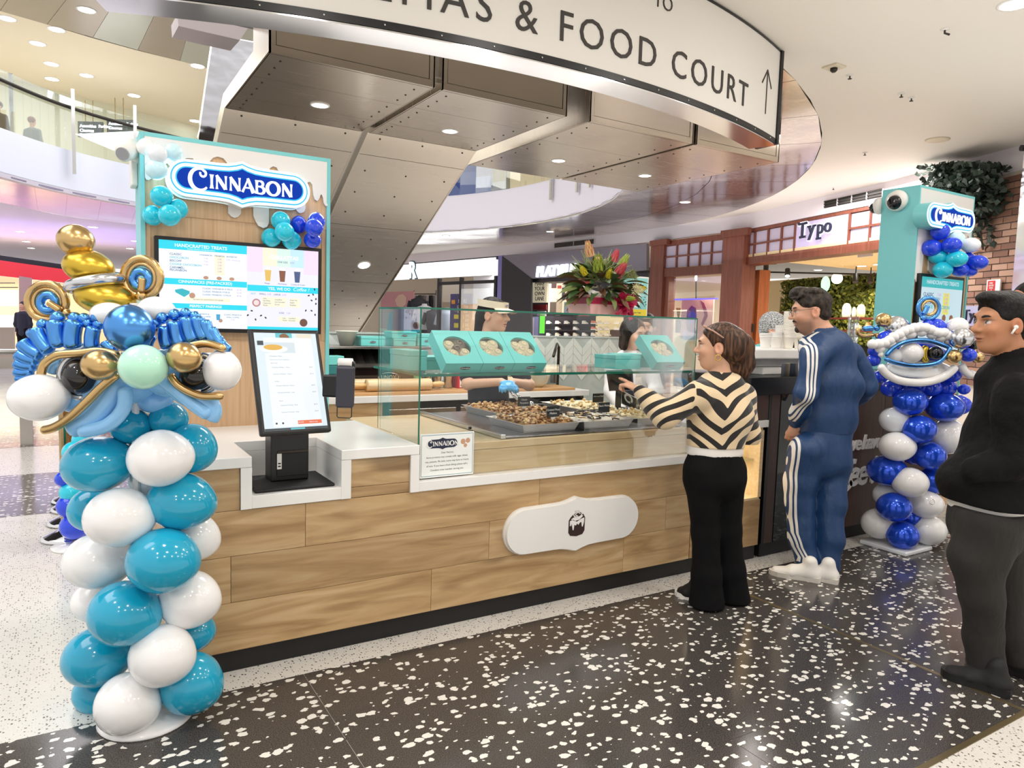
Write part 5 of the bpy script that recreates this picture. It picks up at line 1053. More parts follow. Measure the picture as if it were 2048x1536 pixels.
for pts, w_, m, o_ in (
    ([(262, 1065), (285, 985), (370, 930), (500, 918), (640, 905), (775, 935)], 17, CG, -.06), ([(1075, 920), (1180, 882), (1320, 855), (1448, 893)], 16, CG, -.05),
    ([(760, 1045), (650, 1135), (560, 1225), (450, 1325), (350, 1390), (265, 1412)], 18, CG, -.09), ([(1085, 1050), (1135, 1115), (1205, 1160), (1300, 1192), (1432, 1190)], 16, CG, -.08),
    ([(760, 1080), (690, 1230), (590, 1340), (440, 1395)], 46, BSky, -.03), ([(800, 1130), (790, 1270), (680, 1380), (500, 1420)], 28, BSky, -.06), ([(400, 1180), (480, 1230), (600, 1150), (700, 1090)], 44, BSky, -.0),
    ([(1010, 1060), (1120, 1150), (1230, 1240), (1345, 1320)], 26, BSky, -.06), ([(1080, 1110), (1200, 1200), (1330, 1230), (1362, 1290), (1340, 1340)], 36, BSky, -.03), ([(330, 1050), (350, 1000), (400, 985)], 20, BSky, -.02)): btube(colL, [z1(q) for q in pts], w_, FF+o_, m, 'face_tube', 8)
balloon(colL, 255, 760, 60, 50, FF+.06, BSky, 0, 'head_balloon'); balloon(colL, 345, 745, 60, 50, FF+.06, BSky, 0, 'head_balloon'); balloon(colL, 180, 730, 60, 46, FF+.08, BSky, 0, 'head_balloon'); balloon(colL, 420, 745, 45, 40, FF+.08, BW, 0, 'head_balloon')
# ---- balloon clusters fixed to the tower
def cluster(nm, lab, items, F, sc=3.571, ox=250, oy=250, dF=.02):
    t = thing(nm, lab, 'balloons', Pf(items[0][0]/sc+ox, items[0][1]/sc+oy, F))
    for it in items: balloon(t, it[0]/sc+ox, it[1]/sc+oy, it[2]/sc, it[3]/sc, F+(it[5] if len(it) > 5 else 0), it[4])
    return t
FT = Pf(320, 420, 3.).dot(FH); Pt = P(320, 410, Y=YT-.09); FT = Pt.x*FH.x+Pt.y*FH.y
cluster('balloon_cluster', 'cluster of four teal balloons on the left of the menu tower', [(380, 600, 66, 70, BCy, .05), (262, 508, 77, 72, BCy, .0), (200, 645, 68, 72, BCy, .02), (320, 645, 77, 76, BCy, -.06)], FT)
cluster('balloon_cluster', 'cluster of pale icy balloons at the top left of the menu tower', [(345, 195, 64, 66, BLtc, .04), (150, 160, 62, 66, BW, .05), (235, 205, 66, 70, BPale, -.02), (225, 318, 76, 72, BLtc, -.01)], FT+.0)
Pt = P(590, 460, Y=YT-.10); F2 = Pt.x*FH.x+Pt.y*FH.y
cluster('balloon_cluster', 'cluster of cyan balloons above the right corner of the menu screen', [(1190, 822, 68, 68, BCy, .04), (1112, 685, 68, 66, BCy, .0), (1045, 806, 70, 68, BCy, .0), (1140, 762, 68, 68, BCy, -.06)], F2)
cluster('balloon_cluster', 'cluster of royal blue balloons at the right edge of the menu tower', [(1340, 822, 62, 56, BRoy, .03), (1368, 688, 62, 64, BRoy, .02), (1240, 712, 60, 64, BRoy, .05), (1352, 735, 64, 64, BRoy, -.05)], F2+.05)
# second column partly hidden behind the first, and the chrome stanchions
axB = Vector((.02, 5.3, 0)); FB = axB.dot(FH)
cb = thing('balloon_column', 'small blue and cyan balloon column half hidden behind the teal column', 'balloon column', axB)
obj('base_plate', MB().lathe([(.14, 0), (.14, .01), (.02, .02)], Matrix.Translation(axB), 24), BW, cb, True)
for x, y, r, m, off in ((150, 1052, 28, BRoy, .0), (160, 1048, 30, BRoy, .1), (140, 1012, 25, BRoy, .0), (145, 985, 24, BCy, .02), (148, 960, 22, BW, .06), (127, 958, 16, BRoy, .0), (150, 905, 24, BCy, .0), (133, 960, 17, BRoy, .05), (165, 980, 26, BCy, .06), (160, 925, 24, BW, .05), (170, 880, 24, BCy, .05)): balloon(cb, x, y, r, r*.95, FB+off, m)
for i, (x, y) in enumerate(((118, 1083), (127, 1052), (131, 1025), (131, 1008))):
    p = P(x+14, y-6, Z=0); t = thing('stanchion', ['nearest chrome stanchion on the white floor left of the teal column', 'second nearest chrome stanchion in the row', 'third chrome stanchion in the row', 'farthest chrome stanchion in the row'][i], 'stanchion', p, 'row of chrome stanchions'); M = Matrix.Translation(p)
    obj('base', MB().lathe([(.145, 0), (.15, .012), (.13, .03), (.07, .055), (.03, .075)], M, 28), M_chrome, t, True); obj('post', MB().tube([p+Vector((0, 0, .06)), p+Vector((0, 0, .92))], .027, 12), mat('post_gold', srgb('#b59a72'), .12, 1.), t); obj('cap', MB().lathe([(.035, .92), (.04, .95), (.03, .99), (0, 1.0)], M, 16), M_chrome, t, True)
# ================================================================ BACK OF THE BOOTH
YB = 5.34
bc = thing('back_counter', 'white topped back counter with oak end and steel fridge doors inside the booth', 'counter', (2.6, 5.6, 0))
obj('stone_top', B((.9, YB, .86), (4.16, 5.86, .912), .003), M_stone, bc); obj('end_panel', B((.92, YB+.02, .08), (2.115, 5.84, .859)), M_oak, bc); obj('fridge_carcass', B((2.12, YB+.03, .08), (4.12, 5.84, .859)), M_black, bc); obj('kick_strip', B((.95, YB+.06, 0), (4.1, 5.8, .079)), M_black, bc)
for i in range(3):
    x0 = 2.17+.64*i; obj('fridge_drawer', B((x0, YB+.012, .70), (x0+.60, YB+.03, .80), .004), M_steel, bc); d = obj('fridge_door', B((x0, YB+.012, .14), (x0+.60, YB+.03, .685), .004), M_steel, bc); obj('handle', B((x0+.05, YB-.006, .655), (x0+.55, YB+.0115, .675), .003), M_black, d)
obj('cutting_board', B((1.2, YB+.03, .9125), (4.0, 5.7, .935), .004), M_butch, bc) if False else None
cbd = obj('pastry_board', B((1.2, YB+.03, .9125), (4.02, 5.72, .936), .004), wood('board_timber', srgb('#b98a58'), srgb('#c79a68'), srgb('#d3ab7c'), (1, 10, 10), .5, False), label='long timber pastry board lying on the white back counter', cat='board')
def pin(x0, x1, y, r, lab):
    t = thing('rolling_pin', lab, 'rolling pin', ((x0+x1)/2, y, .9365), 'rolling pins on the pastry board'); M = Matrix.Translation((x0, y, .9365+r)) @ RY(PI/2); L = x1-x0
    obj('roller', MB().lathe([(r*.96, 0), (r, .01), (r, L-.01), (r*.96, L)], M, 22), M_butch, t, True, auto=None)
    for s_ in (0, 1): obj('handle', MB().lathe([(r*.3, 0), (r*.42, .05), (r*.5, .09), (r*.3, .125), (0, .13)], M @ (Matrix.Translation((0, 0, L)) if s_ else RY(PI)), 14), hm('handle_wood', '#e2bd84', .45), t, True)
pin(2.02, 2.58, 5.47, .05, 'thick rolling pin lying left of the serving hands'); pin(1.82, 2.36, 5.62, .045, 'pale rolling pin behind the thick one'); pin(3.06, 3.58, 5.48, .05, 'rolling pin lying right of the visored worker')
# oven stack with hood
ov = thing('oven', 'black and steel bench oven with a slanted hood on the back counter', 'oven', (2.15, 5.75, .912))
obj('oven_body', B((1.74, 5.66, .9365), (2.62, 5.95, 1.14)), M_black, ov); obj('door_glass', B((1.95, 5.65, .945), (2.6, 5.659, 1.115), .003), hm('oven_glass', '#1d1614', .08), ov); obj('steel_band', B((1.74, 5.648, 1.118), (2.62, 5.659, 1.15)), M_steel, ov)
obj('brand_plate', place(MB().lathe([(1, 0), (.9, .001), (.9, 0)], Matrix.Diagonal((.095, .04, 1, 1)), 28), (2.28, 5.647, 1.035), (1, 0, 0), (0, 0, 1)), M_chrome, ov, label='oval chrome badge'); text('badge_text', 'UNOX', .045, M_chrome, ov, (2.28, 5.646, 1.02))
obj('hood', MB().prism([(1.74, 5.62, 1.15), (1.74, 5.95, 1.15), (1.74, 5.95, 1.27), (1.74, 5.78, 1.27)], (.88, 0, 0)), hm('hood_dark', '#2a2725', .3), ov)
for i in range(9):
    x = 1.80+.09*i; obj('hood_slat', MB().prism([(x, 5.61, 1.152), (x, 5.616, 1.149), (x, 5.776, 1.266), (x, 5.770, 1.27)], (.035, 0, 0)), M_black, ov)
obj('steel_shelf', B((1.70, 5.58, 1.272), (2.66, 5.95, 1.295), .004), M_steel, ov)
for i, (x0, x1, z0, z1, y, lab) in enumerate(((2.02, 2.22, 1.297, 1.375, 5.60, 'teal carton at the left on the steel shelf'), (2.30, 2.50, 1.297, 1.36, 5.60, 'lower teal carton at the right on the steel shelf'), (2.29, 2.51, 1.362, 1.42, 5.61, 'upper teal carton stacked at the right of the steel shelf'), (2.56, 2.74, 1.297, 1.40, 5.70, 'teal carton at the shelf end behind the glass corner'))): carton((x0, y, z0), (x1, y+.18, z1), lab, True, 'teal cartons on the steel shelf', .05)
t = thing('dough_tub', 'tilted white dough tub on the steel shelf', 'tub', (1.93, 5.66, 1.297)); obj('tub_body', MB().lathe([(.055, 0), (.085, .11), (.092, .112), (.092, .118), (.08, .118), (.05, .006)], Matrix.Translation((1.93, 5.69, 1.297)), 20), hm('tub_white', '#e3e6dc', .4), t, True)
for i in range(4): obj('folded_box', B((1.70, 5.45, .9375+.072*i), (1.83, 5.6, .9375+.072*i+.068), .003), hm('deep_teal_card', '#2f7f80', .5) if i % 2 == 0 else M_tbox, label=['lowest', 'second lowest', 'third', 'topmost'][i]+' folded teal carton in the stack beside the oven', cat='box', group='folded teal cartons beside the oven')
for i, (x, lab) in enumerate(((2.60, 'left steel tub of fillings on the back counter'), (2.70, 'middle steel tub of fillings on the back counter'), (2.81, 'right steel tub of fillings on the back counter'))):
    t = thing('steel_tub', lab, 'tub', (x, 5.6, .9365), 'steel tubs beside the red box'); bm = MB().lathe([(.038, 0), (.042, .09), (.05, .125), (.054, .127), (.05, .13), (.045, .12), (.038, .01)], Matrix.Translation((x, 5.6, .9365)), 20); obj('tub_body', bm, M_steel, t, True); obj('filling', MB().lathe([(.042, .115), (0, .118)], Matrix.Translation((x, 5.6, .9365)), 18), hm('cream_fill', '#e8e2d2', .6), t)
t = thing('food_carton', 'red and white food carton behind the visored worker', 'box', (2.95, 5.6, .9365)); obj('box_body', B((2.88, 5.55, .9365), (3.03, 5.66, 1.13), .002), hm('carton_red', '#c8202c', .45), t); obj('box_print', B((2.90, 5.548, .945), (2.94, 5.5495, 1.06)).box((2.965, 5.548, .945), (3.005, 5.5495, 1.03)), M_white, t); obj('food_print', place(flat([(-.02, -.03), (.0, -.04), (.03, .02), (.02, .04)], 0, .001), (2.925, 5.5475, .99), (1, 0, 0), (0, 0, 1)), hm('food_brown', '#b5643a', .5), t)
for i, (z, h) in enumerate(((.9365, '#57b07a'), (.966, '#39456a'), (.996, '#f0f0ee'), (1.026, '#57b07a'))): obj('tin', MB().lathe([(.032, 0), (.034, .003), (.034, .026), (.032, .028)], Matrix.Translation((2.50, 5.55, z)), 18), hm('tin_'+h[1:], h, .4), smooth=False, label=['bottom green tin', 'navy tin second from the bottom', 'white tin third from the bottom', 'top green tin'][i]+' of the small stack by the rolling pins', cat='tin', group='stack of small tins')
t = thing('mixing_bowl', 'glass bowl of white cream with crumpled foil on the pastry board', 'bowl', (3.68, 5.5, .9365)); M = Matrix.Translation((3.68, 5.5, .9365)); obj('bowl', MB().lathe([(.05, 0), (.09, .04), (.115, .11), (.118, .112), (.11, .108), (.085, .045), (.045, .008)], M, 24), hm('bowl_glass', '#e2e6d8', .12), t, True); obj('foil', MB().ball((3.68, 5.5, 1.055), (.1, .1, .03), None, 12, 6), M_chrome, t, False)
for i, (x, h, m, lab) in enumerate(((3.32, .10, '#efe0d0', 'cream packet on the back shelf'), (3.42, .085, '#d8cdbf', 'beige packet on the back shelf'), (3.52, .10, '#a83038', 'left dark red packet on the back shelf'), (3.64, .10, '#b5353c', 'right dark red packet on the back shelf'), (3.77, .085, '#6d6a6a', 'grey packet on the back shelf'))): obj('packet', B((x-.05, 5.76, 1.08), (x+.05, 5.82, 1.08+h), .006), hm('packet_'+m[1:], m, .5), label=lab, cat='packet', group='packets on the back shelf')
obj('back_shelf', B((3.1, 5.74, 1.06), (4.1, 5.86, 1.079), .003).box((3.1, 5.8, .9365), (3.13, 5.86, 1.06)).box((4.07, 5.8, .9365), (4.1, 5.86, 1.06)), M_steel, label='narrow steel shelf standing on the back counter', cat='shelf')
# herringbone half wall
hwall = struct('wall_half', B((1.2, 5.905, 0), (5.25, 6.02, 1.385)).box((1.19, 5.895, 1.386), (5.26, 6.03, 1.40)), hm('grout_grey', '#b9c2be', .7))
M_tile = hm('sage_tile', '#dfe5df', .25)
cw_, tz_ = .115, .082; tm_a = {}
for k in range(13, 45):
    x0 = cw_*k
    if x0 < 1.45 or x0 > 5.1 or 2.02 < x0 < 2.8: continue
    sg_ = 1 if k % 2 else -1
    for n_ in range(6):
        z0 = .95+tz_*n_+(0 if sg_ > 0 else cw_)
        if z0+max(0, sg_*cw_) > 1.375: continue
        if sg_ not in tm_a:
            g = .002; o_ = obj('tile', MB().prism([(g, 0, g), (cw_-g, 0, g+sg_*(cw_-2*g)), (cw_-g, 0, g+sg_*(cw_-2*g)+tz_-2*g), (g, 0, tz_-g)], (0, -.008, 0)), M_tile, hwall); tm_a[sg_] = o_.data
        else: o_ = bpy.data.objects.new('tile', tm_a[sg_]); COL.objects.link(o_); o_.parent = hwall; ORG[o_.name] = Vector((0, 0, 0))
        o_.location = (x0, 5.904, z0)
tp = thing('mixer_tap', 'dark arched tap standing by the herringbone half wall', 'tap', (4.05, 5.7, .912)); obj('spout', MB().tube([(4.05, 5.7, .92), (4.05, 5.7, 1.30), (4.0, 5.66, 1.33), (3.85, 5.5, 1.22)], .014, 8), M_rivet, tp, True)

# ================================================================ DARK COFFEE COUNTER (right)
XD0, XD1 = 3.93, 5.905
dc = thing('coffee_counter', 'dark timber coffee counter with black top and white lettering', 'counter', (5.2, 3.4, 0))
M_gb = hm('black_glass', '#0a0d10', .08)
for a, b in ((XD0, 4.02), (4.34, 5.22), (5.222, XD1)): obj('timber_panel', B((a+.001, 3.10, .10), (b-.001, 3.125, 1.10)), M_walnut, dc)
obj('glossy_panel', B((4.021, 3.095, .10), (4.339, 3.125, 1.10)), hm('teal_black_glass', '#0b1a20', .06), dc); obj('carcass', B((XD0+.002, 3.126, .10), (XD1, 3.70, 1.09)), M_black, dc); obj('kick_strip', B((XD0, 3.13, 0), (XD1, 3.68, .099)), M_blackm, dc)
obj('counter_top', B((3.70, 3.085, 1.102), (XD1, 3.78, 1.217), .004), M_black, dc); obj('end_post', B((3.905, 3.10, .10), (3.929, 3.70, 1.10)), M_black, dc)
obj('upper_panel', B((3.706, 3.10, .937), (3.90, 3.13, 1.10)), M_walnut, dc); obj('teal_front', B((5.0, 3.088, 1.22), (5.9, 3.12, 1.30)), M_teal, dc) if False else None
M_let = hm('letter_white', '#e6e4e2', .4)
for s, x, y, hpx, al_ in (('we have', 1760, 894, 40, 'RIGHT'), ('Coffee !', 1748, 964, 74, 'RIGHT')):
    o_ = P(x, y, Y=3.094); sz = hpx*depth(o_)/CF; obj('lettering', place(text_mb(s, sz, al_, .018, .28, .82, .008), o_, (1, 0, 0), (0, 0, 1)), M_let, dc)
sw = MB(); pts = [P(x, y, Y=3.094) for x, y in ((1640, 985), (1665, 988), (1685, 984), (1700, 970), (1698, 962))]; o_ = pts[0]
stroke(sw, [((p-o_).x, (p-o_).z) for p in smooth_path(pts, 5)], .03, .008); obj('flourish', place(sw, o_, (1, 0, 0), (0, 0, 1)), M_let, dc)
# espresso machine
em_ = thing('espresso_machine', 'white espresso machine on the black coffee counter', 'coffee machine', (4.0, 3.45, 1.217))
z_ = lambda y: P(1550, y, Y=3.25).z
mx0, mx1 = P(1500, 720, Y=3.25).x, P(1640, 720, Y=3.25).x
obj('top_body', B((mx0, 3.22, z_(718)), (mx1, 3.75, z_(698)), .01), M_white, em_); obj('middle_body', B((mx0+.13, 3.32, z_(735)), (mx1-.04, 3.72, z_(718)-.001), .008), hm('machine_grey', '#dcdcd8', .35), em_); obj('lower_body', B((mx0+.15, 3.26, 1.2175), (mx1-.05, 3.72, z_(735)-.001), .006), M_white, em_)
obj('side_knob', MB().lathe([(.02, 0), (.022, .012), (.018, .03), (0, .032)], Matrix.Translation((mx0, 3.5, z_(706))) @ RY(-PI/2), 14), M_black, em_, True)
for x in (.12, .3): obj('group_head', MB().lathe([(.035, 0), (.035, .05)], Matrix.Translation((mx0+x, 3.36, z_(718)-.052)), 14), M_chrome, em_, True)
ztop = z_(698)+.001
def stack(x, y, n, r, lab, dz=.009, hcup=.085, m=None):
    t = thing('cup_stack', lab, 'cups', (x, y, ztop), 'cup stacks on the espresso machine')
    for i in range(n): obj('cup', MB().lathe([(r*.72, 0), (r*.98, hcup), (r*1.03, hcup+.001), (r*1.03, hcup-.004)], Matrix.Translation((x, y, ztop+dz*i)), 16, False), m or M_white, t, True)
    return t
M_cup = hm('paper_cup', '#efe9dd', .55)
for i, (px, dy, n, r, lab) in enumerate(((1530, .10, 3, .043, 'short stack of white cups at the left of the espresso machine'), (1551, .14, 4, .043, 'short stack of white cups second from the left on the espresso machine'), (1576, .08, 19, .042, 'tallest stack of paper cups on the espresso machine'), (1560, .22, 9, .042, 'stack of white cups behind the tallest cup stack'), (1598, .10, 16, .042, 'tall cup stack beside the tracksuit collar'))):
    stack(P(px, 697, Y=3.25+dy).x, 3.25+dy, n, r, lab, .0098, .085, M_white if n < 10 else M_cup)
t = thing('cup_bundle', 'bundle of striped paper cups standing before the espresso machine', 'cups', P(1580, 752, Y=3.14))
for i, px in enumerate((1567, 1574, 1581, 1588, 1595)):
    p = P(px, 752, Y=3.15+.012*(i % 2)); obj('striped_cup', MB().lathe([(.016, 0), (.018, .085), (.019, .086)], Matrix.Translation((p.x, p.y, 1.2175)), 12), hm(['stripe_a', 'stripe_b', 'stripe_c'][i % 3], ['#8f8f95', '#d8c9a8', '#5f6a78'][i % 3], .5), t, True)
t = thing('potted_plant', 'small spiky green plant beside the espresso machine', 'plant', (4.32, 3.35, 1.2175)); pp = P(1605, 748, Y=3.33); obj('pot', MB().lathe([(.035, 0), (.045, .07), (.04, .07)], Matrix.Translation((pp.x, pp.y, 1.2175)), 16), M_white, t, True)
for i in range(9):
    a = -2.9+.42*i; obj('leaf', put(leafm(.21, .022, .12, .1), (pp.x, pp.y, 1.285+.02*(i % 3)), (math.cos(a)*.9, -.25+.2*math.sin(i*3), .75+.35*math.sin(i*1.7))), hm('spike_green', '#2f5d2c', .4), t, True)
t = thing('cup_tower', 'clear plastic cup tower standing behind the tracksuit shoulder', 'cups', P(1703, 720, Y=3.4)); pj = P(1703, 700, Y=3.4)
for i in range(7): obj('clear_cup', MB().lathe([(.032, 0), (.042, .10), (.044, .101)], Matrix.Translation((pj.x, pj.y, 1.2175+.055*i)), 16, False), glass('plastic_%d' % i, (.9, .92, .95), .8, .5, .12) if i == 0 else MATS['plastic_0'], t, True)

# ================================================================ RIGHT TOWER
RX0, RX1, RYF, RZT = 5.915, 6.775, 3.36, 2.735
rt = thing('sign_tower', 'teal sided sign tower with dripping icing top at the right end of the coffee counter', 'display tower', (6.34, 3.5, 0))
obj('core', B((RX0+.016, RYF+.003, 0), (RX1-.016, 3.66, RZT-.02)), M_ven, rt); obj('side_panel', B((RX0, RYF-.01, 0), (RX0+.015, 3.67, RZT)), M_teal, rt, label='wide teal side panel'); obj('side_panel', B((RX1-.015, RYF-.01, 0), (RX1, 3.67, RZT)), M_teal, rt); obj('lower_panel', B((RX0+.016, RYF-.009, .1), (RX1-.016, RYF+.002, 1.0)), M_walnut, rt); obj('top_edge', B((RX0+.0155, RYF-.01, RZT-.02), (RX1-.0155, 3.67, RZT)), M_teal, rt)
ip = [(RX0+.016, RZT-.021), (RX0+.016, 1.98), (RX0+.05, 1.95), (RX0+.09, 1.95), (RX0+.115, 2.0), (RX0+.125, 2.24), (RX0+.16, 2.30), (RX0+.20, 2.24), (RX0+.215, 2.06), (RX0+.26, 2.03), (RX0+.30, 2.08), (RX0+.31, 2.3), (RX0+.37, 2.42), (RX0+.43, 2.3), (RX0+.45, 2.12), (RX0+.50, 2.1), (RX0+.54, 2.15), (RX0+.56, 2.38), (RX0+.60, 2.47), (RX0+.65, 2.36), (RX0+.67, 2.2), (RX0+.72, 2.17), (RX0+.77, 2.2), (RX0+.79, 2.4), (RX1-.016, 2.36), (RX1-.016, RZT-.021)]
bm = bmesh.new(); vs = [bm.verts.new((x, RYF+.001, z)) for x, z in ip]; bm.faces.new(vs); r_ = bmesh.ops.extrude_face_region(bm, geom=bm.faces[:]); bmesh.ops.translate(bm, vec=(0, -.011, 0), verts=[v for v in r_['geom'] if isinstance(v, bmesh.types.BMVert)]); bmesh.ops.triangulate(bm, faces=bm.faces[:]); bmesh.ops.recalc_face_normals(bm, faces=bm.faces[:]); bm.verts.index_update()
im = MB().add([v.co.copy() for v in bm.verts], [[v.index for v in f.verts] for f in bm.faces]); bm.free(); obj('icing_drip', im, MATS['icing_panel'], rt)
so = P(1903, 436, Y=3.22); oval_sign(so, P(1951, 440, Y=3.22).x-P(1855, 430, Y=3.22).x, 'small glowing blue oval bakery sign on the right tower', .115)
s0, s1 = P(1839, 546, Y=3.33), P(1927, 556, Y=3.33); s2 = P(1834, 662, Y=3.33)
ms = thing('menu_screen', 'portrait digital menu board on the right tower', 'screen', (6.3, 3.34, s2.z)); X0, X1, Z0, Z1 = s0.x, s1.x, s2.z-.18, (s0.z+s1.z)/2
obj('bezel', B((X0, 3.318, Z0), (X1, 3.358, Z1), .003), M_black, ms)
def rr_(name, x0, y0, x1, y1, m, z=1): w_, h_ = X1-X0-.05, Z1-Z0-.05; obj(name, B((X0+.025+x0*w_, 3.3178-.0006*z, Z1-.025-y1*h_), (X0+.025+x1*w_, 3.3179, Z1-.025-y0*h_)), m, ms)
def rtext(s, x, y, h, m, al='CENTER', **k_): w_, h_ = X1-X0-.05, Z1-Z0-.05; text('menu_text', s, h, m, ms, (X0+.025+x*w_, 3.3158, Z1-.025-y*h_), align=al, depth=.0003, **k_)
W2, C2, N2, M2 = E_('#cfe9f2', .75), E_('#37b9bd', .8), NV, MG
rr_('menu_page', 0, 0, 1, 1, W2); rr_('menu_header', 0, 0, 1, .14, C2, 2); rr_('menu_header', 0, .62, 1, .76, C2, 2); rr_('menu_stripe', .53, .20, .68, .50, E_('#e6e36a', .8), 2)
rtext('HANDCRAFTED TREATS', .5, .09, .046, W2, bold=.02); rtext('CINNAPACKS', .5, .68, .06, W2, bold=.02); rtext('(PRE-PACKED)', .5, .735, .05, W2, bold=.02)
for i, (s, m_) in enumerate((('CLASSIC', N2), ('CHOCOBON', C2), ('BISCOFF', N2), ('COOKIE CHOCOBON', C2))): rtext(s, .05, .26+.055*i, .042, m_, 'LEFT', bold=.01)
for i in range(5): rtext('5.90', .60, .25+.055*i, .034, M2)
for i in range(2): rtext('7.50', .42, .25+.055*i, .034, M2)
for x in (.58, .76): obj('bun_picture', place(MB().lathe([(.03, 0), (0, .0003)], None, 12), (X0+.025+x*(X1-X0-.05), 3.3158, Z1-.025-.55*(Z1-Z0-.05)), (1, 0, 0), (0, 0, 1)), S_br, ms)
def dome_cam(c, n, r, lab):
    n = Vector(n).normalized(); M = Matrix.Translation(c) @ n.to_track_quat('Z', 'Y').to_matrix().to_4x4() @ Matrix.Diagonal((1, 1, 1.25, 1)); t = thing('dome_camera', lab, 'camera', c)
    obj('housing', MB().lathe([(r, 0), (r*1.02, r*.3), (r*.9, r*.6), (r*.6, r*.75)], M, 24), M_white, t, True); obj('dome', MB().lathe([(r*.72, r*.5), (r*.66, r*.85), (r*.42, r*1.12), (0, r*1.2)], M @ Matrix.Rotation(.35, 4, 'X'), 20), hm('dome_black', '#15161a', .06), t, True)
dome_cam(P(1797, 402, X=RX0-.001), (-1, -.12, -.02), .085, 'white dome camera high on the teal side of the right tower'); dome_cam(P(1769, 411, X=RX0+.02)+Vector((0, .02, 0)), (-.3, 1, 0), .07, 'second dome camera peeking round the back edge of the right tower')
Pt = P(1895, 490, Y=3.24); F3 = Pt.dot(FH)
cluster('balloon_cluster', 'cluster of blue, cyan and white balloons under the small oval sign', [(950, 700, 58, 50, BLtc, .05), (1030, 815, 40, 34, BRoy, .05), (862, 655, 56, 54, BRoy, -.03), (808, 755, 62, 52, BRoy, .0), (1050, 738, 56, 46, BPale, -.0), (852, 808, 60, 46, BCy, .02), (933, 738, 60, 48, BRoy, -.08), (985, 890, 52, 42, BRoy, .03), (1040, 900, 46, 32, BRoy, .05), (878, 890, 58, 50, BCy, -.02), (1090, 845, 62, 46, BRoy, .0), (965, 822, 62, 50, BCy, -.08)], F3, 3.071, 1600, 250)
# ---- right balloon column
axR = Vector((5.03, 2.83, 0)); FR = axR.dot(FH)
colR = thing('balloon_column', 'tall royal blue and white balloon column with a big twisted balloon eye', 'balloon column', axR)
bb = P(1800, 1095, Z=0)
obj('base_plate', B((axR.x-.17, axR.y-.17, 0), (axR.x+.17, axR.y+.17, .03), .008), BPale, colR); obj('pole', MB().tube([axR+Vector((0, 0, .02)), axR+Vector((0, 0, 1.45))], .014, 8), M_white, colR)
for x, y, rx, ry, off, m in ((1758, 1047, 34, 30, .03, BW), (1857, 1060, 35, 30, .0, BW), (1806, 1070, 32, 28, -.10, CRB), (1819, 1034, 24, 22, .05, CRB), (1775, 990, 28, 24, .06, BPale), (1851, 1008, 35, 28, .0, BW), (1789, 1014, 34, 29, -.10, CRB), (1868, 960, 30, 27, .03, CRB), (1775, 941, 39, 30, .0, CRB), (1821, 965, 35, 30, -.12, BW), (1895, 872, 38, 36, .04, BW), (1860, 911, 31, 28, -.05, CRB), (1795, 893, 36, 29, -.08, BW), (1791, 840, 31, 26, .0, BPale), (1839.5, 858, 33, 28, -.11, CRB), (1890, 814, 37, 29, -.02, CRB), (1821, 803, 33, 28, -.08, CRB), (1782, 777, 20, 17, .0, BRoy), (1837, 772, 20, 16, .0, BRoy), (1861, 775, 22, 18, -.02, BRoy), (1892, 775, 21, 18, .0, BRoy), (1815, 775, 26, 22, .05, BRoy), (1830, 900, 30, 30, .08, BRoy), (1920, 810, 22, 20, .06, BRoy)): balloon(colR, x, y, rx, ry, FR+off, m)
FE = FR-.14
def zr(q): return (1600+q[0]/2.743, 560+q[1]/2.743)
for x, y, r, m, o_ in ((610, 400, 24, BW, -.0), (520, 415, 16, BPale, .02), (745, 400, 15, BB, -.02), (885, 320, 24, CS, -.06), (845, 420, 16, CG, -.07), (925, 412, 16, BRoy, -.05), (975, 425, 13, CG, -.03), (865, 255, 21, BW, .02), (460, 220, 16, CG, .03), (530, 255, 24, CS, .04), (470, 318, 16, BRoy, .03), (415, 388, 15, BRoy, .03), (405, 440, 14, BRoy, .04), (750, 258, 19, BRoy, .06), (840, 520, 17, BRoy, .05), (700, 250, 14, BRoy, .06), (445, 530, 15, BRoy, .05), (945, 355, 13, BB, .0), (900, 600, 12, BRoy, .06), (445, 410, 6, BW, -.02)): balloon(colR, *zr((x, y)), r, r*.88 if m is not CS else r*.9, FE+o_, m, 0, 'eye_balloon' if m is BB else 'head_balloon', dz=r*.9)
balloon(colR, *zr((650, 405)), 58, 24, FE+.12, BRoy, 0, 'head_balloon', dz=22); balloon(colR, *zr((650, 500)), 72, 26, FE+.10, BW, 0, 'head_balloon', dz=40)
c_ = zr((692, 405)); btube(colR, [(c_[0]+2, c_[1]-16), (c_[0]-3, c_[1]-8), (c_[0]-4, c_[1]), (c_[0]-3, c_[1]+8), (c_[0]+2, c_[1]+16)], 13, FE-.01, CY_, 'eye_ring', 4, label='yellow eye ring')
for pts, w_, m, o_ in (([(468, 418), (520, 368), (600, 335), (700, 332), (800, 362), (828, 378)], 9, CB, -.05), ([(462, 430), (530, 455), (640, 470), (750, 455), (800, 415), (828, 365)], 9, CB, -.06), ([(435, 465), (480, 520), (560, 555), (680, 562), (790, 530), (860, 470)], 16, BW, -.05), ([(470, 470), (550, 500), (650, 510), (760, 490)], 22, BPale, .0), ([(880, 460), (905, 500), (935, 520), (955, 500)], 15, BW, -.02), ([(510, 280), (545, 245), (605, 237)], 8, CB, .02), ([(525, 292), (560, 262), (615, 252)], 8, CB, .02), ([(325, 262), (318, 290), (350, 305), (410, 300)], 9, CG, .05), ([(345, 270), (375, 266), (402, 266)], 11, CB, .04), ([(418, 290), (428, 320)], 9, CG, .05), ([(690, 205), (700, 240)], 9, CG, .06)): btube(colR, [zr(q) for q in pts], w_, FE+o_, m, 'face_tube', 7)
balloon(colR, *zr((422, 264)), 6, 6, FE+.04, CB, 0, 'head_balloon')
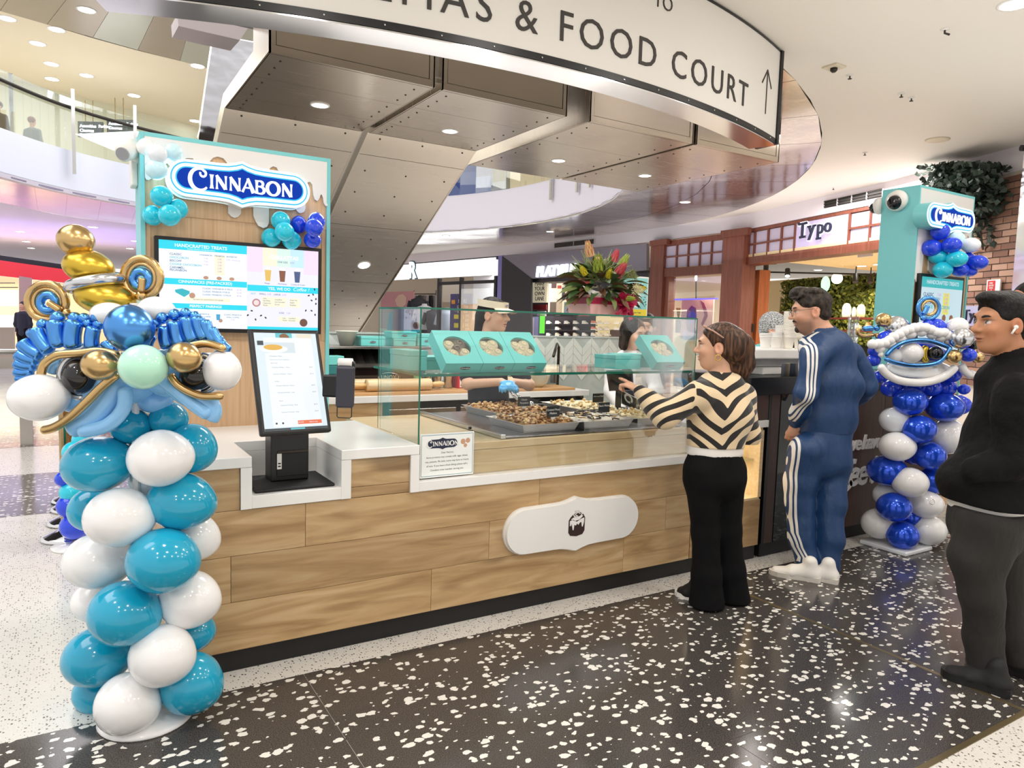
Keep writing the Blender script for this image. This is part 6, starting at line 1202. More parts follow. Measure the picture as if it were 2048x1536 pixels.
bring(colR, *zr((705, 155)), 21, 8, FE+.05, CB, name='ear_balloon'); bring(colR, *zr((708, 152)), 14, 6, FE+.05, CG, name='ear_balloon'); btube(colR, [zr((700, 140)), zr((690, 165)), zr((678, 190))], 10, FE+.04, CB, 'ear_balloon'); balloon(colR, *zr((676, 208)), 6, 6, FE+.04, CB, 0, 'ear_balloon')
gp = [(400, 352), (432, 350), (465, 345), (492, 330), (515, 312), (545, 298), (570, 282), (600, 272), (630, 262), (660, 258), (690, 262), (718, 272), (742, 285), (765, 290), (790, 290), (812, 305)]
for i, q in enumerate(gp):
    balloon(colR, *zr(q), 11, 10, FE-.03, BW, 0, 'brow_bubble')
    if i % 2: balloon(colR, *zr((q[0]+8, q[1]+26)), 11, 10, FE-.01, BW, 0, 'brow_bubble')
# ================================================================ SHOPS ROUND THE CONCOURSE
def off(pl, t):
    a, b = Vector(pl[0]), Vector(pl[1]); n = Vector((-(b-a).y, (b-a).x)).normalized()
    if n.dot(a) < 0: n = -n
    return (tuple(a+n*t), tuple(b+n*t))
def nrm(pl):
    a, b = Vector(pl[0]), Vector(pl[1]); n = Vector((-(b-a).y, (b-a).x)).normalized()
    if n.dot(a) < 0: n = -n
    return Vector((n.x, n.y, 0))
def vq(name, q, pl, m, parent=None, th=.03, t=0., **k):
    """a slab whose front outline is the four (or more) photo points on a vertical plane, going back by th"""
    p2 = off(pl, t) if t else pl; n = nrm(pl)*th; pts = [Pv(x, y, *p2) for x, y in q]
    mb = MB().prism([tuple(p) for p in pts], n); return obj(name, mb, m, parent, **k)
def vr(name, x0, y0, x1, y1, pl, m, parent=None, th=.03, t=0., s=0., **k):
    """axis aligned slab on a vertical plane: real rectangle from two opposite photo corners"""
    p2 = off(pl, t) if t else pl; a, b = Pv(x0, y0, *p2), Pv(x1, y1, *p2); n = nrm(pl)*th
    return obj(name, MB().prism([(a.x, a.y, a.z), (b.x, b.y, a.z), (b.x, b.y, b.z), (a.x, a.y, b.z)], n), m, parent, **k)
def zslab(name, x0, x1, z0, z1, pl, m, parent=None, th=.05, t=0., **k):
    p2 = off(pl, t) if t else pl; a, b = Pv(x0, 600, *p2), Pv(x1, 600, *p2); n = nrm(pl)*th
    return obj(name, MB().prism([(a.x, a.y, z0), (b.x, b.y, z0), (b.x, b.y, z1), (a.x, a.y, z1)], n), m, parent, **k)
def vt(name, s, x, y, px, pl, m, parent, t=0., align='CENTER', depth_=.01, **k):
    p2 = off(pl, t) if t else pl; p = Pv(x, y, *p2); a, b = Vector(p2[0]), Vector(p2[1]); ux = (b-a) if (b-a).dot(Vector((RH.x, RH.y))) > 0 else (a-b)
    return obj(name, place(text_mb(s, px*depth(p)/CF, align, depth=depth_, **k), p, (ux.x, ux.y, 0), (0, 0, 1)), m, parent)
ZF = 3.50
PA = ((11.03, 18.75), (10.45, 22.99)); PB = ((11.64, 13.0), (11.03, 18.6)); PC = ((11.46, 9.75), (11.64, 13.0)); PD = ((10.35, 5.75), (11.46, 9.75))
M_glow = mat('lightbox_white', (1, 1, 1), .5, emit=(.97, .99, 1), es=1.5); M_shopfl = hm('shop_wall_cream', '#e9ddc8', .6); M_char = hm('charcoal', '#26262b', .5); M_lavg = hm('lavender_grey', '#a9a4b2', .4)
def wallseg(name, pl, t, x0, x1, z0, z1, m, th=.1): return zslab(name, x0, x1, z0, z1, pl, m, None, th, t, kind='structure')
# ---- fashion shop with the white lightbox
sa = thing('fashion_shop', 'shop front with a wide white lightbox fascia left of the shoe shop', 'shop front', (10.9, 19.9, 0))
vr('lightbox', 780, 532, 990, 549, PA, M_glow, sa, .12, -.02); zslab('frame_head', 770, 993, 3.40, ZF, PA, M_char, sa, .2)
pL = Pv(818, 556, *off(PA, -.05)); vt('letter', 'R', 824, 555, 44, PA, M_glow, sa, -.08, bold=.03); vt('letter_shadow', 'R', 826, 556, 47, PA, hm('sign_teal_shadow', '#1d5560', .5), sa, -.05, bold=.05)
for x in (876, 920, 989): zslab('mullion', x-2.2, x+2.2, 0, 2.92, PA, M_char, sa, .1)
zslab('transom', 876, 990, 2.70, 2.80, PA, M_char, sa, .08); zslab('glass_pane', 922, 986, 0, 2.7, PA, M_glassr, sa, .02)
wallseg('wall_shop', PA, 4.2, 700, 1010, 0, 3.5, M_shopfl); wallseg('wall_shop.001', PA, 2.6, 946, 1000, 0, 3.5, hm('pale_grey_wall', '#d6d5da', .6))
vr('door_panel', 885, 568, 918, 604, PA, hm('fawn_panel', '#cfc3b0', .5), sa, .04, 1.2)
po = thing('poster', 'large pink toned portrait poster in the fashion shop beside the escalator', 'poster', Pv(800, 640, *off(PA, 1.5))); vr('board', 762, 584, 826, 660, PA, hm('poster_pink', '#d99aa0', .5), po, .04, 1.5)
vq('face_print', [(790, 600), (797, 590), (806, 588), (813, 595), (812, 608), (804, 616), (794, 612)], PA, hm('poster_skin', '#eac7b2', .5), po, .01, 1.485); vq('coat_print', [(774, 660), (778, 628), (792, 614), (812, 616), (823, 630), (825, 660)], PA, hm('poster_blue', '#8fa8cf', .5), po, .008, 1.49)
def mannequin(x, y, h, col, lab, pl=PA, t=1.0, legs=True):
    c = Pv(x, y, *off(pl, t)); D = depth(c); s = h*D/CF; tt = thing('mannequin', lab, 'mannequin', (c.x, c.y, c.z-s*.5), 'dressed mannequins in the fashion shop'); z = lambda f: c.z-s*.5+s*f
    obj('shirt', MB().lathe([(s*.10, z(.46)), (s*.13, z(.60)), (s*.15, z(.80)), (s*.13, z(.87)), (s*.05, z(.90)), (s*.045, z(.93))], Matrix.Translation((c.x, c.y, 0)), 12), hm('shirt_'+col[1:], col, .7), tt, True)
    for q in (-1, 1): obj('sleeve', MB().tube([(c.x+RH.x*q*s*.14, c.y+RH.y*q*s*.14, z(.84)), (c.x+RH.x*q*s*.2, c.y+RH.y*q*s*.2, z(.62))], [s*.045, s*.04], 8), MATS['shirt_'+col[1:]], tt, True); obj('leg', MB().tube([(c.x+RH.x*q*s*.06, c.y+RH.y*q*s*.06, z(.46)), (c.x+RH.x*q*s*.07, c.y+RH.y*q*s*.07, z(0))], [s*.07, s*.045], 8), hm('denim_dark', '#3a3d4a', .7), tt, True)
for a in ((836, 640, 110, '#2b2b30', 'mannequin in a black top in the fashion shop'), (848, 655, 110, '#dfe0e4', 'mannequin in a white top in the fashion shop'), (866, 662, 105, '#55555c', 'mannequin in a grey top in the fashion shop'), (893, 664, 112, '#b9c6d8', 'mannequin in a pale blue top in the fashion shop'), (936, 672, 95, '#3d4254', 'mannequin in a navy top in the fashion shop')): mannequin(*a)
t_ = thing('clothes_rail', 'black clothes rail with white shirts in the fashion shop', 'clothes rail', Pv(848, 640, *off(PA, 2.4))); a, b = Pv(828, 588, *off(PA, 2.4)), Pv(872, 588, *off(PA, 2.4)); obj('rail', MB().tube([a, b], .02, 6), M_char, t_)
for q in (a, b): obj('upright', MB().tube([(q.x, q.y, 0), q, (q.x, q.y, q.z+.15)], .018, 6), M_char, t_)
for k_ in range(6):
    q = a.lerp(b, (k_+.5)/6); obj('shirt', MB().prism([(q.x-.03, q.y-.2, q.z-.05), (q.x+.03, q.y+.2, q.z-.05), (q.x+.03, q.y+.22, q.z-.75), (q.x-.03, q.y-.22, q.z-.75)], (.04, .02, 0)), hm(['rail_w', 'rail_k', 'rail_g'][k_ % 3], ['#e8e8e8', '#2c2c30', '#a8a8ae'][k_ % 3], .7), t_)
po = thing('poster', 'purple sale poster board with yellow blocks in the fashion shop', 'poster', Pv(921, 660, *off(PA, .6))); vr('board', 901, 588, 941, 666, PA, hm('poster_violet', '#4a4478', .5), po, .05, .6)
for x0, y0, x1, y1, c_ in ((903, 600, 910, 608, '#f2a93b'), (908, 629, 927, 638, '#f4e648'), (908, 646, 927, 656, '#f4e648'), (908, 663, 927, 666, '#f4e648')): vr('block_print', x0, y0, x1, y1, PA, hm('print_'+c_[1:], c_, .5), po, .01, .585)
for s, x, y, z in (('MORE', 925, 606, 11), ('GREATER', 925, 617, 9), ('SUMMER', 925, 626, 9), ('30%', 934, 635, 8), ('OFF', 934, 643, 8), ('50%', 934, 653, 8), ('OFF', 934, 661, 8)): vt('poster_text', s, x, y, z, PA, M_white, po, .58, depth_=.004)
# purple edge column between the shops
zslab('pilaster', 994, 1002, 0, ZF, ((11.0, 18.9), (11.05, 18.6)), hm('pilaster_violet', '#8f8ad0', .4), None, .3, -.02, label='narrow lavender pilaster between the lightbox and the shoe shop', cat='pilaster')
# ---- shoe shop
sb = thing('shoe_shop', 'dark shoe shop front with glowing slanted white letters', 'shop front', (11.3, 15.8, 0))
vq('fascia', [(1003, 512), (1156, 500), (1293, 487), (1293, 540), (1156, 552), (1062, 557), (1003, 512)][:6], off(PB, .02), hm('fascia_grey', '#8c8794', .35), sb, .1)
vq('side_return', [(1003, 512), (1062, 557), (1062, 760), (1003, 760)], off(PB, .0), M_char, sb, .06); zslab('header', 1062, 1293, 2.68, 2.80, PB, M_black, sb, .6, .15)
_x = 1072.
for i, ch in enumerate('PLATYPUS'):
    _w = max(v[0] for v in text_mb(ch, 1.).v)*27+2.5; x = _x+_w/2; _x += _w; vt('letter', ch, x, 553-(x-1082)*.085, 29, PB, mat('shop_glow', (1, 1, 1), .5, emit=(.9, .93, 1), es=2.5), sb, -.04, bold=.02, shear=.12, depth_=.03)
wallseg('wall_shop.002', PB, 5.5, 1000, 1320, 0, 3.5, M_char); wallseg('wall_shop.003', PB, 4.0, 1080, 1245, 0, 1.72, hm('shop_dim', '#4b4853', .6))
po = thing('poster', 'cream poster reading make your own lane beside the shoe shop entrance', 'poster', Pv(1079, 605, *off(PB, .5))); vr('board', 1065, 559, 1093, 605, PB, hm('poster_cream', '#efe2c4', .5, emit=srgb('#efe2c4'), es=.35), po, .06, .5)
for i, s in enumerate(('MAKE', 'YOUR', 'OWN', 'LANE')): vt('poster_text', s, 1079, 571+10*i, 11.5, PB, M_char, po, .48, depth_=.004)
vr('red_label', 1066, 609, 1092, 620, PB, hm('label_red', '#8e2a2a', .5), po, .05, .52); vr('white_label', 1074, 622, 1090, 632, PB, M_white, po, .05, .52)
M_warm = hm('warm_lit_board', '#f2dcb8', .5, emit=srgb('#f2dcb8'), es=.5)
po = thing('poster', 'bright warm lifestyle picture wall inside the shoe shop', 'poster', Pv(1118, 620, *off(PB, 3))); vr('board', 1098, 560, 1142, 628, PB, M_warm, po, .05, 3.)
for x0, y0, x1, y1, c_ in ((1103, 564, 1112, 576, '#5a2c2c'), (1115, 571, 1122, 577, '#d8412f'), (1124, 575, 1129, 600, '#3a3540'), (1100, 604, 1112, 626, '#6a5848'), (1113, 598, 1123, 626, '#cdb89c'), (1128, 604, 1140, 626, '#8a8f9c')): vr('figure_print', x0, y0, x1, y1, PB, hm('print_'+c_[1:], c_, .6), po, .01, 2.985)
po = thing('poster', 'dark lifestyle picture with pale figures behind the bouquet leaves', 'poster', Pv(1152, 620, *off(PB, 2.9))); vr('board', 1138, 556, 1166, 628, PB, hm('poster_dim', '#3b3338', .5), po, .05, 2.9)
for x0, y0, x1, y1, c_ in ((1140, 574, 1147, 590, '#c89a7a'), (1150, 585, 1160, 612, '#e8d8c0'), (1141, 602, 1150, 626, '#efe0cc')): vr('figure_print', x0, y0, x1, y1, PB, hm('print_'+c_[1:], c_, .6), po, .01, 2.885)
vr('red_banner', 1160, 560, 1177, 632, PB, hm('banner_red', '#c8323a', .5), None, .04, 2.2, label='red banner just left of the pink gift box', cat='banner')
obj_ = vr('info_screen', 1023, 595, 1047, 620, PB, em('screen_blue', '#c9dcff', 1.1), None, .05, 1.2, label='small pale blue screen beside the worker with the visor', cat='screen')
vr('green_strip', 1080, 628, 1087, 667, PB, em('green_glow', '#6df03a', .9), None, .04, 1.6, label='narrow bright green vertical strip in front of the shoe wall', cat='sign')  # green stripe, taken for a reflection, built as a glowing strip
sw_ = thing('shoe_display', 'dark slatted shoe wall with pale display panels inside the shoe shop', 'display', Pv(1160, 690, *off(PB, 3.6)))
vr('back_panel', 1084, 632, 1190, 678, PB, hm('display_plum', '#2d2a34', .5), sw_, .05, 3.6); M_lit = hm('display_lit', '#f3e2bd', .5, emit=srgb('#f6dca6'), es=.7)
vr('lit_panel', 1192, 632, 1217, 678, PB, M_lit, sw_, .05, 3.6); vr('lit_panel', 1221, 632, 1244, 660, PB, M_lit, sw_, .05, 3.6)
for y in (648, 660, 672): vr('shelf', 1086, y, 1190, y+1.6, PB, M_char, sw_, .12, 3.46); vr('shelf', 1192, y, 1244, y+1.6, PB, hm('shelf_tan', '#8a7658', .5), sw_, .12, 3.46)
vr('clothes_block', 1005, 632, 1078, 676, PB, hm('clothes_slate', '#4d4f6a', .7), sw_, .2, 3.4)
for k_ in range(9): vr('hanging_garment', 1006+8*k_, 634+(k_ % 2), 1012+8*k_, 674, PB, hm('garment_%d' % (k_ % 4), ['#54567a', '#6d6f92', '#3c3d52', '#7a6f86'][k_ % 4], .7), sw_, .12, 3.25)
def shoe(p, L, ux, nn, m, lab):
    t = thing('sneaker', lab, 'shoe', p, 'sneakers on the shoe wall'); prof = [(-.5, 0), (.5, 0), (.52, .1), (.40, .2), (.15, .26), (-.02, .40), (-.2, .46), (-.3, .40), (-.46, .44), (-.5, .2)]
    obj('upper', MB().prism([tuple(Vector(p)+ux*x*L+Vector((0, 0, z*L+.012))) for x, z in prof], nn*.09), m, t); obj('sole', MB().prism([tuple(Vector(p)+ux*x*L*1.04+Vector((0, 0, z))-nn*.005) for x, z in ((-.5, 0), (.5, 0), (.52, .03), (-.5, .03))], nn*.1), M_white, t)
ns = 0; plS = off(PB, 3.45); ux_ = Vector((PB[0][0]-PB[1][0], PB[0][1]-PB[1][1], 0)).normalized(); names = ['top', 'middle', 'bottom']
M_sh = [hm('shoe_white', '#f1eee8', .5), hm('shoe_cream', '#e5d8c2', .5), hm('shoe_coral', '#d9806a', .5)]
ordn = ['first', 'second', 'third', 'fourth', 'fifth', 'sixth', 'seventh']
for r in range(3):
    for c in range(6):
        if r == 1 and c in (0, 2, 4): continue
        x = 1096+18*c; p = Pv(x, 648+12*r-.2, *plS); shoe(p, .21, ux_, nrm(PB), M_sh[2 if c == 5 and r < 2 else (c+r) % 2 if r else 0], f'{ordn[c]} pale sneaker from the left on the {names[r]} dark shoe shelf')
    for c in range(3 if r < 2 else 2): p = Pv(1199+14*c+(6 if c == 2 else 0), 648+12*r-.2, *plS); shoe(p, .21, ux_, nrm(PB), M_sh[1], f'{ordn[c]} sneaker from the left on the {names[r]} lit shoe shelf')
# ---- timber stationery shop
M_mah = wood('mahogany', srgb('#6d3a2a'), srgb('#7d4533'), srgb('#8a5140'), (14, 14, .8), .4, False); M_mahl = wood('lit_mahogany', srgb('#a5562e'), srgb('#b5632f'), srgb('#c2733c'), (14, 14, .8), .4, False)  # second mahogany is a lit copy, the jamb's warm light put into its colour
sc = thing('stationery_shop', 'mahogany timber shop front with grid transoms and a glowing typewriter sign', 'shop front', (11.4, 9.7, 0))
zslab('pilaster', 1297, 1323, 0, ZF-.02, PC, M_mah, sc, .35, -.05); zslab('pilaster', 1440, 1482, 0, ZF-.01, PC, M_mah, sc, .35, -.12); zslab('pilaster_cap', 1434, 1488, 3.36, ZF, PC, M_mah, sc, .1, -.2); zslab('pilaster_cap', 1294, 1328, 3.38, ZF, PC, M_mah, sc, .1, -.12)
zslab('head_rail', 1323, 1441, 3.36, ZF-.03, PC, M_mah, sc, .12); zslab('mid_rail', 1323, 1441, 2.66, 2.85, PC, M_mah, sc, .16, -.02); zslab('jamb', 1323, 1336, 0, 2.66, PC, M_mah, sc, .2, .02)
M_pane = hm('frosted_pane', '#c9bfd4', .3)
def grid(x0, x1, zt, zb, pl, nx, par, t=.03, ny=2):
    for i in range(nx):
        for j in range(ny):
            xa, xb = x0+(x1-x0)*i/nx, x0+(x1-x0)*(i+1)/nx; z0, z1 = zb+(zt-zb)*j/ny, zb+(zt-zb)*(j+1)/ny; zslab('pane', xa+1.2, xb-1.2, z0+.015, z1-.015, pl, M_pane, par, .02, t)
    for i in range(1, nx): xa = x0+(x1-x0)*i/nx; zslab('glazing_bar', xa-1.2, xa+1.2, zb, zt, pl, M_mah, par, .05, t-.035)
    zslab('glazing_bar', x0, x1, (zt+zb)/2-.016, (zt+zb)/2+.016, pl, M_mah, par, .05, t-.037)
grid(1325, 1440, 3.36, 2.85, PC, 5, sc)
zslab('window_glass', 1336, 1441, .1, 2.62, PC, glass('shop_glass', (.97, .98, .98), .1, .1, .002), sc, .02, .1); M_led = em('led_blue', '#5a50ff', 2.5)
zslab('led_strip', 1338.5, 1341, .2, 2.2, PC, M_led, sc, .03, .5); zslab('led_strip', 1340, 1434, 2.16, 2.19, PC, M_led, sc, .03, .5)
wallseg('wall_shop.004', PC, 2.4, 1300, 1460, 0, 3.5, hm('window_back', '#ecd9b8', .6))
po = thing('poster', 'tall pink artwork of a dancer with a raised arm in the timber shop window', 'poster', Pv(1402, 700, *off(PC, .9))); vr('board', 1364, 600, 1423, 680, PC, hm('art_pink', '#e8bfae', .5), po, .03, .9)
vq('figure_print', [(1372, 642), (1374, 622), (1383, 611), (1391, 616), (1393, 634), (1388, 652), (1394, 668), (1376, 670)], PC, hm('art_violet', '#6a3f8a', .5), po, .01, .89); vq('arm_print', [(1401, 601), (1408, 606), (1414, 622), (1415, 632), (1405, 652), (1402, 648), (1409, 630), (1406, 617)], PC, hm('art_mauve', '#8f4f6a', .5), po, .01, .89); vq('paint_print', [(1376, 628), (1385, 622), (1392, 630), (1384, 648), (1377, 646)], PC, hm('art_blue', '#3a4fd0', .5), po, .01, .885); vq('skirt_print', [(1366, 660), (1380, 664), (1396, 668), (1390, 680), (1366, 680)], PC, hm('art_white', '#e4e2ee', .5), po, .01, .888)
t_ = thing('floor_lamp', 'thin black stand lamp hanging in the timber shop window', 'lamp', Pv(1392, 600, *off(PC, 1.2))); a, b = Pv(1392, 548, *off(PC, 1.2)), Pv(1392, 600, *off(PC, 1.2)); obj('stem', MB().tube([a, b], .014, 6), M_char, t_); c_ = Pv(1392, 556, *off(PC, 1.1)); obj('bulb', MB().ball(c_, (.03, .03, .07), None, 8, 6), M_lamp, t_, True)
t_ = thing('brush_pot', 'pot of brushes beside the pink artwork', 'pot', Pv(1358, 640, *off(PC, .6))); c_ = Pv(1357, 640, *off(PC, .6)); obj('pot', MB().lathe([(.06, -.3), (.07, 0)], Matrix.Translation(c_), 12), M_char, t_)
for k_ in range(5): obj('brush', MB().tube([c_, c_+Vector((.03*(k_-2), .02, .28))], .012, 6), M_gold, t_)
# wide header with the sign
zslab('header_top', 1482, 1775, 3.44, ZF-.005, PD, M_mah, sc, .2); zslab('header_bottom', 1474, 1775, 2.80, 2.94, PD, M_mah, sc, .35, -.05)
grid(1475, 1580, 3.44, 2.94, PD, 4, sc); zslab('sign_panel', 1582, 1686, 2.945, 3.435, PD, hm('sign_lavender', '#c3b8d6', .35, emit=srgb('#cfc0f0'), es=.15), sc, .03, .01); grid(1688, 1768, 3.44, 2.94, PD, 2, sc)
for x in (1581, 1687): zslab('glazing_bar', x-1.5, x+1.5, 2.94, 3.44, PD, M_mah, sc, .06, -.005)
M_ty = hm('type_ink', '#1d2238', .5); M_tyg = mat('type_halo', (1, 1, 1), .5, emit=(.93, .9, 1), es=3.)
def slab_letters(px, x, y, s, par, pl, m, bold, t):
    return vt('letters', s, x, y, px, pl, m, par, t, bold=bold, spacing=1.12, depth_=.02)
for i, (ch, x, y) in enumerate((('T', 1604, 474), ('y', 1622, 470), ('p', 1640, 467), ('o', 1655, 464))):
    vt('letter_halo', ch, x, y, 41, PD, M_tyg, sc, -.01, bold=.045, depth_=.004); vt('letter', ch, x, y, 41, PD, M_ty, sc, -.05, bold=.012, depth_=.015)
def serif(x, y, w, pl=PD): vr('letter_serif', x-w, y-1.4, x+w, y+1.4, pl, M_ty, sc, .015, -.05)
serif(1604, 474, 6); serif(1597, 447, 2); serif(1611, 445, 2); serif(1618, 453, 3.5); serif(1628, 451, 3.5); serif(1636, 477, 5)
zslab('jamb_lit', 1482, 1516, 0, 2.72, off(PD, .3), M_mahl, sc, .25); zslab('jamb_panel', 1490, 1508, .2, 2.55, off(PD, .28), M_mahl, sc, .03)
# interior
cp = [Pv(1480, 600, *PD), Pv(1800, 600, *PD)]; n7 = nrm(PD)*7
q = [(cp[0].x, cp[0].y), (cp[1].x, cp[1].y), (cp[1].x+n7.x, cp[1].y+n7.y), (cp[0].x+n7.x*.9, cp[0].y+n7.y*.9+1.5)]
struct('ceiling.003', MB().prism([(x, y, 2.95) for x, y in q], (0, 0, .05)), hm('shop_ceiling', '#f2d9a8', .6)); wallseg('wall_shop.005', PD, 5.0, 1440, 1800, 0, 3.0, hm('shop_cream', '#f4e2b8', .6))
for x in (1521, 1561): zslab('wall_batten', x-.8, x+.8, 1.2, 2.5, off(PD, 4.9), M_gold, None, .02, label=('left' if x < 1540 else 'right')+' thin brass batten on the cream shop wall', cat='batten')
# hedge wall of leaves
hw = wallseg('wall_hedge', PD, 4.75, 1570, 1790, .9, 2.95, hm('hedge_dark', '#1d2413', .8), .1); lv = MB(); lv2 = MB(); rr = random.Random(3)
p2 = off(PD, 4.72); nn = nrm(PD)
for k_ in range(5200):
    x = rr.uniform(1570, 1790); y = rr.uniform(538, 690); c = Pv(x, y, *p2)-nn*rr.uniform(0, .18)
    if c.z > 2.93: continue
    d1 = Vector((rr.uniform(-1, 1), rr.uniform(-1, 1), rr.uniform(-1, 1))).normalized()*.06; d2 = d1.cross(Vector((rr.uniform(-1, 1), rr.uniform(-1, 1), .3))).normalized()*.035
    (lv if k_ % 3 else lv2).add([c-d1, c+d2, c+d1, c-d2], [(0, 1, 2, 3)])
obj('leaves', lv, hm('hedge_green', '#5d6a2c', .6), hw, kind='stuff'); obj('leaves', lv2, hm('hedge_lime', '#8a8f3a', .6), hw, kind='stuff')
area('timber_shop_lamp', (15.0, 9.2, 2.6), 2.2, 190, (1, .85, .6)); area('hedge_lamp', (14.2, 7.2, 2.5), 1.2, 60, (1, .85, .55)); area('window_lamp', (12.6, 11.4, 2.6), .8, 45, (1, .88, .75)); area('fashion_lamp', (13.0, 21.5, 3.2), 2.5, 170); area('shoe_lamp', (13.2, 16.3, 2.7), 2, 70, (1, .93, .85))
for i, (x, y, lab) in enumerate(((1532, 536, 'leftmost black spotlight on the shop track'), (1575, 545, 'lit black spotlight on the shop track'), (1711, 556, 'dark spotlight on the track near the teal tower'), (1741, 557, 'spotlight on the track nearest the teal tower'))):
    c_ = Pv(x, y, *off(PD, 2.2+.4*i)); t_ = thing('track_spotlight', lab, 'spotlight', c_, 'spotlights on the ceiling track'); d_ = Vector((-.35, -.3, -.8)).normalized(); obj('can', MB().tube([c_-d_*.09, c_+d_*.1], .06, 12), M_black, t_); obj('lens', MB().tube([c_+d_*.1, c_+d_*.105], .05, 12), M_lamp if i == 1 else M_char, t_); obj('stem', MB().tube([c_-d_*.05, (c_.x, c_.y, 2.95)], .012, 6), M_black, t_)
a, b = Pv(1512, 528, *off(PD, 1.6)), Pv(1765, 552, *off(PD, 4.2)); a.z = b.z = 2.86; obj('light_track', MB().tube([a, b], .02, 6), M_black, label='long black lighting track under the timber shop ceiling', cat='light track')
for i, (x, y) in enumerate(((1544, 519), (1603, 511), (1667, 502), (1746, 491))):
    c_ = Pv(x, y, *off(PD, .9)); obj('spot_box', B((c_.x-.07, c_.y-.07, c_.z-.1), (c_.x+.07, c_.y+.07, c_.z+.1), .01), M_black, label=ordn[i]+' small black box light from the left behind the timber header', cat='spotlight', group='box lights behind the header')
for x, y in ((1637, 525), (1723, 535), (1757, 510)): downlight(Pv(x, y, *off(PD, 3)).xy.to_3d()+Vector((0, 0, 2.949)), .09, {1637: 'leftmost small downlight in the timber shop ceiling', 1723: 'small downlight in the timber shop ceiling left of the teal tower', 1757: 'small downlight in the timber shop ceiling at the teal tower edge'}[x], None)
vr('exit_sign', 1716, 498, 1742, 512, off(PD, 1.2), hm('sign_frost', '#cfc9dd', .3), None, .04, label='frosted rectangular hanging sign in the timber shop', cat='sign')
c_ = Pv(1651, 568, *off(PD, 4.2)); obj('neon_sign', MB().ball(c_, (.17, .06, .2), None, 10, 8), em('neon_mint', '#bff5c8', 1.4), smooth=True, label='round pale green glowing sign on the hedge wall', cat='sign')
c_ = Pv(1674, 557, *off(PD, 4.0)); obj('globe_lamp', MB().ball(c_, .13, None, 12, 8), mat('globe_warm', (1, 1, 1), .5, emit=(1, .85, .55), es=6), smooth=True, label='glowing globe lamp in front of the hedge wall', cat='lamp')
sh = thing('shop_shelf', 'dark red shelf with pale decor in front of the hedge wall', 'shelf', Pv(1720, 640, *off(PD, 3.6)))
for y in (637, 662): zz = Pv(1700, y, *off(PD, 3.6)).z; zslab('board', 1640, 1790, zz-.02, zz+.02, off(PD, 3.5), hm('shelf_red', '#5f2018', .5), sh, .35)
for x, y, w_, h_, lab, c_ in ((1692, 636, 17, 28, 'arched white ornament on the shop shelf', '#f7efda'), (1707, 636, 8, 20, 'slim white ornament on the shop shelf', '#f4ead0'), (1721, 636, 16, 26, 'cream head ornament on the shop shelf', '#f0d9a0'), (1716, 661, 14, 10, 'round cream pot on the lower shop shelf', '#f3e3b8'), (1735, 661, 10, 16, 'wooden hand on the lower shop shelf', '#d8a070')):
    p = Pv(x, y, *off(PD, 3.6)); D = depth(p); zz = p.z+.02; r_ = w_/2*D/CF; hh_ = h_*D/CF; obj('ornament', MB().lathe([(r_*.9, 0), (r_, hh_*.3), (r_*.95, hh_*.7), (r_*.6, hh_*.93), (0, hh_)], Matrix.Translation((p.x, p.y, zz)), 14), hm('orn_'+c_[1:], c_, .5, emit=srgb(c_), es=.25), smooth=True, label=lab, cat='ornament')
ls = thing('shop_shelf', 'left hand shelf with books and bottles beside the lit timber jamb', 'shelf', Pv(1530, 640, *off(PD, 3.2)))
for y in (626, 645): zz = Pv(1530, y, *off(PD, 3.2)).z; zslab('board', 1508, 1580, zz-.015, zz+.015, off(PD, 3.1), hm('shelf_red', '#5f2018', .5), ls, .3)
for k_ in range(7): vr('book', 1511+5*k_, 630, 1515+5*k_, 643.5, off(PD, 3.15), hm('book_%d' % (k_ % 3), ['#e9e2d6', '#cfc8c0', '#8a6a4a'][k_ % 3], .6), None, .15, label=ordn[k_]+' pale book from the left on the shelf by the lit jamb', cat='book', group='books on the shop shelf')
t_ = thing('till_screen', 'small black framed yellow screen by the timber jamb', 'screen', Pv(1493, 660, *off(PD, .2))); vr('frame', 1481, 647, 1504, 664, off(PD, .2), M_black, t_, .04); vr('display', 1483, 649, 1502, 662, off(PD, .19), em('screen_lemon', '#d8d23a', .8), t_, .01)
for k_ in range(3): c_ = Pv(1490+9*k_, 672+k_, *off(PD, .6)); obj('basket', MB().lathe([(.07, -.1), (.09, .05), (.08, .05)], Matrix.Translation(c_), 12), M_mahl, smooth=True, label=ordn[k_]+' small amber basket below the yellow screen', cat='basket', group='amber baskets')
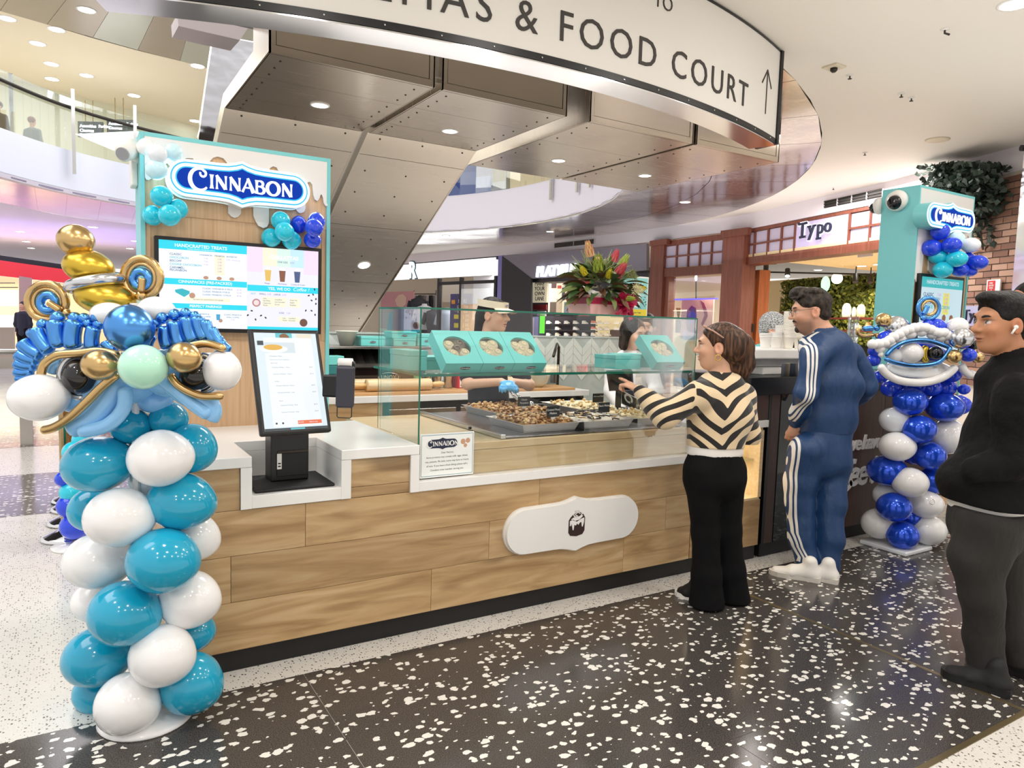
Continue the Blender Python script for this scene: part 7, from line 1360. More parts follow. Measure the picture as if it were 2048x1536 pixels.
# ---- brick pier, ivy, fire notice, side sign, metal wall at the far right
PE = ((10.02, 5.2), (9.55, 4.15)); nE = nrm(PE); M_brick = [hm('brick_%d' % i, c, .8) for i, c in enumerate(('#a07a66', '#8c6655', '#ae8a76', '#7d5a4c'))]
br = struct('wall_pier', MB().prism([tuple(Vector((PE[0][0]+nE.x*.03, PE[0][1]+nE.y*.03, z))) for z in (0, ZF)]+[tuple(Vector((PE[1][0]+nE.x*.03, PE[1][1]+nE.y*.03, z))) for z in (ZF, 0)], nE*.3), hm('mortar', '#cfc3b4', .9))
a, b = Vector((*PE[0], 0)), Vector((*PE[1], 0)); uu = (b-a).normalized(); LL = (b-a).length; z = .9; row = 0; pm = {}
while z < ZF-.05:
    x = -(row % 2)*.12
    while x < LL-.02:
        x0, x1 = max(0, x), min(LL, x+.228); rnd = rr.randrange(4)
        if x1-x0 > .05:
            key = (round(x1-x0, 3), rnd)
            if key not in pm:
                o_ = obj('brick', MB().prism([tuple(Vector((0, 0, 0))), tuple(uu*(x1-x0)), tuple(uu*(x1-x0)+Vector((0, 0, .066))), (0, 0, .066)], nE*.05), M_brick[rnd], br); pm[key] = o_.data
            else:
                o_ = bpy.data.objects.new('brick', pm[key]); COL.objects.link(o_); o_.parent = br
            o_.location = a+uu*x0+Vector((0, 0, z))-nE*rr.uniform(0, .008)
        x += .24
    z += .080; row += 1
iv = MB(); ivd = MB()
for k_ in range(2600):
    u = rr.random(); x = 1905+rr.gauss(62, 34); y = 330+abs(rr.gauss(0, 60)); 
    lim = 505 if 1955 < x < 1995 else 430 if 1930 < x < 2020 else 395
    if y > lim or x < 1898 or x > 2034: continue
    if y < 350-(x-1960)*.1-20: continue
    c = Pv(x, y, *PE)-nE*rr.uniform(.02, .5)*(1-max(0, (y-400)/160)); 
    d1 = Vector((rr.uniform(-1, 1), rr.uniform(-1, 1), rr.uniform(-1, .4))).normalized()*rr.uniform(.03, .06); d2 = d1.cross(Vector((rr.uniform(-1, 1), rr.uniform(-1, 1), .5))).normalized()*.035
    (iv if k_ % 3 else ivd).add([c-d1, c-d1*.3+d2, c+d1, c-d1*.3-d2], [(0, 1, 2, 3)])
ih = thing('hanging_ivy', 'dark trailing artificial ivy over the brick pier at the right', 'plant', Pv(1965, 420, *PE)); obj('leaves', iv, hm('ivy_dark', '#2c3a30', .5), ih, kind='stuff'); obj('leaves', ivd, hm('ivy_grey', '#46584c', .5), ih, kind='stuff'); obj('stem', MB().tube([Pv(1960, 345, *PE)-nE*.15, Pv(1968, 420, *PE)-nE*.1, Pv(1972, 500, *PE)-nE*.04], .012, 6), M_rivet, ih)
t_ = thing('fire_notice', 'red and white vertical notice on the brick pier', 'notice', Pv(1984, 575, *PE)); vr('plate', 1974, 560, 1998, 592, off(PE, -.05), M_white, t_, .02); vr('red_field', 1976, 562, 1989, 584, off(PE, -.052), hm('notice_red', '#c8232c', .5), t_, .003); vr('red_field', 1976, 587, 1989, 590, off(PE, -.052), MATS['notice_red'], t_, .003)
for i, s in enumerate(('FIRE', 'HOSE', 'REEL', '&')): vt('notice_text', s, 1982.5, 568+4.8*i, 5, off(PE, -.055), M_white, t_, 0, depth_=.002)
t_ = thing('side_sign', 'small white glowing sign with blue letters on the brick pier', 'sign', Pv(1948, 632, *off(PE, -.3))); vr('box', 1928, 612, 1968, 652, off(PE, -.3), hm('side_sign_glow', '#e4dcf6', .4, emit=srgb('#ddd3f6'), es=.6), t_, .08); vt('lettering', 'Typo', 1948, 640, 30, off(PE, -.32), M_ty, t_, 0, bold=.01)
struct('wall_right', wall_strip([(9.55, 4.15), (9.1, 2.9), (8.2, 1.0)], 0, 3.8, .1, 1), metal('corridor_steel', (.66, .63, .66), .14, .9, 1.5, (3, 3, 3)))
t_ = thing('security_camera', 'dark security camera on a bracket under the ceiling at the right edge', 'camera', P(2044, 275, D=8.2)); c_ = P(2042, 296, D=8.2); obj('body', MB().tube([c_, c_+RH*.12], .035, 10), M_black, t_); obj('bracket', MB().tube([c_+RH*.06, c_+RH*.06+Vector((0, 0, .15))], .02, 8), M_white, t_)
# ================================================================ LEFT CONCOURSE
YL = 27.
def lq(name, q, m, par=None, th=.1, Y=YL, **k): return obj(name, MB().prism([tuple(P(x, y, Y=Y)) for x, y in q], (0, th, 0)), m, par, **k)
rs = thing('red_shop', 'bright shop with a wide red fascia beyond the teal balloon column', 'shop front', P(100, 700, Y=YL))
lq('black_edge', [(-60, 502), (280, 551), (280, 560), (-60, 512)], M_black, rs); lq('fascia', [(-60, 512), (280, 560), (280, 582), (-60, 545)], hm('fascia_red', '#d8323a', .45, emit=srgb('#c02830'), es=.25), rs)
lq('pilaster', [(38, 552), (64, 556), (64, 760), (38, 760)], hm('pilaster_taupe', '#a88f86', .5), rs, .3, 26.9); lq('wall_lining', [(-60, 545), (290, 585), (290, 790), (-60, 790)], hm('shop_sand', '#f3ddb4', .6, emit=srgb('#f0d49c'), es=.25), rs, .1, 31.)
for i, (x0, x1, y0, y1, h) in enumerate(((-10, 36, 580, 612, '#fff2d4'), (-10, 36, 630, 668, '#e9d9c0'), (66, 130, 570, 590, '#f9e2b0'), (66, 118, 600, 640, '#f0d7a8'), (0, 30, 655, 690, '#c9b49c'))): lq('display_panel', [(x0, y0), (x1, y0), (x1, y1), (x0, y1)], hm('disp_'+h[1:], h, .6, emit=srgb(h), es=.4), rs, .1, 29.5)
for x0, y0, x1, y1 in ((-5, 565, 30, 567), (-5, 574, 36, 576), (66, 566, 120, 568), (66, 594, 128, 596)): lq('light_bar', [(x0, y0), (x1, y0), (x1, y1), (x0, y1)], M_char, rs, .06, 28.5)
lq('goods_counter', [(-20, 655), (28, 655), (28, 762), (-20, 762)], hm('counter_beige', '#cdbfae', .6), None, .5, 22., label='pale beige goods counter at the far left', cat='counter')
area('red_shop_lamp', (-1.2, 28.5, 2.4), 3, 200, (1, .85, .62))
gb = thing('glass_barrier', 'glass barrier with a steel post at the left beyond the balloons', 'balustrade', P(54, 892, Z=0)); pb = P(54, 890, Z=0)
obj('post', B((pb.x-.06, pb.y-.04, 0), (pb.x+.06, pb.y+.04, 1.02)), metal('barrier_steel', (.5, .46, .42), .25, .05), gb); zt = P(20, 783, Y=pb.y).z
obj('glass_panel', B((-4, pb.y-.006, .03), (pb.x-.07, pb.y+.006, .98)), M_glassr, gb); obj('glass_panel', B((pb.x+.07, pb.y-.006, .03), (pb.x+1.2, pb.y+.006, .98)), M_glassr, gb); obj('handrail', MB().tube([(-4, pb.y, 1.04), (pb.x+1.2, pb.y, 1.04)], .03, 10), M_steel, gb, True)
# ================================================================ PEOPLE (smooth-blended solids meshed on a fine grid)
class SDF:
    def __init__(s, k=.02): s.p = []; s.k = k
    def _a(s, d, lo, hi, k, op): s.p.append((d, np.array(lo, float), np.array(hi, float), s.k if k is None else k, op)); return s
    def cap(s, a, b, ra, rb=None, k=None, op='u'):
        a, b = np.array(a, float), np.array(b, float); rb = ra if rb is None else rb; ab = b-a; L2 = max(float(ab@ab), 1e-9)
        def d(X):
            t = np.clip(((X-a)@ab)/L2, 0, 1); return np.linalg.norm(X-a-t[..., None]*ab, axis=-1)-(ra+(rb-ra)*t)
        r = max(ra, rb); return s._a(d, np.minimum(a, b)-r, np.maximum(a, b)+r, k, op)
    def chain(s, pts, rs, k=None, op='u'):
        for i in range(len(pts)-1): s.cap(pts[i], pts[i+1], rs[i], rs[i+1], k, op)
        return s
    def ell(s, c, r, ax=None, k=None, op='u'):
        c = np.array(c, float); r = np.array(r, float); A = np.eye(3) if ax is None else np.array([list(v) for v in ax], float)
        def d(X):
            q = (X-c)@A.T; k0 = np.linalg.norm(q/r, axis=-1); k1 = np.linalg.norm(q/(r*r), axis=-1)+1e-9; return k0*(k0-1)/k1
        R = r.max(); return s._a(d, c-R, c+R, k, op)
    def ecap(s, a, b, ra, rb, u, k=None, op='u'):
        a, b = np.array(a, float), np.array(b, float); w_ = (b-a)/np.linalg.norm(b-a); u = np.array(u, float); u = u-w_*(u@w_); u /= np.linalg.norm(u); v = np.cross(w_, u); L = np.linalg.norm(b-a); ra, rb = np.array(ra, float), np.array(rb, float)
        def d(X):
            q = X-a; z = q@w_; t = np.clip(z/L, 0, 1); e = np.maximum(z-L, 0)+np.minimum(z, 0); rx = ra[0]+(rb[0]-ra[0])*t; ry = ra[1]+(rb[1]-ra[1])*t; m = np.minimum(rx, ry)
            return (np.sqrt(((q@u)/rx)**2+((q@v)/ry)**2+(e/m)**2)-1)*m
        R = max(ra.max(), rb.max()); return s._a(d, np.minimum(a, b)-R, np.maximum(a, b)+R, k, op)
    def cut(s, p, n):
        p = np.array(p, float); n = np.array(n, float); n /= np.linalg.norm(n); return s._a(lambda X: (X-p)@n, [-1e9]*3, [1e9]*3, 0, 'c')
    def mesh(s, h, noise=None):
        U = [q for q in s.p if q[4] == 'u']; lo = np.min([q[1] for q in U], 0)-4*h; hi = np.max([q[2] for q in U], 0)+4*h
        n = np.ceil((hi-lo)/h).astype(int)+1; F = np.full(n, 1., np.float32)
        ax = [lo[i]+h*np.arange(n[i]) for i in range(3)]
        for d, l, H, k, op in s.p:
            m = k+3*h; i0 = np.clip(((l-m-lo)/h).astype(int), 0, n); i1 = np.clip(np.ceil((H+m-lo)/h).astype(int)+1, 0, n)
            if op == 'c': i0 = np.zeros(3, int); i1 = n
            if (i1 <= i0).any(): continue
            sl = tuple(slice(i0[i], i1[i]) for i in range(3)); X = np.stack(np.meshgrid(*[ax[i][sl[i]] for i in range(3)], indexing='ij'), -1); D = d(X).astype(np.float32); A = F[sl]
            if op == 'c': F[sl] = np.maximum(A, D)
            elif op == 'u':
                g = np.maximum(k-np.abs(A-D), 0)/max(k, 1e-6); F[sl] = np.minimum(A, D)-g*g*k/4
            else:
                D = -D; g = np.maximum(k-np.abs(A-D), 0)/max(k, 1e-6); F[sl] = np.maximum(A, D)+g*g*k/4
        if noise is not None:
            X = np.stack(np.meshgrid(*ax, indexing='ij'), -1); F += noise(X).astype(np.float32)
        S = F < 0; c = S[:-1, :-1, :-1].astype(np.int8)
        off_ = [(i, j, k_) for i in (0, 1) for j in (0, 1) for k_ in (0, 1)]
        tot = sum(S[i:n[0]-1+i, j:n[1]-1+j, k_:n[2]-1+k_].astype(np.int8) for i, j, k_ in off_)
        I = np.argwhere((tot > 0) & (tot < 8)); V8 = np.stack([F[I[:, 0]+i, I[:, 1]+j, I[:, 2]+k_] for i, j, k_ in off_], 1)
        acc = np.zeros((len(I), 3)); cnt = np.zeros(len(I)); O = np.array(off_, float)
        for p_ in range(8):
            for q_ in range(p_+1, 8):
                if abs(O[p_]-O[q_]).sum() != 1: continue
                a, b = V8[:, p_], V8[:, q_]; mk = (a < 0) != (b < 0); t = np.where(mk, a/np.where(mk, a-b, 1), 0); acc += mk[:, None]*(O[p_]+t[:, None]*(O[q_]-O[p_])); cnt += mk
        P_ = lo+h*(I+acc/cnt[:, None]); idx = np.full(n-1, -1, np.int64); idx[I[:, 0], I[:, 1], I[:, 2]] = np.arange(len(I)); Q = []
        for a_ in range(3):
            b_, c_ = (a_+1) % 3, (a_+2) % 3; s0 = [slice(None)]*3; s1 = [slice(None)]*3; s0[a_] = slice(0, -1); s1[a_] = slice(1, None)
            E = np.argwhere(S[tuple(s0)] != S[tuple(s1)]); E = E[(E[:, b_] > 0) & (E[:, c_] > 0)]; E = E[(E[:, b_] < n[b_]-1) & (E[:, c_] < n[c_]-1)]
            ins = S[tuple(E.T)]; q = []
            for db, dc in ((-1, -1), (0, -1), (0, 0), (-1, 0)): w_ = E.copy(); w_[:, b_] += db; w_[:, c_] += dc; q.append(idx[tuple(w_.T)])
            q = np.stack(q, 1); q[~ins] = q[~ins][:, ::-1]; Q.append(q)
        return P_, np.concatenate(Q)
def sobj(name, sdf, h, m, parent, attr=None, noise=None, label=None, tris=None):
    V, Q = sdf.mesh(h, noise); org = np.array(ORG[parent.name]) if parent else np.zeros(3); me = bpy.data.meshes.new(name); o = bpy.data.objects.new(name, me)
    me.from_pydata((V-org).tolist(), [], Q.tolist()); me.materials.append(m); me.shade_smooth()
    if attr:
        N = np.zeros(len(V)*3, np.float32); me.vertices.foreach_get('normal', N); A = attr(V, N.reshape(-1, 3))
        if A.ndim == 2: a_ = me.attributes.new('Col', 'FLOAT_COLOR', 'POINT'); a_.data.foreach_set('color', np.concatenate([A, np.ones((len(A), 1))], 1).astype(np.float32).ravel())
        else: a_ = me.attributes.new('s', 'FLOAT', 'POINT'); a_.data.foreach_set('value', A.astype(np.float32))
    if parent: o.parent = parent
    ORG[o.name] = Vector(org); COL.objects.link(o); return finish(o, label)
def attr_mat(name, kind, c1=None, c2=None, rough=.6, thr=0., bumps=0.):
    m = mat(name, c1 or (.8, .6, .5), rough); t = NT(m); at = t.n('ShaderNodeAttribute'); at.attribute_name = 'Col' if kind == 'col' else 's'
    if kind == 'col':
        t.l(at.outputs['Color'], t.b.inputs['Base Color']); t.b.inputs['Subsurface Weight'].default_value = .12; t.b.inputs['Subsurface Radius'].default_value = (.012, .005, .003); t.b.inputs['Subsurface Scale'].default_value = .5
    elif kind == 'thr': t.l(t.mix(t.math('GREATER_THAN', at.outputs['Fac'], thr), c1, c2), t.b.inputs['Base Color'])
    elif kind == 'stripes':
        x = at.outputs['Fac']; f = None
        for lo_, hi_ in ((-.028, -.015), (-.0065, .0065), (.015, .028)):
            g = t.math('MULTIPLY', t.math('GREATER_THAN', x, lo_), t.math('LESS_THAN', x, hi_)); f = g if f is None else t.math('MAXIMUM', f, g)
        t.l(t.mix(f, c1, c2), t.b.inputs['Base Color'])
    if bumps:
        n = t.n('ShaderNodeTexNoise'); n.inputs['Scale'].default_value = 1.; n.inputs['Detail'].default_value = 3; t.l(t.coords((14, 14, 7)), n.inputs['Vector']); t.bump(n.outputs[0], bumps, .03)
    return m
def cloth(name, h, rough=.75, bumps=.5, sc=(12, 12, 6)):
    m = hm(name, h, rough)
    if not m.get('done'):
        t = NT(m); n = t.n('ShaderNodeTexNoise'); n.inputs['Scale'].default_value = 1.; n.inputs['Detail'].default_value = 3; t.l(t.coords(sc), n.inputs['Vector']); t.bump(n.outputs[0], bumps, .03); m['done'] = 1
    return m
def hairmat(name, c1, c2, rough=.38, sc=(70, 70, 6)):
    m = hm(name, c1, rough); t = NT(m); n = t.n('ShaderNodeTexNoise'); n.inputs['Scale'].default_value = 1.; n.inputs['Detail'].default_value = 4; t.l(t.coords(sc), n.inputs['Vector'])
    t.b.inputs['Specular IOR Level'].default_value = .25; t.l(t.ramp(n.outputs[0], [(.42, srgb(c1)), (.66, srgb(c2))]), t.b.inputs['Base Color']); t.bump(n.outputs[0], .7, .012); return m
M_skin = attr_mat('skin', 'col', rough=.5)
def unit(v): v = np.array(v, float); return v/np.linalg.norm(v)
FHn, RHn, UP = np.array(FH), np.array(RH), np.array([0, 0, 1.])
class Head:
    """head frame: x out of the face, y to the person's left, z up; centred between chin and crown"""
    def __init__(s, c, fw, pitch=0., sc=1., roll=0.):
        s.c = np.array(c, float); fw = unit(fw); l = unit(np.cross(UP, fw)); s.x = unit(fw*math.cos(pitch)-UP*math.sin(pitch)); s.z = np.cross(s.x, l); s.y = l; s.s = sc
        if roll: y, z = s.y*math.cos(roll)+s.z*math.sin(roll), s.z*math.cos(roll)-s.y*math.sin(roll); s.y, s.z = y, z
    def L(s, x, y, z): return s.c+(s.x*x+s.y*y+s.z*z)*s.s
    def inv(s, X): q = (X-s.c)/s.s; return q@s.x, q@s.y, q@s.z
    def build(s, S, neck, male=False):
        k = s.s; A = (s.x, s.y, s.z); e = lambda c, r, kk=.015, op='u': S.ell(s.L(*c), np.array(r)*k, A, kk*k, op)
        e((-.012, 0, .035), (.098, .077, .086)); e((.03, 0, -.025), (.066, .060, .084), .03); e((.052, 0, -.086), (.034, .032 if male else .027, .026), .03); e((.0, .0, -.055), (.056, .052 if male else .047, .046), .03)
        S.cap(s.L(.088, 0, .018), s.L(.114, 0, -.018), .009*k, .0125*k, .010*k); e((.098, .012, -.022), (.012, .009, .008), .008); e((.098, -.012, -.022), (.012, .009, .008), .008)
        S.cap(s.L(.083, .032, .036), s.L(.083, -.032, .036), .011*k, .011*k, .02*k)
        for q in (-1, 1):
            e((.088, .031*q, .012), (.016, .017, .010), .012, 's'); e((.076, .031*q, .010), (.014, .0145, .0115), .004); e((.066, .040*q, -.018), (.02, .016, .016), .025); e((-.008, .078*q, -.006), (.023, .010, .033), .006); e((-.002, .085*q, -.004), (.010, .006, .018), .006, 's')
        e((.088, 0, -.0505), (.016, .024, .0065), .006); e((.087, 0, -.0605), (.015, .021, .007), .006); e((.097, 0, -.0555), (.012, .024, .0016), .004, 's')
        S.cap(s.L(-.028, 0, -.05), neck, (.052 if male else .044)*k, (.060 if male else .050)*k, .022)
        return s
    def color(s, base, lip, beard=None, hairc=None, hl=None):
        base, lip = np.array(srgb(base)), np.array(srgb(lip))
        def f(V, N):
            x, y, z = s.inv(V); C = np.tile(base, (len(V), 1)); r_ = lambda m, c, w_: C.__setitem__(slice(None), C*(1-(m*w_)[:, None])+np.array(c)*(m*w_)[:, None])
            inh = (np.abs(x) < .14) & (np.abs(y) < .12) & (np.abs(z) < .15)
            r_(inh*np.exp(-(((x-.09)/.02)**2+(y/.026)**2+((z+.0555)/.010)**2)), lip, .85); r_(inh*np.exp(-(((x-.07)/.05)**2+((np.abs(y)-.045)/.02)**2+((z+.03)/.025)**2)), base*np.array([1.12, .8, .75]), .35); r_(inh*(np.abs(y) > .07)*np.exp(-((x+.005)/.03)**2), base*np.array([1.1, .7, .65]), .35)
            for q in (-1, 1):
                d = ((y-.031*q)/.0155)**2+((z-.010)/.0075)**2; r_(inh*(x > .07)*(d < 1), (.58, .55, .53), .85); r_(inh*(x > .078)*((((y-.031*q)/.0062)**2+((z-.010)/.0068)**2) < 1), (.02, .014, .01), 1.); r_(inh*(x > .055)*np.exp(-(((z-.0195)/.003)**2+((y-.033*q)/.019)**4)), (.03, .02, .016), .8)
            if beard is not None: r_(inh*np.clip((-.028-z)/.03, 0, 1)*np.clip((x+.01)/.03, 0, 1)*(np.exp(-((z+.0555)/.008)**2-(y/.024)**4) < .4), srgb(beard[0]), beard[1])
            return np.clip(C, 0, 1)
        return f
    def brows(s, par, m, w_=.0042):
        for q in (-1, 1): obj('eyebrow', MB().tube([Vector(s.L(.0945-.018*abs(t-.2)**2, (.016+.034*t)*q, .031+.005*math.sin(t*2.6))) for t in (0, .25, .5, .75, 1)], [w_*.7*s.s, w_*s.s, w_*s.s, w_*.8*s.s, w_*.3*s.s], 6), m, par, True)
def hand(S, w_, d, palm_n, sc=1., curl=.5, point=False, thumb=1, spread=.12):
    """palm and five bent fingers from wrist w_, pointing along d; palm_n is the way the palm faces"""
    w_ = np.array(w_, float); d = unit(d); n = np.array(palm_n, float); n = unit(n-d*(n@d)); sd = np.cross(n, d)*thumb
    S.ecap(w_, w_+d*.075*sc, (.024*sc, .016*sc), (.038*sc, .013*sc), sd, .012); tips = []
    for i, (o_, L) in enumerate(((.028, .068), (.009, .076), (-.010, .070), (-.027, .055))):
        b = w_+d*.078*sc+sd*o_*sc; c_ = (0.05 if (point and i == 0) else curl if not point else 1.25); dd = unit(d+sd*(o_*spread*10)*.12); p = b; a = c_*.5; pts = [b-d*.012*sc]
        for j, f_ in enumerate((.45, .32, .23)): p = p+(dd*math.cos(a)+n*math.sin(a))*L*f_*sc*(1.08 if point and i == 0 else 1); pts.append(p); a += c_*.85
        S.chain(pts, [.0098*sc, .0092*sc, .0084*sc, .0068*sc], .006*sc); tips.append(p)
    t0 = w_+d*.022*sc+sd*.024*sc; t1 = t0+(d*.6+sd*.75+n*.3)*.036*sc; t2 = t1+(d*.85+sd*.2+n*.45)*.030*sc; S.chain([t0, t1, t2], [.013*sc, .0108*sc, .0085*sc], .01*sc); return tips
def shoe_sdf(heel, toe, wd=.046, ht=.075, sole=.0):
    S = SDF(.02); h, t = np.array(heel, float), np.array(toe, float); d = unit(t-h); L = np.linalg.norm(t-h); s_ = np.cross(UP, d)
    S.ecap(h+d*.03+UP*.034, h+d*L*.55+UP*.034, (wd*.85, .036), (wd, .034), s_, .02); S.ecap(h+d*L*.55+UP*.032, h+d*(L-.045)+UP*.026, (wd, .034), (wd*.85, .026), s_, .02); S.cap(h+d*.05+UP*.05, h+d*.06+UP*(ht+.03), .042, .04, .03); S.cap(h+d*.08+UP*.06, h+d*L*.5+UP*.05, .036, .03, .03); S.cut(h+UP*.012, -UP); return S
def sole_mb(heel, toe, wd=.05, ht=.022):
    h, t = Vector(heel), Vector(toe); d = (t-h).normalized(); L = (t-h).length; s_ = Vector((0, 0, 1)).cross(d); prof = [(0, .7), (.04, .95), (.3, .82), (.6, 1.0), (.82, .95), (.95, .6), (1, .2)]
    q = [h+d*L*a-d*.004+s_*wd*b for a, b in prof]+[h+d*L*a-d*.004-s_*wd*b for a, b in prof[::-1]]; return MB().prism([(p.x, p.y, .0005) for p in q], (0, 0, ht))
def person(label, base, group=None): return label, base
def new_person(sdf, h, col, label, base):
    # the body itself is the top-level object; clothes, hair and what is worn are its children
    e = SDF
    V, Q = sdf.mesh(h); org = np.array(base, float); me = bpy.data.meshes.new('person'); o = bpy.data.objects.new('person', me); o.location = base; me.from_pydata((V-org).tolist(), [], Q.tolist()); me.materials.append(M_skin); me.shade_smooth()
    a_ = me.attributes.new('Col', 'FLOAT_COLOR', 'POINT'); A = col(V, None); a_.data.foreach_set('color', np.concatenate([A, np.ones((len(A), 1))], 1).astype(np.float32).ravel()); ORG[o.name] = Vector(base); COL.objects.link(o); return finish(o, label, 'person')
def Jf(F0): return lambda x, y, dF=0.: np.array(Pf(x, y, F0+dF))
def Fz(x, y, z=0.): return float(P(x, y, Z=z).dot(FH))
wav = lambda X, a, f, ph=0.: a*np.sin(X[..., 2]*f+2.3*np.sin(X[..., 0]*9+ph)+1.7*np.sin(X[..., 1]*8+ph*2))

# ---------------------------------------------------------------- woman in the zebra cardigan
F0 = 3.86; J = Jf(F0); fL, fR = Fz(1413, 1214)-F0, Fz(1466, 1203)-F0
neck = J(1441, 768, .0); shL, shR = J(1398, 790, -.09), J(1484, 793, .08); elL, wrL = J(1330, 833, -.10), J(1277, 780, .05); pel = J(1429, 925, 0)
hd = Head(J(1436, 695, .0), -RHn*.95+FHn*.30, .04, 1.03)
S = SDF(.03); hd.build(S, neck); S.ecap(neck-UP*.03, J(1436, 850), (.13, .085), (.115, .085), RHn, .05); S.ecap(J(1436, 850), pel, (.115, .085), (.145, .10), RHn, .04)
S.cap(neck-UP*.03, shL, .05, .048); S.cap(neck-UP*.03, shR, .05, .048); S.chain([shL, elL, wrL], [.046, .038, .027])
elR, wrR = J(1495, 870, .12), J(1440, 880, .26); S.chain([shR, elR, wrR], [.046, .038, .027])
kL, aL, kR, aR = J(1411, 1065, fL*.5), J(1415, 1195, fL+.03), J(1456, 1060, fR*.6), J(1464, 1185, fR+.03); hL, hR = J(1404, 940, -.03), J(1455, 940, .03)
S.chain([hL, kL, aL], [.085, .055, .04], .04); S.chain([hR, kR, aR], [.085, .055, .04], .04)
hdir = J(1234, 757, .14)-wrL; hand(S, wrL, hdir, -UP*.6+RHn*.1, 1.0, .6, True, 1); hand(S, wrR, -RHn, -UP, .95, .9, False, -1)
wom = new_person(S, .0055, hd.color('#d8a98c', '#a8584f'), 'person in a cream and black zebra striped knit top pointing at the glass case', Vector((2.95, 2.65, 0)))
S = SDF(.035); S.ecap(neck-UP*.02, J(1441, 830), (.135, .10), (.165, .125), RHn, .06); S.ecap(J(1441, 830), J(1430, 888), (.165, .125), (.155, .12), RHn, .05); S.cap(neck+UP*.025, neck-UP*.02, .062, .09, .02)
S.cap(neck-UP*.05, shL, .07, .068, .05); S.cap(neck-UP*.05, shR, .07, .066, .05); cuL = wrL+unit(elL-wrL)*.01
S.chain([shL, elL+UP*.005, cuL], [.070, .066, .036], .04); S.cap(elL+(wrL-elL)*.35, elL+(wrL-elL)*.6, .062, .055, .03); S.chain([shR, elR, wrR], [.07, .066, .045], .04); S.cut(J(1430, 892), -UP)
def zeb(V, N):
    x = (V-np.array(neck))@RHn; z = V[:, 2]; y = V@FHn; arm = np.clip(((np.array(shL)-V)@RHn-.01)/.05, 0, 1)
    body = z*1.0-.8*np.abs(x+.005+.012*np.sin(z*21)); q = V-np.array(elL); sl = q@unit(wrL-elL)+.55*(q@UP)
    fb = np.sin(body*2*PI/.088+1.2*np.sin(x*15+z*9)+.7*np.sin(z*27+y*13))+.4*np.sin(x*31+3*np.sin(z*13)); fs = np.sin(sl*2*PI/.085+1.0*np.sin(y*18+z*14))+.4*np.sin(z*34+y*9)
    return fb*(1-arm)+fs*arm+.12
M_zeb = attr_mat('zebra_knit', 'thr', srgb('#e3cba6'), srgb('#1f1c1b'), .9, .28, .25); M_zeb.node_tree.nodes['Principled BSDF'].inputs['Sheen Weight'].default_value = .3
sobj('knit_top', S, .006, M_zeb, wom, zeb)
S = SDF(.03); S.ecap(J(1430, 880), J(1429, 902), (.15, .112), (.152, .112), RHn, .02); S.cut(J(1429, 909), -UP); S.cut(J(1430, 884), UP); sobj('undershirt', S, .007, cloth('tee_white', '#ece8e2', .7, .2), wom)
S = SDF(.03); S.ecap(J(1430, 905), J(1429, 955), (.140, .11), (.168, .128), RHn, .04); bL, bR = J(1413, 1218, fL), J(1467, 1204, fR); S.chain([hL, kL, J(1413, 1150, fL*.8), bL], [.098, .072, .078, .10], .03); S.chain([hR, kR, J(1462, 1140, fR*.8), bR], [.098, .070, .075, .095], .03)
S.cut(J(1430, 897), UP); S.cut([0, 0, .012], -UP); sobj('flared_trousers', S, .007, cloth('black_trousers', '#08080a', .85, .45), wom); MATS['black_trousers'].node_tree.nodes['Principled BSDF'].inputs['Specular IOR Level'].default_value = .2
for hx, hy, tx, ty in ((1412, 1206, 1350, 1186), (1466, 1196, 1410, 1180)):
    h_, t_ = np.array(P(hx, hy, Z=0)), np.array(P(tx, ty, Z=0)); so_ = sobj('shoe', shoe_sdf(h_, t_), .007, cloth('black_shoe', '#141416', .6, .2), wom); obj('sole', sole_mb(h_, t_, .048, .025), M_white, so_)
def halo(S, hd, fr=.048, top=.115, back=True):
    k = hd.s; A = (hd.x, hd.y, hd.z); S.ell(hd.L(-.022, 0, .043), np.array((.108, .088, .092))*k, A, .02)
S = SDF(.02); halo(S, hd); S.ell(hd.L(-.06, 0, .0), np.array((.06, .08, .08))*hd.s, (hd.x, hd.y, hd.z), .03); S.cap(hd.L(-.02, .068, .02), hd.L(-.03, .07, -.015), .022, .018, .02); S.cap(hd.L(-.02, -.068, .02), hd.L(-.03, -.07, -.02), .022, .018, .02)
S.chain([hd.L(-.10, 0, .05), J(1487, 690, .03), J(1491, 725, .02), J(1485, 765, .01)], [.04, .052, .048, .02], .03); S.chain([hd.L(-.09, .03, .0), J(1465, 735, .0), J(1462, 752, .0)], [.05, .04, .018], .03); S.ell(hd.L(.085, 0, -.005), np.array((.07, .085, .075))*hd.s, (hd.x, hd.y, hd.z), .02, 's')
S.ell(hd.L(-.008, .09, -.008), np.array((.026, .03, .036))*hd.s, (hd.x, hd.y, hd.z), .01, 's')
sobj('hair', S, .005, hairmat('brown_hair', '#2a1c15', '#6b4a35'), wom, noise=lambda X: wav(X, .0022, 60))
hd.brows(wom, hm('brow_dark', '#2a1c16', .7))
ring_c = hd.L(-.004, .088, -.05); obj('earring', MB().torus(Vector(ring_c), .015, .0032, frame3(Vector(hd.x), Vector(hd.z), Vector(hd.y)), 18, 8), mat('ear_gold', srgb('#d8b060'), .2, 1.), wom, True)
sg_ = obj('sunglasses', MB().tube([Vector(hd.L(.062, .05, .105)), Vector(hd.L(.02, .092, .085)), Vector(hd.L(-.03, .094, .05))], .0045, 8).tube([Vector(hd.L(.064, .055, .107)), Vector(hd.L(.072, 0, .112)), Vector(hd.L(.064, -.055, .107))], .006, 8), hm('tortoise_tan', '#b98d78', .3), wom, True)

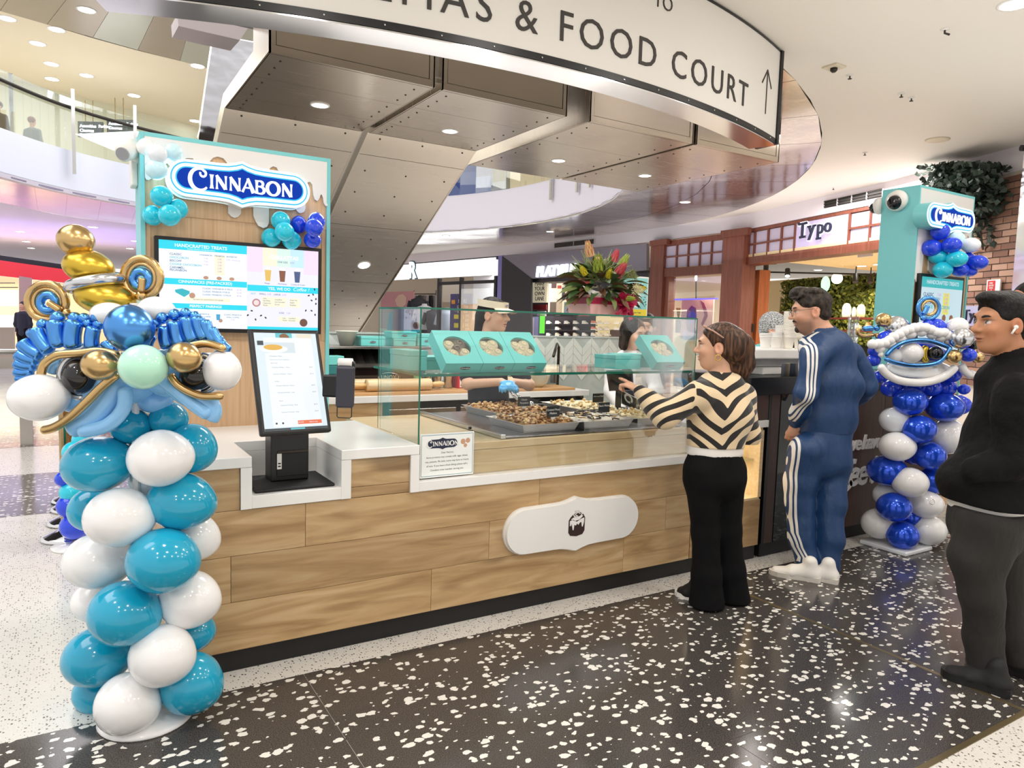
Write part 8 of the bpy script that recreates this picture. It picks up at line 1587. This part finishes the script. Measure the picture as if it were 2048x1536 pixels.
# ---------------------------------------------------------------- man in the blue tracksuit
F0 = 4.46; J = Jf(F0); fL, fR = Fz(1612, 1150)-F0, Fz(1656, 1152)-F0
neck = J(1650, 678, .0); shL, shR = J(1628, 712, -.12), J(1702, 708, .12); elL, wrL = J(1612, 785, -.16), J(1590, 846, .02); elR, wrR = J(1735, 772, .10), J(1716, 800, .22); pel = J(1652, 885, 0)
hd = Head(J(1622, 624, .0), -RHn*.97+FHn*.18, .16, 1.08)
S = SDF(.03); hd.build(S, neck+np.array([0, 0, .01]), True); S.ecap(neck-UP*.05, J(1660, 790), (.15, .10), (.14, .10), RHn, .06); S.ecap(J(1660, 790), pel, (.14, .10), (.15, .11), RHn, .05); S.cap(neck-UP*.05, shL, .06, .055); S.cap(neck-UP*.05, shR, .06, .055); S.chain([shL, elL, wrL], [.052, .043, .030]); S.chain([shR, elR, wrR], [.052, .043, .03])
kL, aL, kR, aR = J(1600, 1010, fL*.4), J(1613, 1118, fL+.02), J(1660, 1010, fR*.5+.02), J(1657, 1118, fR+.02); hL, hR = J(1612, 900, -.05), J(1668, 900, .05); S.chain([hL, kL, aL], [.09, .06, .045], .04); S.chain([hR, kR, aR], [.09, .06, .045], .04)
hand(S, wrL, np.array(J(1583, 874, .05))-wrL, FHn+RHn*.3, 1.08, .7, False, -1); hand(S, wrR, UP*-.2-RHn*.6+FHn*.5, -RHn, 1.05, .8, False, 1)
man = new_person(S, .0055, hd.color('#d9a58a', '#b0685c', ('#3a2a22', .62)), 'person in a navy blue tracksuit with three white stripes waiting at the dark coffee counter', Vector((3.8, 2.68, 0)))
nv = srgb('#173a66'); M_tr = attr_mat('track_blue', 'stripes', nv, srgb('#e9e6e0'), .5, 0, .45)
def stripe(path, zlo, zhi, extra=None):
    q = [np.array(Pf(x, y, F0-.12)) for x, y in path]; zz = np.array([p[2] for p in q])[::-1]; rr_ = np.array([p@RHn for p in q])[::-1]
    def f(V, N): u = V@RHn-np.interp(V[:, 2], zz, rr_); bad = (V@FHn > F0+.03)|(V[:, 2] < zlo)|(V[:, 2] > zhi); u = np.where(bad, 1., u); return u
    return f
S = SDF(.035); S.ecap(neck-UP*.05, J(1664, 770), (.165, .115), (.180, .125), RHn, .06); S.ecap(J(1664, 770), J(1655, 850), (.180, .125), (.172, .125), RHn, .05); S.ecap(J(1655, 852), J(1653, 872), (.160, .12), (.158, .12), RHn, .012)
S.cap(neck-UP*.055, shL, .085, .078, .05); S.cap(neck-UP*.055, shR, .085, .076, .05); S.chain([shL, elL, wrL+UP*.01], [.078, .066, .046], .012); S.chain([shR, elR, wrR], [.076, .066, .045], .014); S.cap(neck-UP*.03, neck+UP*.045-RHn*.018, .094, .086, .012); S.cap(neck+UP*.075-RHn*.02, neck+UP*.2-RHn*.05, .068, .08, .008, 's'); S.cut(J(1653, 866), -UP)
sobj('track_jacket', S, .006, M_tr, man, stripe([(1640, 662), (1619, 676), (1614, 726), (1609, 776), (1603, 800), (1591, 842)], P(1600, 846, D=4.4).z, P(1640, 662, D=4.4).z), noise=lambda X: wav(X, .0055, 30))
S = SDF(.03); S.ecap(J(1653, 862), J(1645, 920), (.155, .12), (.178, .132), RHn, .04); S.chain([hL, J(1600, 960, fL*.3), kL, J(1603, 1080, fL*.8), J(1617, 1128, fL)], [.105, .098, .086, .076, .066], .03); S.chain([hR, kR, J(1660, 1080, fR*.8), J(1658, 1132, fR)], [.105, .092, .08, .066], .03); S.cut(J(1653, 858), UP); S.cut([0, 0, .045], -UP)
lp_ = stripe([(1595, 868), (1590, 904), (1587, 959), (1587, 1013), (1589, 1068), (1597, 1095), (1608, 1116)], .09, 9.); sobj('track_trousers', S, .006, M_tr, man, lp_, noise=lambda X: wav(X, .004, 26, 1.))
for hx, hy, tx, ty in ((1640, 1163, 1536, 1146), (1676, 1166, 1590, 1150)):
    h_, t_ = np.array(P(hx, hy, Z=0)), np.array(P(tx, ty, Z=0)); so_ = sobj('shoe', shoe_sdf(h_, t_, .05, .08), .007, hm('shoe_offwhite', '#eae6e0', .55), man); obj('sole', sole_mb(h_, t_, .054, .03), hm('sole_offwhite', '#dcd6cc', .6), so_)
S = SDF(.02); S.ell(hd.L(-.015, 0, .056), np.array((.104, .086, .080))*hd.s, (hd.x, hd.y, hd.z), .02); S.ell(hd.L(.055, 0, .115), np.array((.055, .06, .035))*hd.s, (hd.x, hd.y, hd.z), .02); S.ell(hd.L(-.055, 0, .0), np.array((.054, .074, .07))*hd.s, (hd.x, hd.y, hd.z), .02); S.ell(hd.L(.115, 0, .0), np.array((.085, .09, .085))*hd.s, (hd.x, hd.y, hd.z), .01, 's'); S.ell(hd.L(.0, .09, -.015), np.array((.034, .03, .045))*hd.s, (hd.x, hd.y, hd.z), .01, 's')
rr = random.Random(5)
for i in range(34): a, b = rr.uniform(-.06, .09), rr.uniform(-.07, .07); z = .128-.5*(a-.0)**2*6-5*b*b; S.cap(hd.L(a, b, z), hd.L(a+.02, b+rr.uniform(-.015, .015), z+rr.uniform(-.004, .008)), .013, .009, .008)
sobj('hair', S, .005, hairmat('ash_hair', '#221c18', '#453b32', .5, (50, 50, 30)), man, noise=lambda X: wav(X, .0025, 70))
hd.brows(man, hm('brow_brown', '#3a2a20', .7), .005); M_wire = mat('spec_wire', srgb('#8d8478'), .25, 1.)
gl_ = MB()
for q in (-1, 1):
    gl_.torus(Vector(hd.L(.108, .031*q, .008)), .022*hd.s, .0016, frame3(Vector(hd.y), Vector(hd.z), Vector(hd.x)), 20, 6); gl_.tube([Vector(hd.L(.104, .055*q, .014)), Vector(hd.L(.05, .078*q, .018)), Vector(hd.L(-.02, .084*q, .018))], .0016, 6)
obj('spectacles', gl_.tube([Vector(hd.L(.110, .009, .012)), Vector(hd.L(.110, -.009, .012))], .0016, 6), M_wire, man, True)
S = SDF(.008); S.cap(hd.L(.098, .0, -.040), hd.L(.090, .026, -.046), .006, .004); S.cap(hd.L(.098, .0, -.040), hd.L(.090, -.026, -.046), .006, .004); S.ell(hd.L(.082, 0, -.090), np.array((.016, .022, .020))*hd.s, (hd.x, hd.y, hd.z)); sobj('beard', S, .004, hm('beard_dark', '#33251e', .8), man)

# ---------------------------------------------------------------- man in the black jacket
F0 = 3.10; J = Jf(F0); neck = J(2026, 738, .0); fw = -RHn*.985-FHn*.05
hd = Head(J(2003, 650, .0), fw, .03, 1.06)
S = SDF(.03); hd.build(S, neck, True); sh = J(2035, 788, -.16); shF = J(2040, 785, .16); el, wr = J(2020, 925, -.17), J(2012, 935, -.05)
S.ecap(neck-UP*.05, J(2030, 860), (.10, .15), (.10, .14), RHn, .06); S.ecap(J(2030, 860), J(2000, 1010), (.10, .14), (.11, .15), RHn, .05); S.cap(neck-UP*.05, sh, .06, .055); S.cap(neck-UP*.05, shF, .06, .055); S.chain([sh, el, wr], [.052, .045, .032]); hand(S, wr, -RHn-UP*.2, FHn, 1.05, .6, False, 1); S.chain([shF, J(2030, 925, .19), J(2015, 940, .06)], [.052, .045, .032]); hand(S, J(2015, 940, .06), -RHn-UP*.2, -FHn, 1.05, .6, False, -1)
fN, fF = Fz(1965, 1365)-F0, Fz(2030, 1350)-F0
hN, hF_ = J(1975, 1050, -.08), J(1995, 1050, .08); kN, aN, kF, aF_ = J(1962, 1190, -.08), J(1972, 1325, fN), J(2015, 1185, .08), J(2035, 1315, fF); S.chain([hN, kN, aN], [.09, .06, .045], .04); S.chain([hF_, kF, aF_], [.09, .06, .045], .04)
m3 = new_person(S, .006, hd.color('#b9825f', '#8f5347'), 'person in a black padded jacket with a white earbud standing at the right edge', Vector((3.27, 1.44, 0)))
M_jk = cloth('black_jacket', '#0b0b0c', .8, .9, (9, 9, 9)); M_jk.node_tree.nodes['Principled BSDF'].inputs['Specular IOR Level'].default_value = .2
S = SDF(.04); S.ecap(neck-UP*.06, J(2030, 850), (.115, .17), (.15, .19), RHn, .06); S.ecap(J(2030, 850), J(1985, 985), (.15, .19), (.205, .20), RHn, .06); S.ell(J(1935, 960, 0), (.10, .12, .09), (RHn, FHn, UP), .06); S.cap(neck-UP*.02, neck+UP*.05+RHn*.005, .094, .086, .015); S.cap(neck+UP*.085-RHn*.02, neck+UP*.2-RHn*.05, .07, .08, .008, 's'); S.cap(neck-UP*.06, sh, .08, .085, .05); S.cap(neck-UP*.06, shF, .08, .085, .05); S.chain([sh, el, J(1950, 938, -.15)], [.088, .078, .055], .014); S.chain([shF, J(2030, 925, .19), J(1955, 935, .13)], [.09, .082, .06], .035)
S.cut(J(1985, 1003), -UP-RHn*.0); sobj('padded_jacket', S, .007, M_jk, m3, noise=lambda X: wav(X, .006, 27))
obj('zip_ring', MB().torus(Vector(J(1864, 1004, -.02)), .011, .0018, frame3(Vector(RHn), Vector(UP), Vector(FHn)), 14, 6), M_chrome, m3, True)
S = SDF(.03); S.ecap(J(1975, 990), J(1975, 1012), (.145, .165), (.146, .165), RHn, .02); S.cut(J(1975, 1020), -UP); S.cut(J(1975, 996), UP); sobj('undershirt', S, .008, cloth('tee_white', '#ece8e2'), m3)
S = SDF(.035); S.ecap(J(1975, 1008), J(1975, 1050), (.14, .165), (.15, .17), RHn, .04); S.chain([hN, J(1958, 1110, -.08), kN, J(1968, 1270, fN*.8), J(1972, 1330, fN)], [.125, .112, .084, .076, .074], .03); S.chain([hF_, kF, J(2025, 1265, fF*.8), J(2032, 1320, fF)], [.125, .082, .075, .072], .03); S.cut(J(1975, 1012), UP); S.cut([0, 0, .06], -UP)
sobj('grey_trousers', S, .007, cloth('charcoal_trousers', '#242220', .9, .6), m3, noise=lambda X: wav(X, .004, 24, 2.))
for hx, hy, tx, ty in ((2022, 1392, 1880, 1346), (2075, 1360, 1930, 1316)):
    h_, t_ = np.array(P(hx, hy, Z=0)), np.array(P(tx, ty, Z=0)); so_ = sobj('shoe', shoe_sdf(h_, t_, .05, .08), .007, cloth('black_runner', '#121212', .7, .3), m3); obj('sole', sole_mb(h_, t_, .056, .034), M_blackm, so_)
S = SDF(.02); S.ell(hd.L(-.02, 0, .052), np.array((.106, .087, .086))*hd.s, (hd.x, hd.y, hd.z), .02); S.ell(hd.L(-.06, 0, .01), np.array((.055, .072, .085))*hd.s, (hd.x, hd.y, hd.z), .02); S.ell(hd.L(.05, 0, .11), np.array((.055, .062, .028))*hd.s, (hd.x, hd.y, hd.z), .02); S.ell(hd.L(.112, 0, .0), np.array((.082, .09, .082))*hd.s, (hd.x, hd.y, hd.z), .012, 's'); S.ell(hd.L(.0, .09, -.02), np.array((.036, .03, .055))*hd.s, (hd.x, hd.y, hd.z), .01, 's'); S.ell(hd.L(.05, .09, -.02), np.array((.05, .03, .05))*hd.s, (hd.x, hd.y, hd.z), .01, 's')
sobj('hair', S, .005, hairmat('black_hair', '#080707', '#181513', .5, (60, 60, 40)), m3, noise=lambda X: wav(X, .002, 80)); hd.brows(m3, hm('brow_black', '#15100e', .7), .0052)
eb_ = MB().ball(Vector(hd.L(.008, .090, -.008)), .009).tube([Vector(hd.L(.01, .092, -.010)), Vector(hd.L(.026, .092, -.034))], .0042, 8); obj('earbud', eb_, M_white, m3, True)
# fourth customer, mostly out of frame
F0 = 4.15; J = Jf(F0); neck = J(2062, 680); hd = Head(J(2056, 612), -RHn, .05, 1.05); S = SDF(.04); hd.build(S, neck, True); S.ecap(neck-UP*.05, J(2075, 900), (.11, .17), (.11, .15), RHn, .06)
for d_ in (-.09, .09): S.chain([J(2075, 880, d_), J(2070, 1010, d_), J(2066, 1130, d_)], [.09, .06, .045], .04); S.chain([J(2072, 735, d_*1.9), J(2085, 830, d_*2.2), J(2075, 910, d_*2.1)], [.055, .045, .034], .04); hand(S, J(2075, 910, d_*2.1), -UP, -RHn, 1., .5, False, 1 if d_ < 0 else -1)
m4 = new_person(S, .009, hd.color('#b9825f', '#8f5347'), 'person in dark clothes and black hair half hidden at the far right edge', Vector((4.35, 2.2, 0)))
S = SDF(.04); S.ecap(neck-UP*.06, J(2075, 900), (.135, .2), (.14, .19), RHn, .06)
for d_ in (-.09, .09): S.chain([J(2072, 735, d_*1.9), J(2085, 830, d_*2.2), J(2075, 895, d_*2.1)], [.08, .07, .055], .04)
S.cut(J(2075, 910), -UP); sobj('dark_jacket', S, .01, M_jk, m4); S = SDF(.04); S.ecap(J(2075, 890), J(2075, 920), (.13, .18), (.14, .18), RHn)
for d_ in (-.09, .09): S.chain([J(2075, 900, d_), J(2070, 1010, d_), J(2062, 1140, d_)], [.11, .085, .075], .03)
S.cut([0, 0, .05], -UP); sobj('navy_trousers', S, .01, cloth('navy_trousers', '#141a26', .8, .4), m4)
S = SDF(.02); S.ell(hd.L(-.03, 0, .05), np.array((.11, .092, .095)), (hd.x, hd.y, hd.z)); S.ell(hd.L(.11, 0, -.01), np.array((.082, .09, .085)), (hd.x, hd.y, hd.z), .01, 's'); sobj('hair', S, .008, MATS['black_hair'], m4)
for d_ in (-.09, .09):
    h_ = np.array([*(J(2066, 1100, d_)[:2]), 0]); so_ = sobj('shoe', shoe_sdf(h_+RHn*.06, h_-RHn*.20, .048, .08), .008, cloth('black_runner', '#121212'), m4); obj('sole', sole_mb(h_+RHn*.06, h_-RHn*.20, .052, .03), M_white, so_)

# ---------------------------------------------------------------- staff inside the booth
def staff(label, F0, head, fw, pitch, sc, neck, shs, arms, hip, skin, lip, shirt, sleeve_to=1., legs=True, hands=True, h=.008, apron=None, glove=None, wid=.155, base=None):
    J = Jf(F0); hd = Head(J(*head), fw, pitch, sc); nk = J(*neck); S = SDF(.035); hd.build(S, nk); hp = J(*hip); bw = unit(np.array(J(*shs[1]))-np.array(J(*shs[0]))); pts = [[np.array(J(*q)) for q in [shs[i]]+arms[i]] for i in (0, 1)]
    S.ecap(nk-UP*.05, hp, (wid*.8, .085), (wid*.85, .10), bw, .05)
    for a in pts: S.cap(nk-UP*.05, a[0], .05, .045); S.chain(a, [.043, .036, .027][:len(a)])
    gr = np.array([hp[0], hp[1], 0.]); sd = bw*.085
    for q in (-1, 1): S.chain([hp+sd*q, gr+sd*q+UP*.48, gr+sd*q+UP*.07], [.085, .058, .045], .04); S.ecap(gr+sd*q+UP*.035-unit(fw)*.05, gr+sd*q+UP*.03+unit(fw)*.13, (.042, .033), (.036, .024), bw, .02)
    hs = SDF(.02)
    if hands:
        for i, a in enumerate(pts): d_ = unit(unit(a[-1]-a[-2])+UP*-.25); hand(S, a[-1], d_, -UP, .95, .55, False, 1 if i else -1); hand(hs, a[-1], d_, -UP, 1.04, .55, False, 1 if i else -1)
    o = new_person(S, h, hd.color(skin, lip), label, Vector((gr[0], gr[1], 0)))
    S = SDF(.035); S.ecap(nk-UP*.045, hp, (wid*.9, .105), (wid*.98, .12), bw, .05); S.cap(nk-UP*.03, nk-UP*.0, .075, .06, .02)
    for a in pts:
        S.cap(nk-UP*.055, a[0], .066, .062, .04); e_ = a[1] if sleeve_to >= .5 else a[0]+(a[1]-a[0])*.75; S.cap(a[0], e_, .062, .056, .03)
        if sleeve_to >= 1 and len(a) > 2: S.cap(a[1], a[2], .056, .04, .03)
    sobj('shirt', S, h, shirt, o)
    S = SDF(.03); S.ecap(hp+UP*.03, hp-UP*.06, (wid, .12), (wid, .125), bw, .03)
    for q in (-1, 1): S.chain([hp+sd*q-UP*.04, gr+sd*q+UP*.48, gr+sd*q+UP*.10], [.10, .075, .07], .03)
    S.cut([0, 0, .05], -UP); sobj('trousers', S, h+.002, cloth('black_trousers', '#0e0e10'), o)
    if apron is not None:
        S = SDF(.02); S.ecap(nk-UP*.13, hp-UP*.25, (wid*.6, .118), (wid*1.0, .136), bw, .03); mid = (nk+hp)/2; S.cut(mid+unit(fw)*.0, -unit(fw)); sobj('apron', S, h, apron, o)
    if glove is not None: sobj('gloves', hs, .006, glove, o)
    return o, hd, pts
M_nav = cloth('navy_uniform', '#161b2a', .7, .3); M_wsw = cloth('white_sweater', '#eceaea', .8, .5); M_tsh = cloth('teal_shirt', '#5cc3c8', .7, .4); M_apr = cloth('navy_apron', '#171e30', .7, .2)
# worker with the visor and tongs
o, hd, pts = staff('person in a cream visor and navy uniform holding tongs behind the glass case', 5.08, (988, 632, 0), RHn*.86-FHn*.45, .03, 1.02, (972, 690, 0), [(936, 712, .05), (1012, 712, -.05)], [[(935, 768, -.08), (1003, 764, -.32)], [(1058, 770, -.02), (1024, 764, -.30)]], (980, 850, .02), '#dcb094', '#b0645c', M_nav, .4, apron=M_apr, glove=hm('glove_blue', '#5db2ea', .35), wid=.16)
A = (hd.x, hd.y, hd.z); S = SDF(.02); S.ell(hd.L(-.02, 0, .045), np.array((.106, .086, .09)), A); S.ell(hd.L(-.07, 0, .0), np.array((.05, .07, .07)), A, .03); S.cap(hd.L(-.10, 0, -.01), hd.L(-.115, 0, -.13), .045, .035, .03); S.ell(hd.L(.09, 0, -.02), np.array((.075, .09, .085)), A, .01, 's'); sobj('hair', S, .006, MATS['black_hair'], o)
M_vis = hm('visor_cream', '#e9dcc4', .7); bm = MB(); N_ = 26; v = []
for i in range(N_+1):
    a = math.radians(-150+300*i/N_); x, y = .112*math.cos(a)-.012, .092*math.sin(a); tl = .018*math.cos(a)
    v += [tuple(hd.L(x, y, .056-.1*x)), tuple(hd.L(x*1.0, y, .104-.1*x))]
obj('visor_band', MB().add(v, [(2*i, 2*i+2, 2*i+3, 2*i+1) for i in range(N_)]), M_vis, o, True); v = []
for i in range(15):
    a = math.radians(-62+124*i/14); v += [tuple(hd.L(.112*math.cos(a)-.012, .092*math.sin(a), .052)), tuple(hd.L(.112*math.cos(a)-.012+.07*math.cos(a)**.6, .098*math.sin(a), .036-.02*abs(math.sin(a)))), ]
bm = MB(); bm.add(v, [(2*i, 2*i+1, 2*i+3, 2*i+2) for i in range(14)]); bm.add([(p[0], p[1], p[2]+.004) for p in v], [(2*i+2, 2*i+3, 2*i+1, 2*i) for i in range(14)]); obj('visor_peak', bm, M_vis, o, True)
lc = Vector(hd.L(.101, -.012, .072)); mini_logo(o, lc+Vector(hd.x)*.004, Vector(hd.y), Vector(hd.z), .05, 'visor_logo')
tg = thing('tongs', 'steel serving tongs held in the blue gloves over the pecan pan', 'tongs', Vector(J_ := Jf(4.78)(1012, 776)))
for q in (-1, 1): obj('arm', MB().tube([Vector(Jf(4.78)(1010+q, 770)), Vector(Jf(4.72)(1030+q*5, 790)), Vector(Jf(4.68)(1050+q*7, 806))], [.005, .007, .013], 8), M_chrome, tg, True); obj('scoop', MB().ball(Vector(Jf(4.67)(1056+q*6, 811)), (.02, .02, .03), None, 10, 6), M_chrome, tg, True)
# worker in the white sweater, and the one half hidden behind
o, hd, pts = staff('person with a black bob, white sweater and navy apron behind the glass case', 5.95, (1267, 668, 0), RHn*.66-FHn*.75, .2, 1.0, (1258, 712, .03), [(1224, 732, .04), (1300, 730, -.04)], [[(1222, 782, -.05), (1243, 818, -.25)], [(1312, 780, -.1), (1280, 800, -.3)]], (1262, 840, .03), '#e0b79c', '#a8605a', M_wsw, 1., apron=M_apr, wid=.15)
A = (hd.x, hd.y, hd.z); S = SDF(.02); S.ell(hd.L(-.02, 0, .045), np.array((.108, .09, .092)), A)
for q in (-1, 1): S.cap(hd.L(-.01, .078*q, .02), hd.L(.0, .082*q, -.115), .034, .026, .03)
S.cap(hd.L(-.075, 0, .0), hd.L(-.07, 0, -.11), .06, .05, .03); S.ell(hd.L(.105, 0, -.015), np.array((.085, .068, .105)), A, .01, 's'); sobj('hair', S, .007, MATS['black_hair'], o); hd.brows(o, MATS['brow_black'])
o, hd, pts = staff('person with dark hair and a face mask half hidden behind the white sweater', 6.5, (1292, 655, 0), -RHn*.3-FHn*.95, .1, .95, (1293, 695, 0), [(1268, 712, 0), (1322, 712, 0)], [[(1262, 752, 0), (1276, 780, -.1)], [(1326, 752, 0), (1312, 780, -.1)]], (1295, 800, 0), '#d0a58c', '#a8605a', M_nav, 1., wid=.14, hands=False, h=.01)
A = (hd.x, hd.y, hd.z); S = SDF(.02); S.ell(hd.L(-.02, 0, .045), np.array((.104, .086, .09)), A); S.ell(hd.L(.09, 0, -.03), np.array((.07, .075, .085)), A, .01, 's'); sobj('hair', S, .008, MATS['black_hair'], o); S = SDF(.02); S.ell(hd.L(.052, 0, -.05), np.array((.055, .058, .05)), A); sobj('face_mask', S, .008, hm('mask_black', '#1c1e26', .7), o)
# barista with the hair net
o, hd, pts = staff('person in a grey hair net and teal shirt behind the espresso machine', 5.75, (1549, 662, 0), RHn*.8-FHn*.45, .35, 1.0, (1530, 702, .03), [(1499, 716, .0), (1556, 720, .0)], [[(1492, 768, -.04), (1520, 800, -.16)], [(1572, 770, -.03), (1556, 790, -.16)]], (1516, 830, .04), '#dcaa8c', '#b0645c', M_tsh, .5, apron=cloth('black_apron', '#131316', .7, .2), wid=.165)
A = (hd.x, hd.y, hd.z); S = SDF(.02); S.ell(hd.L(-.03, 0, .055), np.array((.112, .098, .092)), A); S.ell(hd.L(-.07, 0, .0), np.array((.055, .08, .075)), A, .03); S.ell(hd.L(.10, 0, -.03), np.array((.08, .1, .09)), A, .01, 's')
mn = hm('hair_net', '#b4b6b6', .7); tN = NT(mn); vN = tN.n('ShaderNodeTexVoronoi', feature='DISTANCE_TO_EDGE'); vN.inputs['Scale'].default_value = 60; tN.l(tN.coords(), vN.inputs['Vector']); tN.l(tN.ramp(vN.outputs[0], [(.03, srgb('#d6d8d8')), (.12, srgb('#7d7f80'))]), tN.b.inputs['Base Color']); tN.bump(vN.outputs[0], .5, .01); sobj('hair_net', S, .007, mn, o, noise=lambda X: wav(X, .002, 60)); hd.brows(o, MATS['brow_black'])
# far away people, small in the photo
def far_person(lab, x, yt, D, z0, h, shirt, skin='#d0a184', hair='#7a5638', fw=None):
    p = P(x, yt, D=D); s = h/1.7; g = np.array([p.x, p.y, z0]); fw = unit(-FHn if fw is None else fw); bw = np.cross(UP, fw); S = SDF(.04*s); hd = Head(g+UP*(h-.12*s), fw, 0, s); hd.build(S, g+UP*(h-.3*s)); S.ecap(g+UP*(h-.36*s), g+UP*.85*s, (.14*s, .09*s), (.13*s, .1*s), bw)
    for q in (-1, 1): S.chain([g+UP*(h-.36*s)+bw*.17*q*s, g+UP*1.05*s+bw*.22*q*s, g+UP*.82*s+bw*.2*q*s], [.05*s, .04*s, .03*s]); hand(S, g+UP*.82*s+bw*.2*q*s, -UP, -bw*q, s, .4, False, q); S.chain([g+UP*.85*s+bw*.09*q*s, g+UP*.48*s+bw*.09*q*s, g+UP*.06*s+bw*.09*q*s], [.08*s, .055*s, .045*s]); S.ecap(g+bw*.09*q*s+UP*.035*s, g+bw*.09*q*s+UP*.03*s+fw*.14*s, (.04*s, .03*s), (.036*s, .025*s), bw)
    o = new_person(S, .014, hd.color(skin, '#a8605a'), lab, Vector(g)); S = SDF(.04); S.ecap(g+UP*(h-.37*s), g+UP*.8*s, (.16*s, .11*s), (.16*s, .12*s), bw)
    for q in (-1, 1): S.chain([g+UP*(h-.37*s)+bw*.17*q*s, g+UP*1.05*s+bw*.22*q*s, g+UP*.85*s+bw*.2*q*s], [.065*s, .055*s, .045*s])
    sobj('jacket', S, .016, shirt, o); S = SDF(.04)
    for q in (-1, 1): S.chain([g+UP*.88*s+bw*.08*q*s, g+UP*.48*s+bw*.09*q*s, g+UP*.1*s+bw*.09*q*s], [.105*s, .075*s, .065*s])
    sobj('trousers', S, .016, cloth('black_trousers', '#0e0e10'), o); S = SDF(.02); S.ell(hd.L(-.025, 0, .045), np.array((.108, .09, .094))*s, (hd.x, hd.y, hd.z)); S.ell(hd.L(.1, 0, -.03), np.array((.08, .09, .085))*s, (hd.x, hd.y, hd.z), .01, 's'); sobj('hair', S, .013, hm('hair_'+hair[1:], hair, .6), o)
far_person('person with sandy hair behind the upper left balcony rail', 65, 262, 17.5, 4.62, 1.52, cloth('grey_top', '#76807c'), fw=FHn); far_person('person in black at the far left of the upper balcony', -4, 235, 16.5, 4.62, 1.6, M_jk, hair='#1c1614')
far_person('person in navy clothes in front of the red shop', 46, 640, 21., 0, 1.7, M_nav, hair='#1c1614')
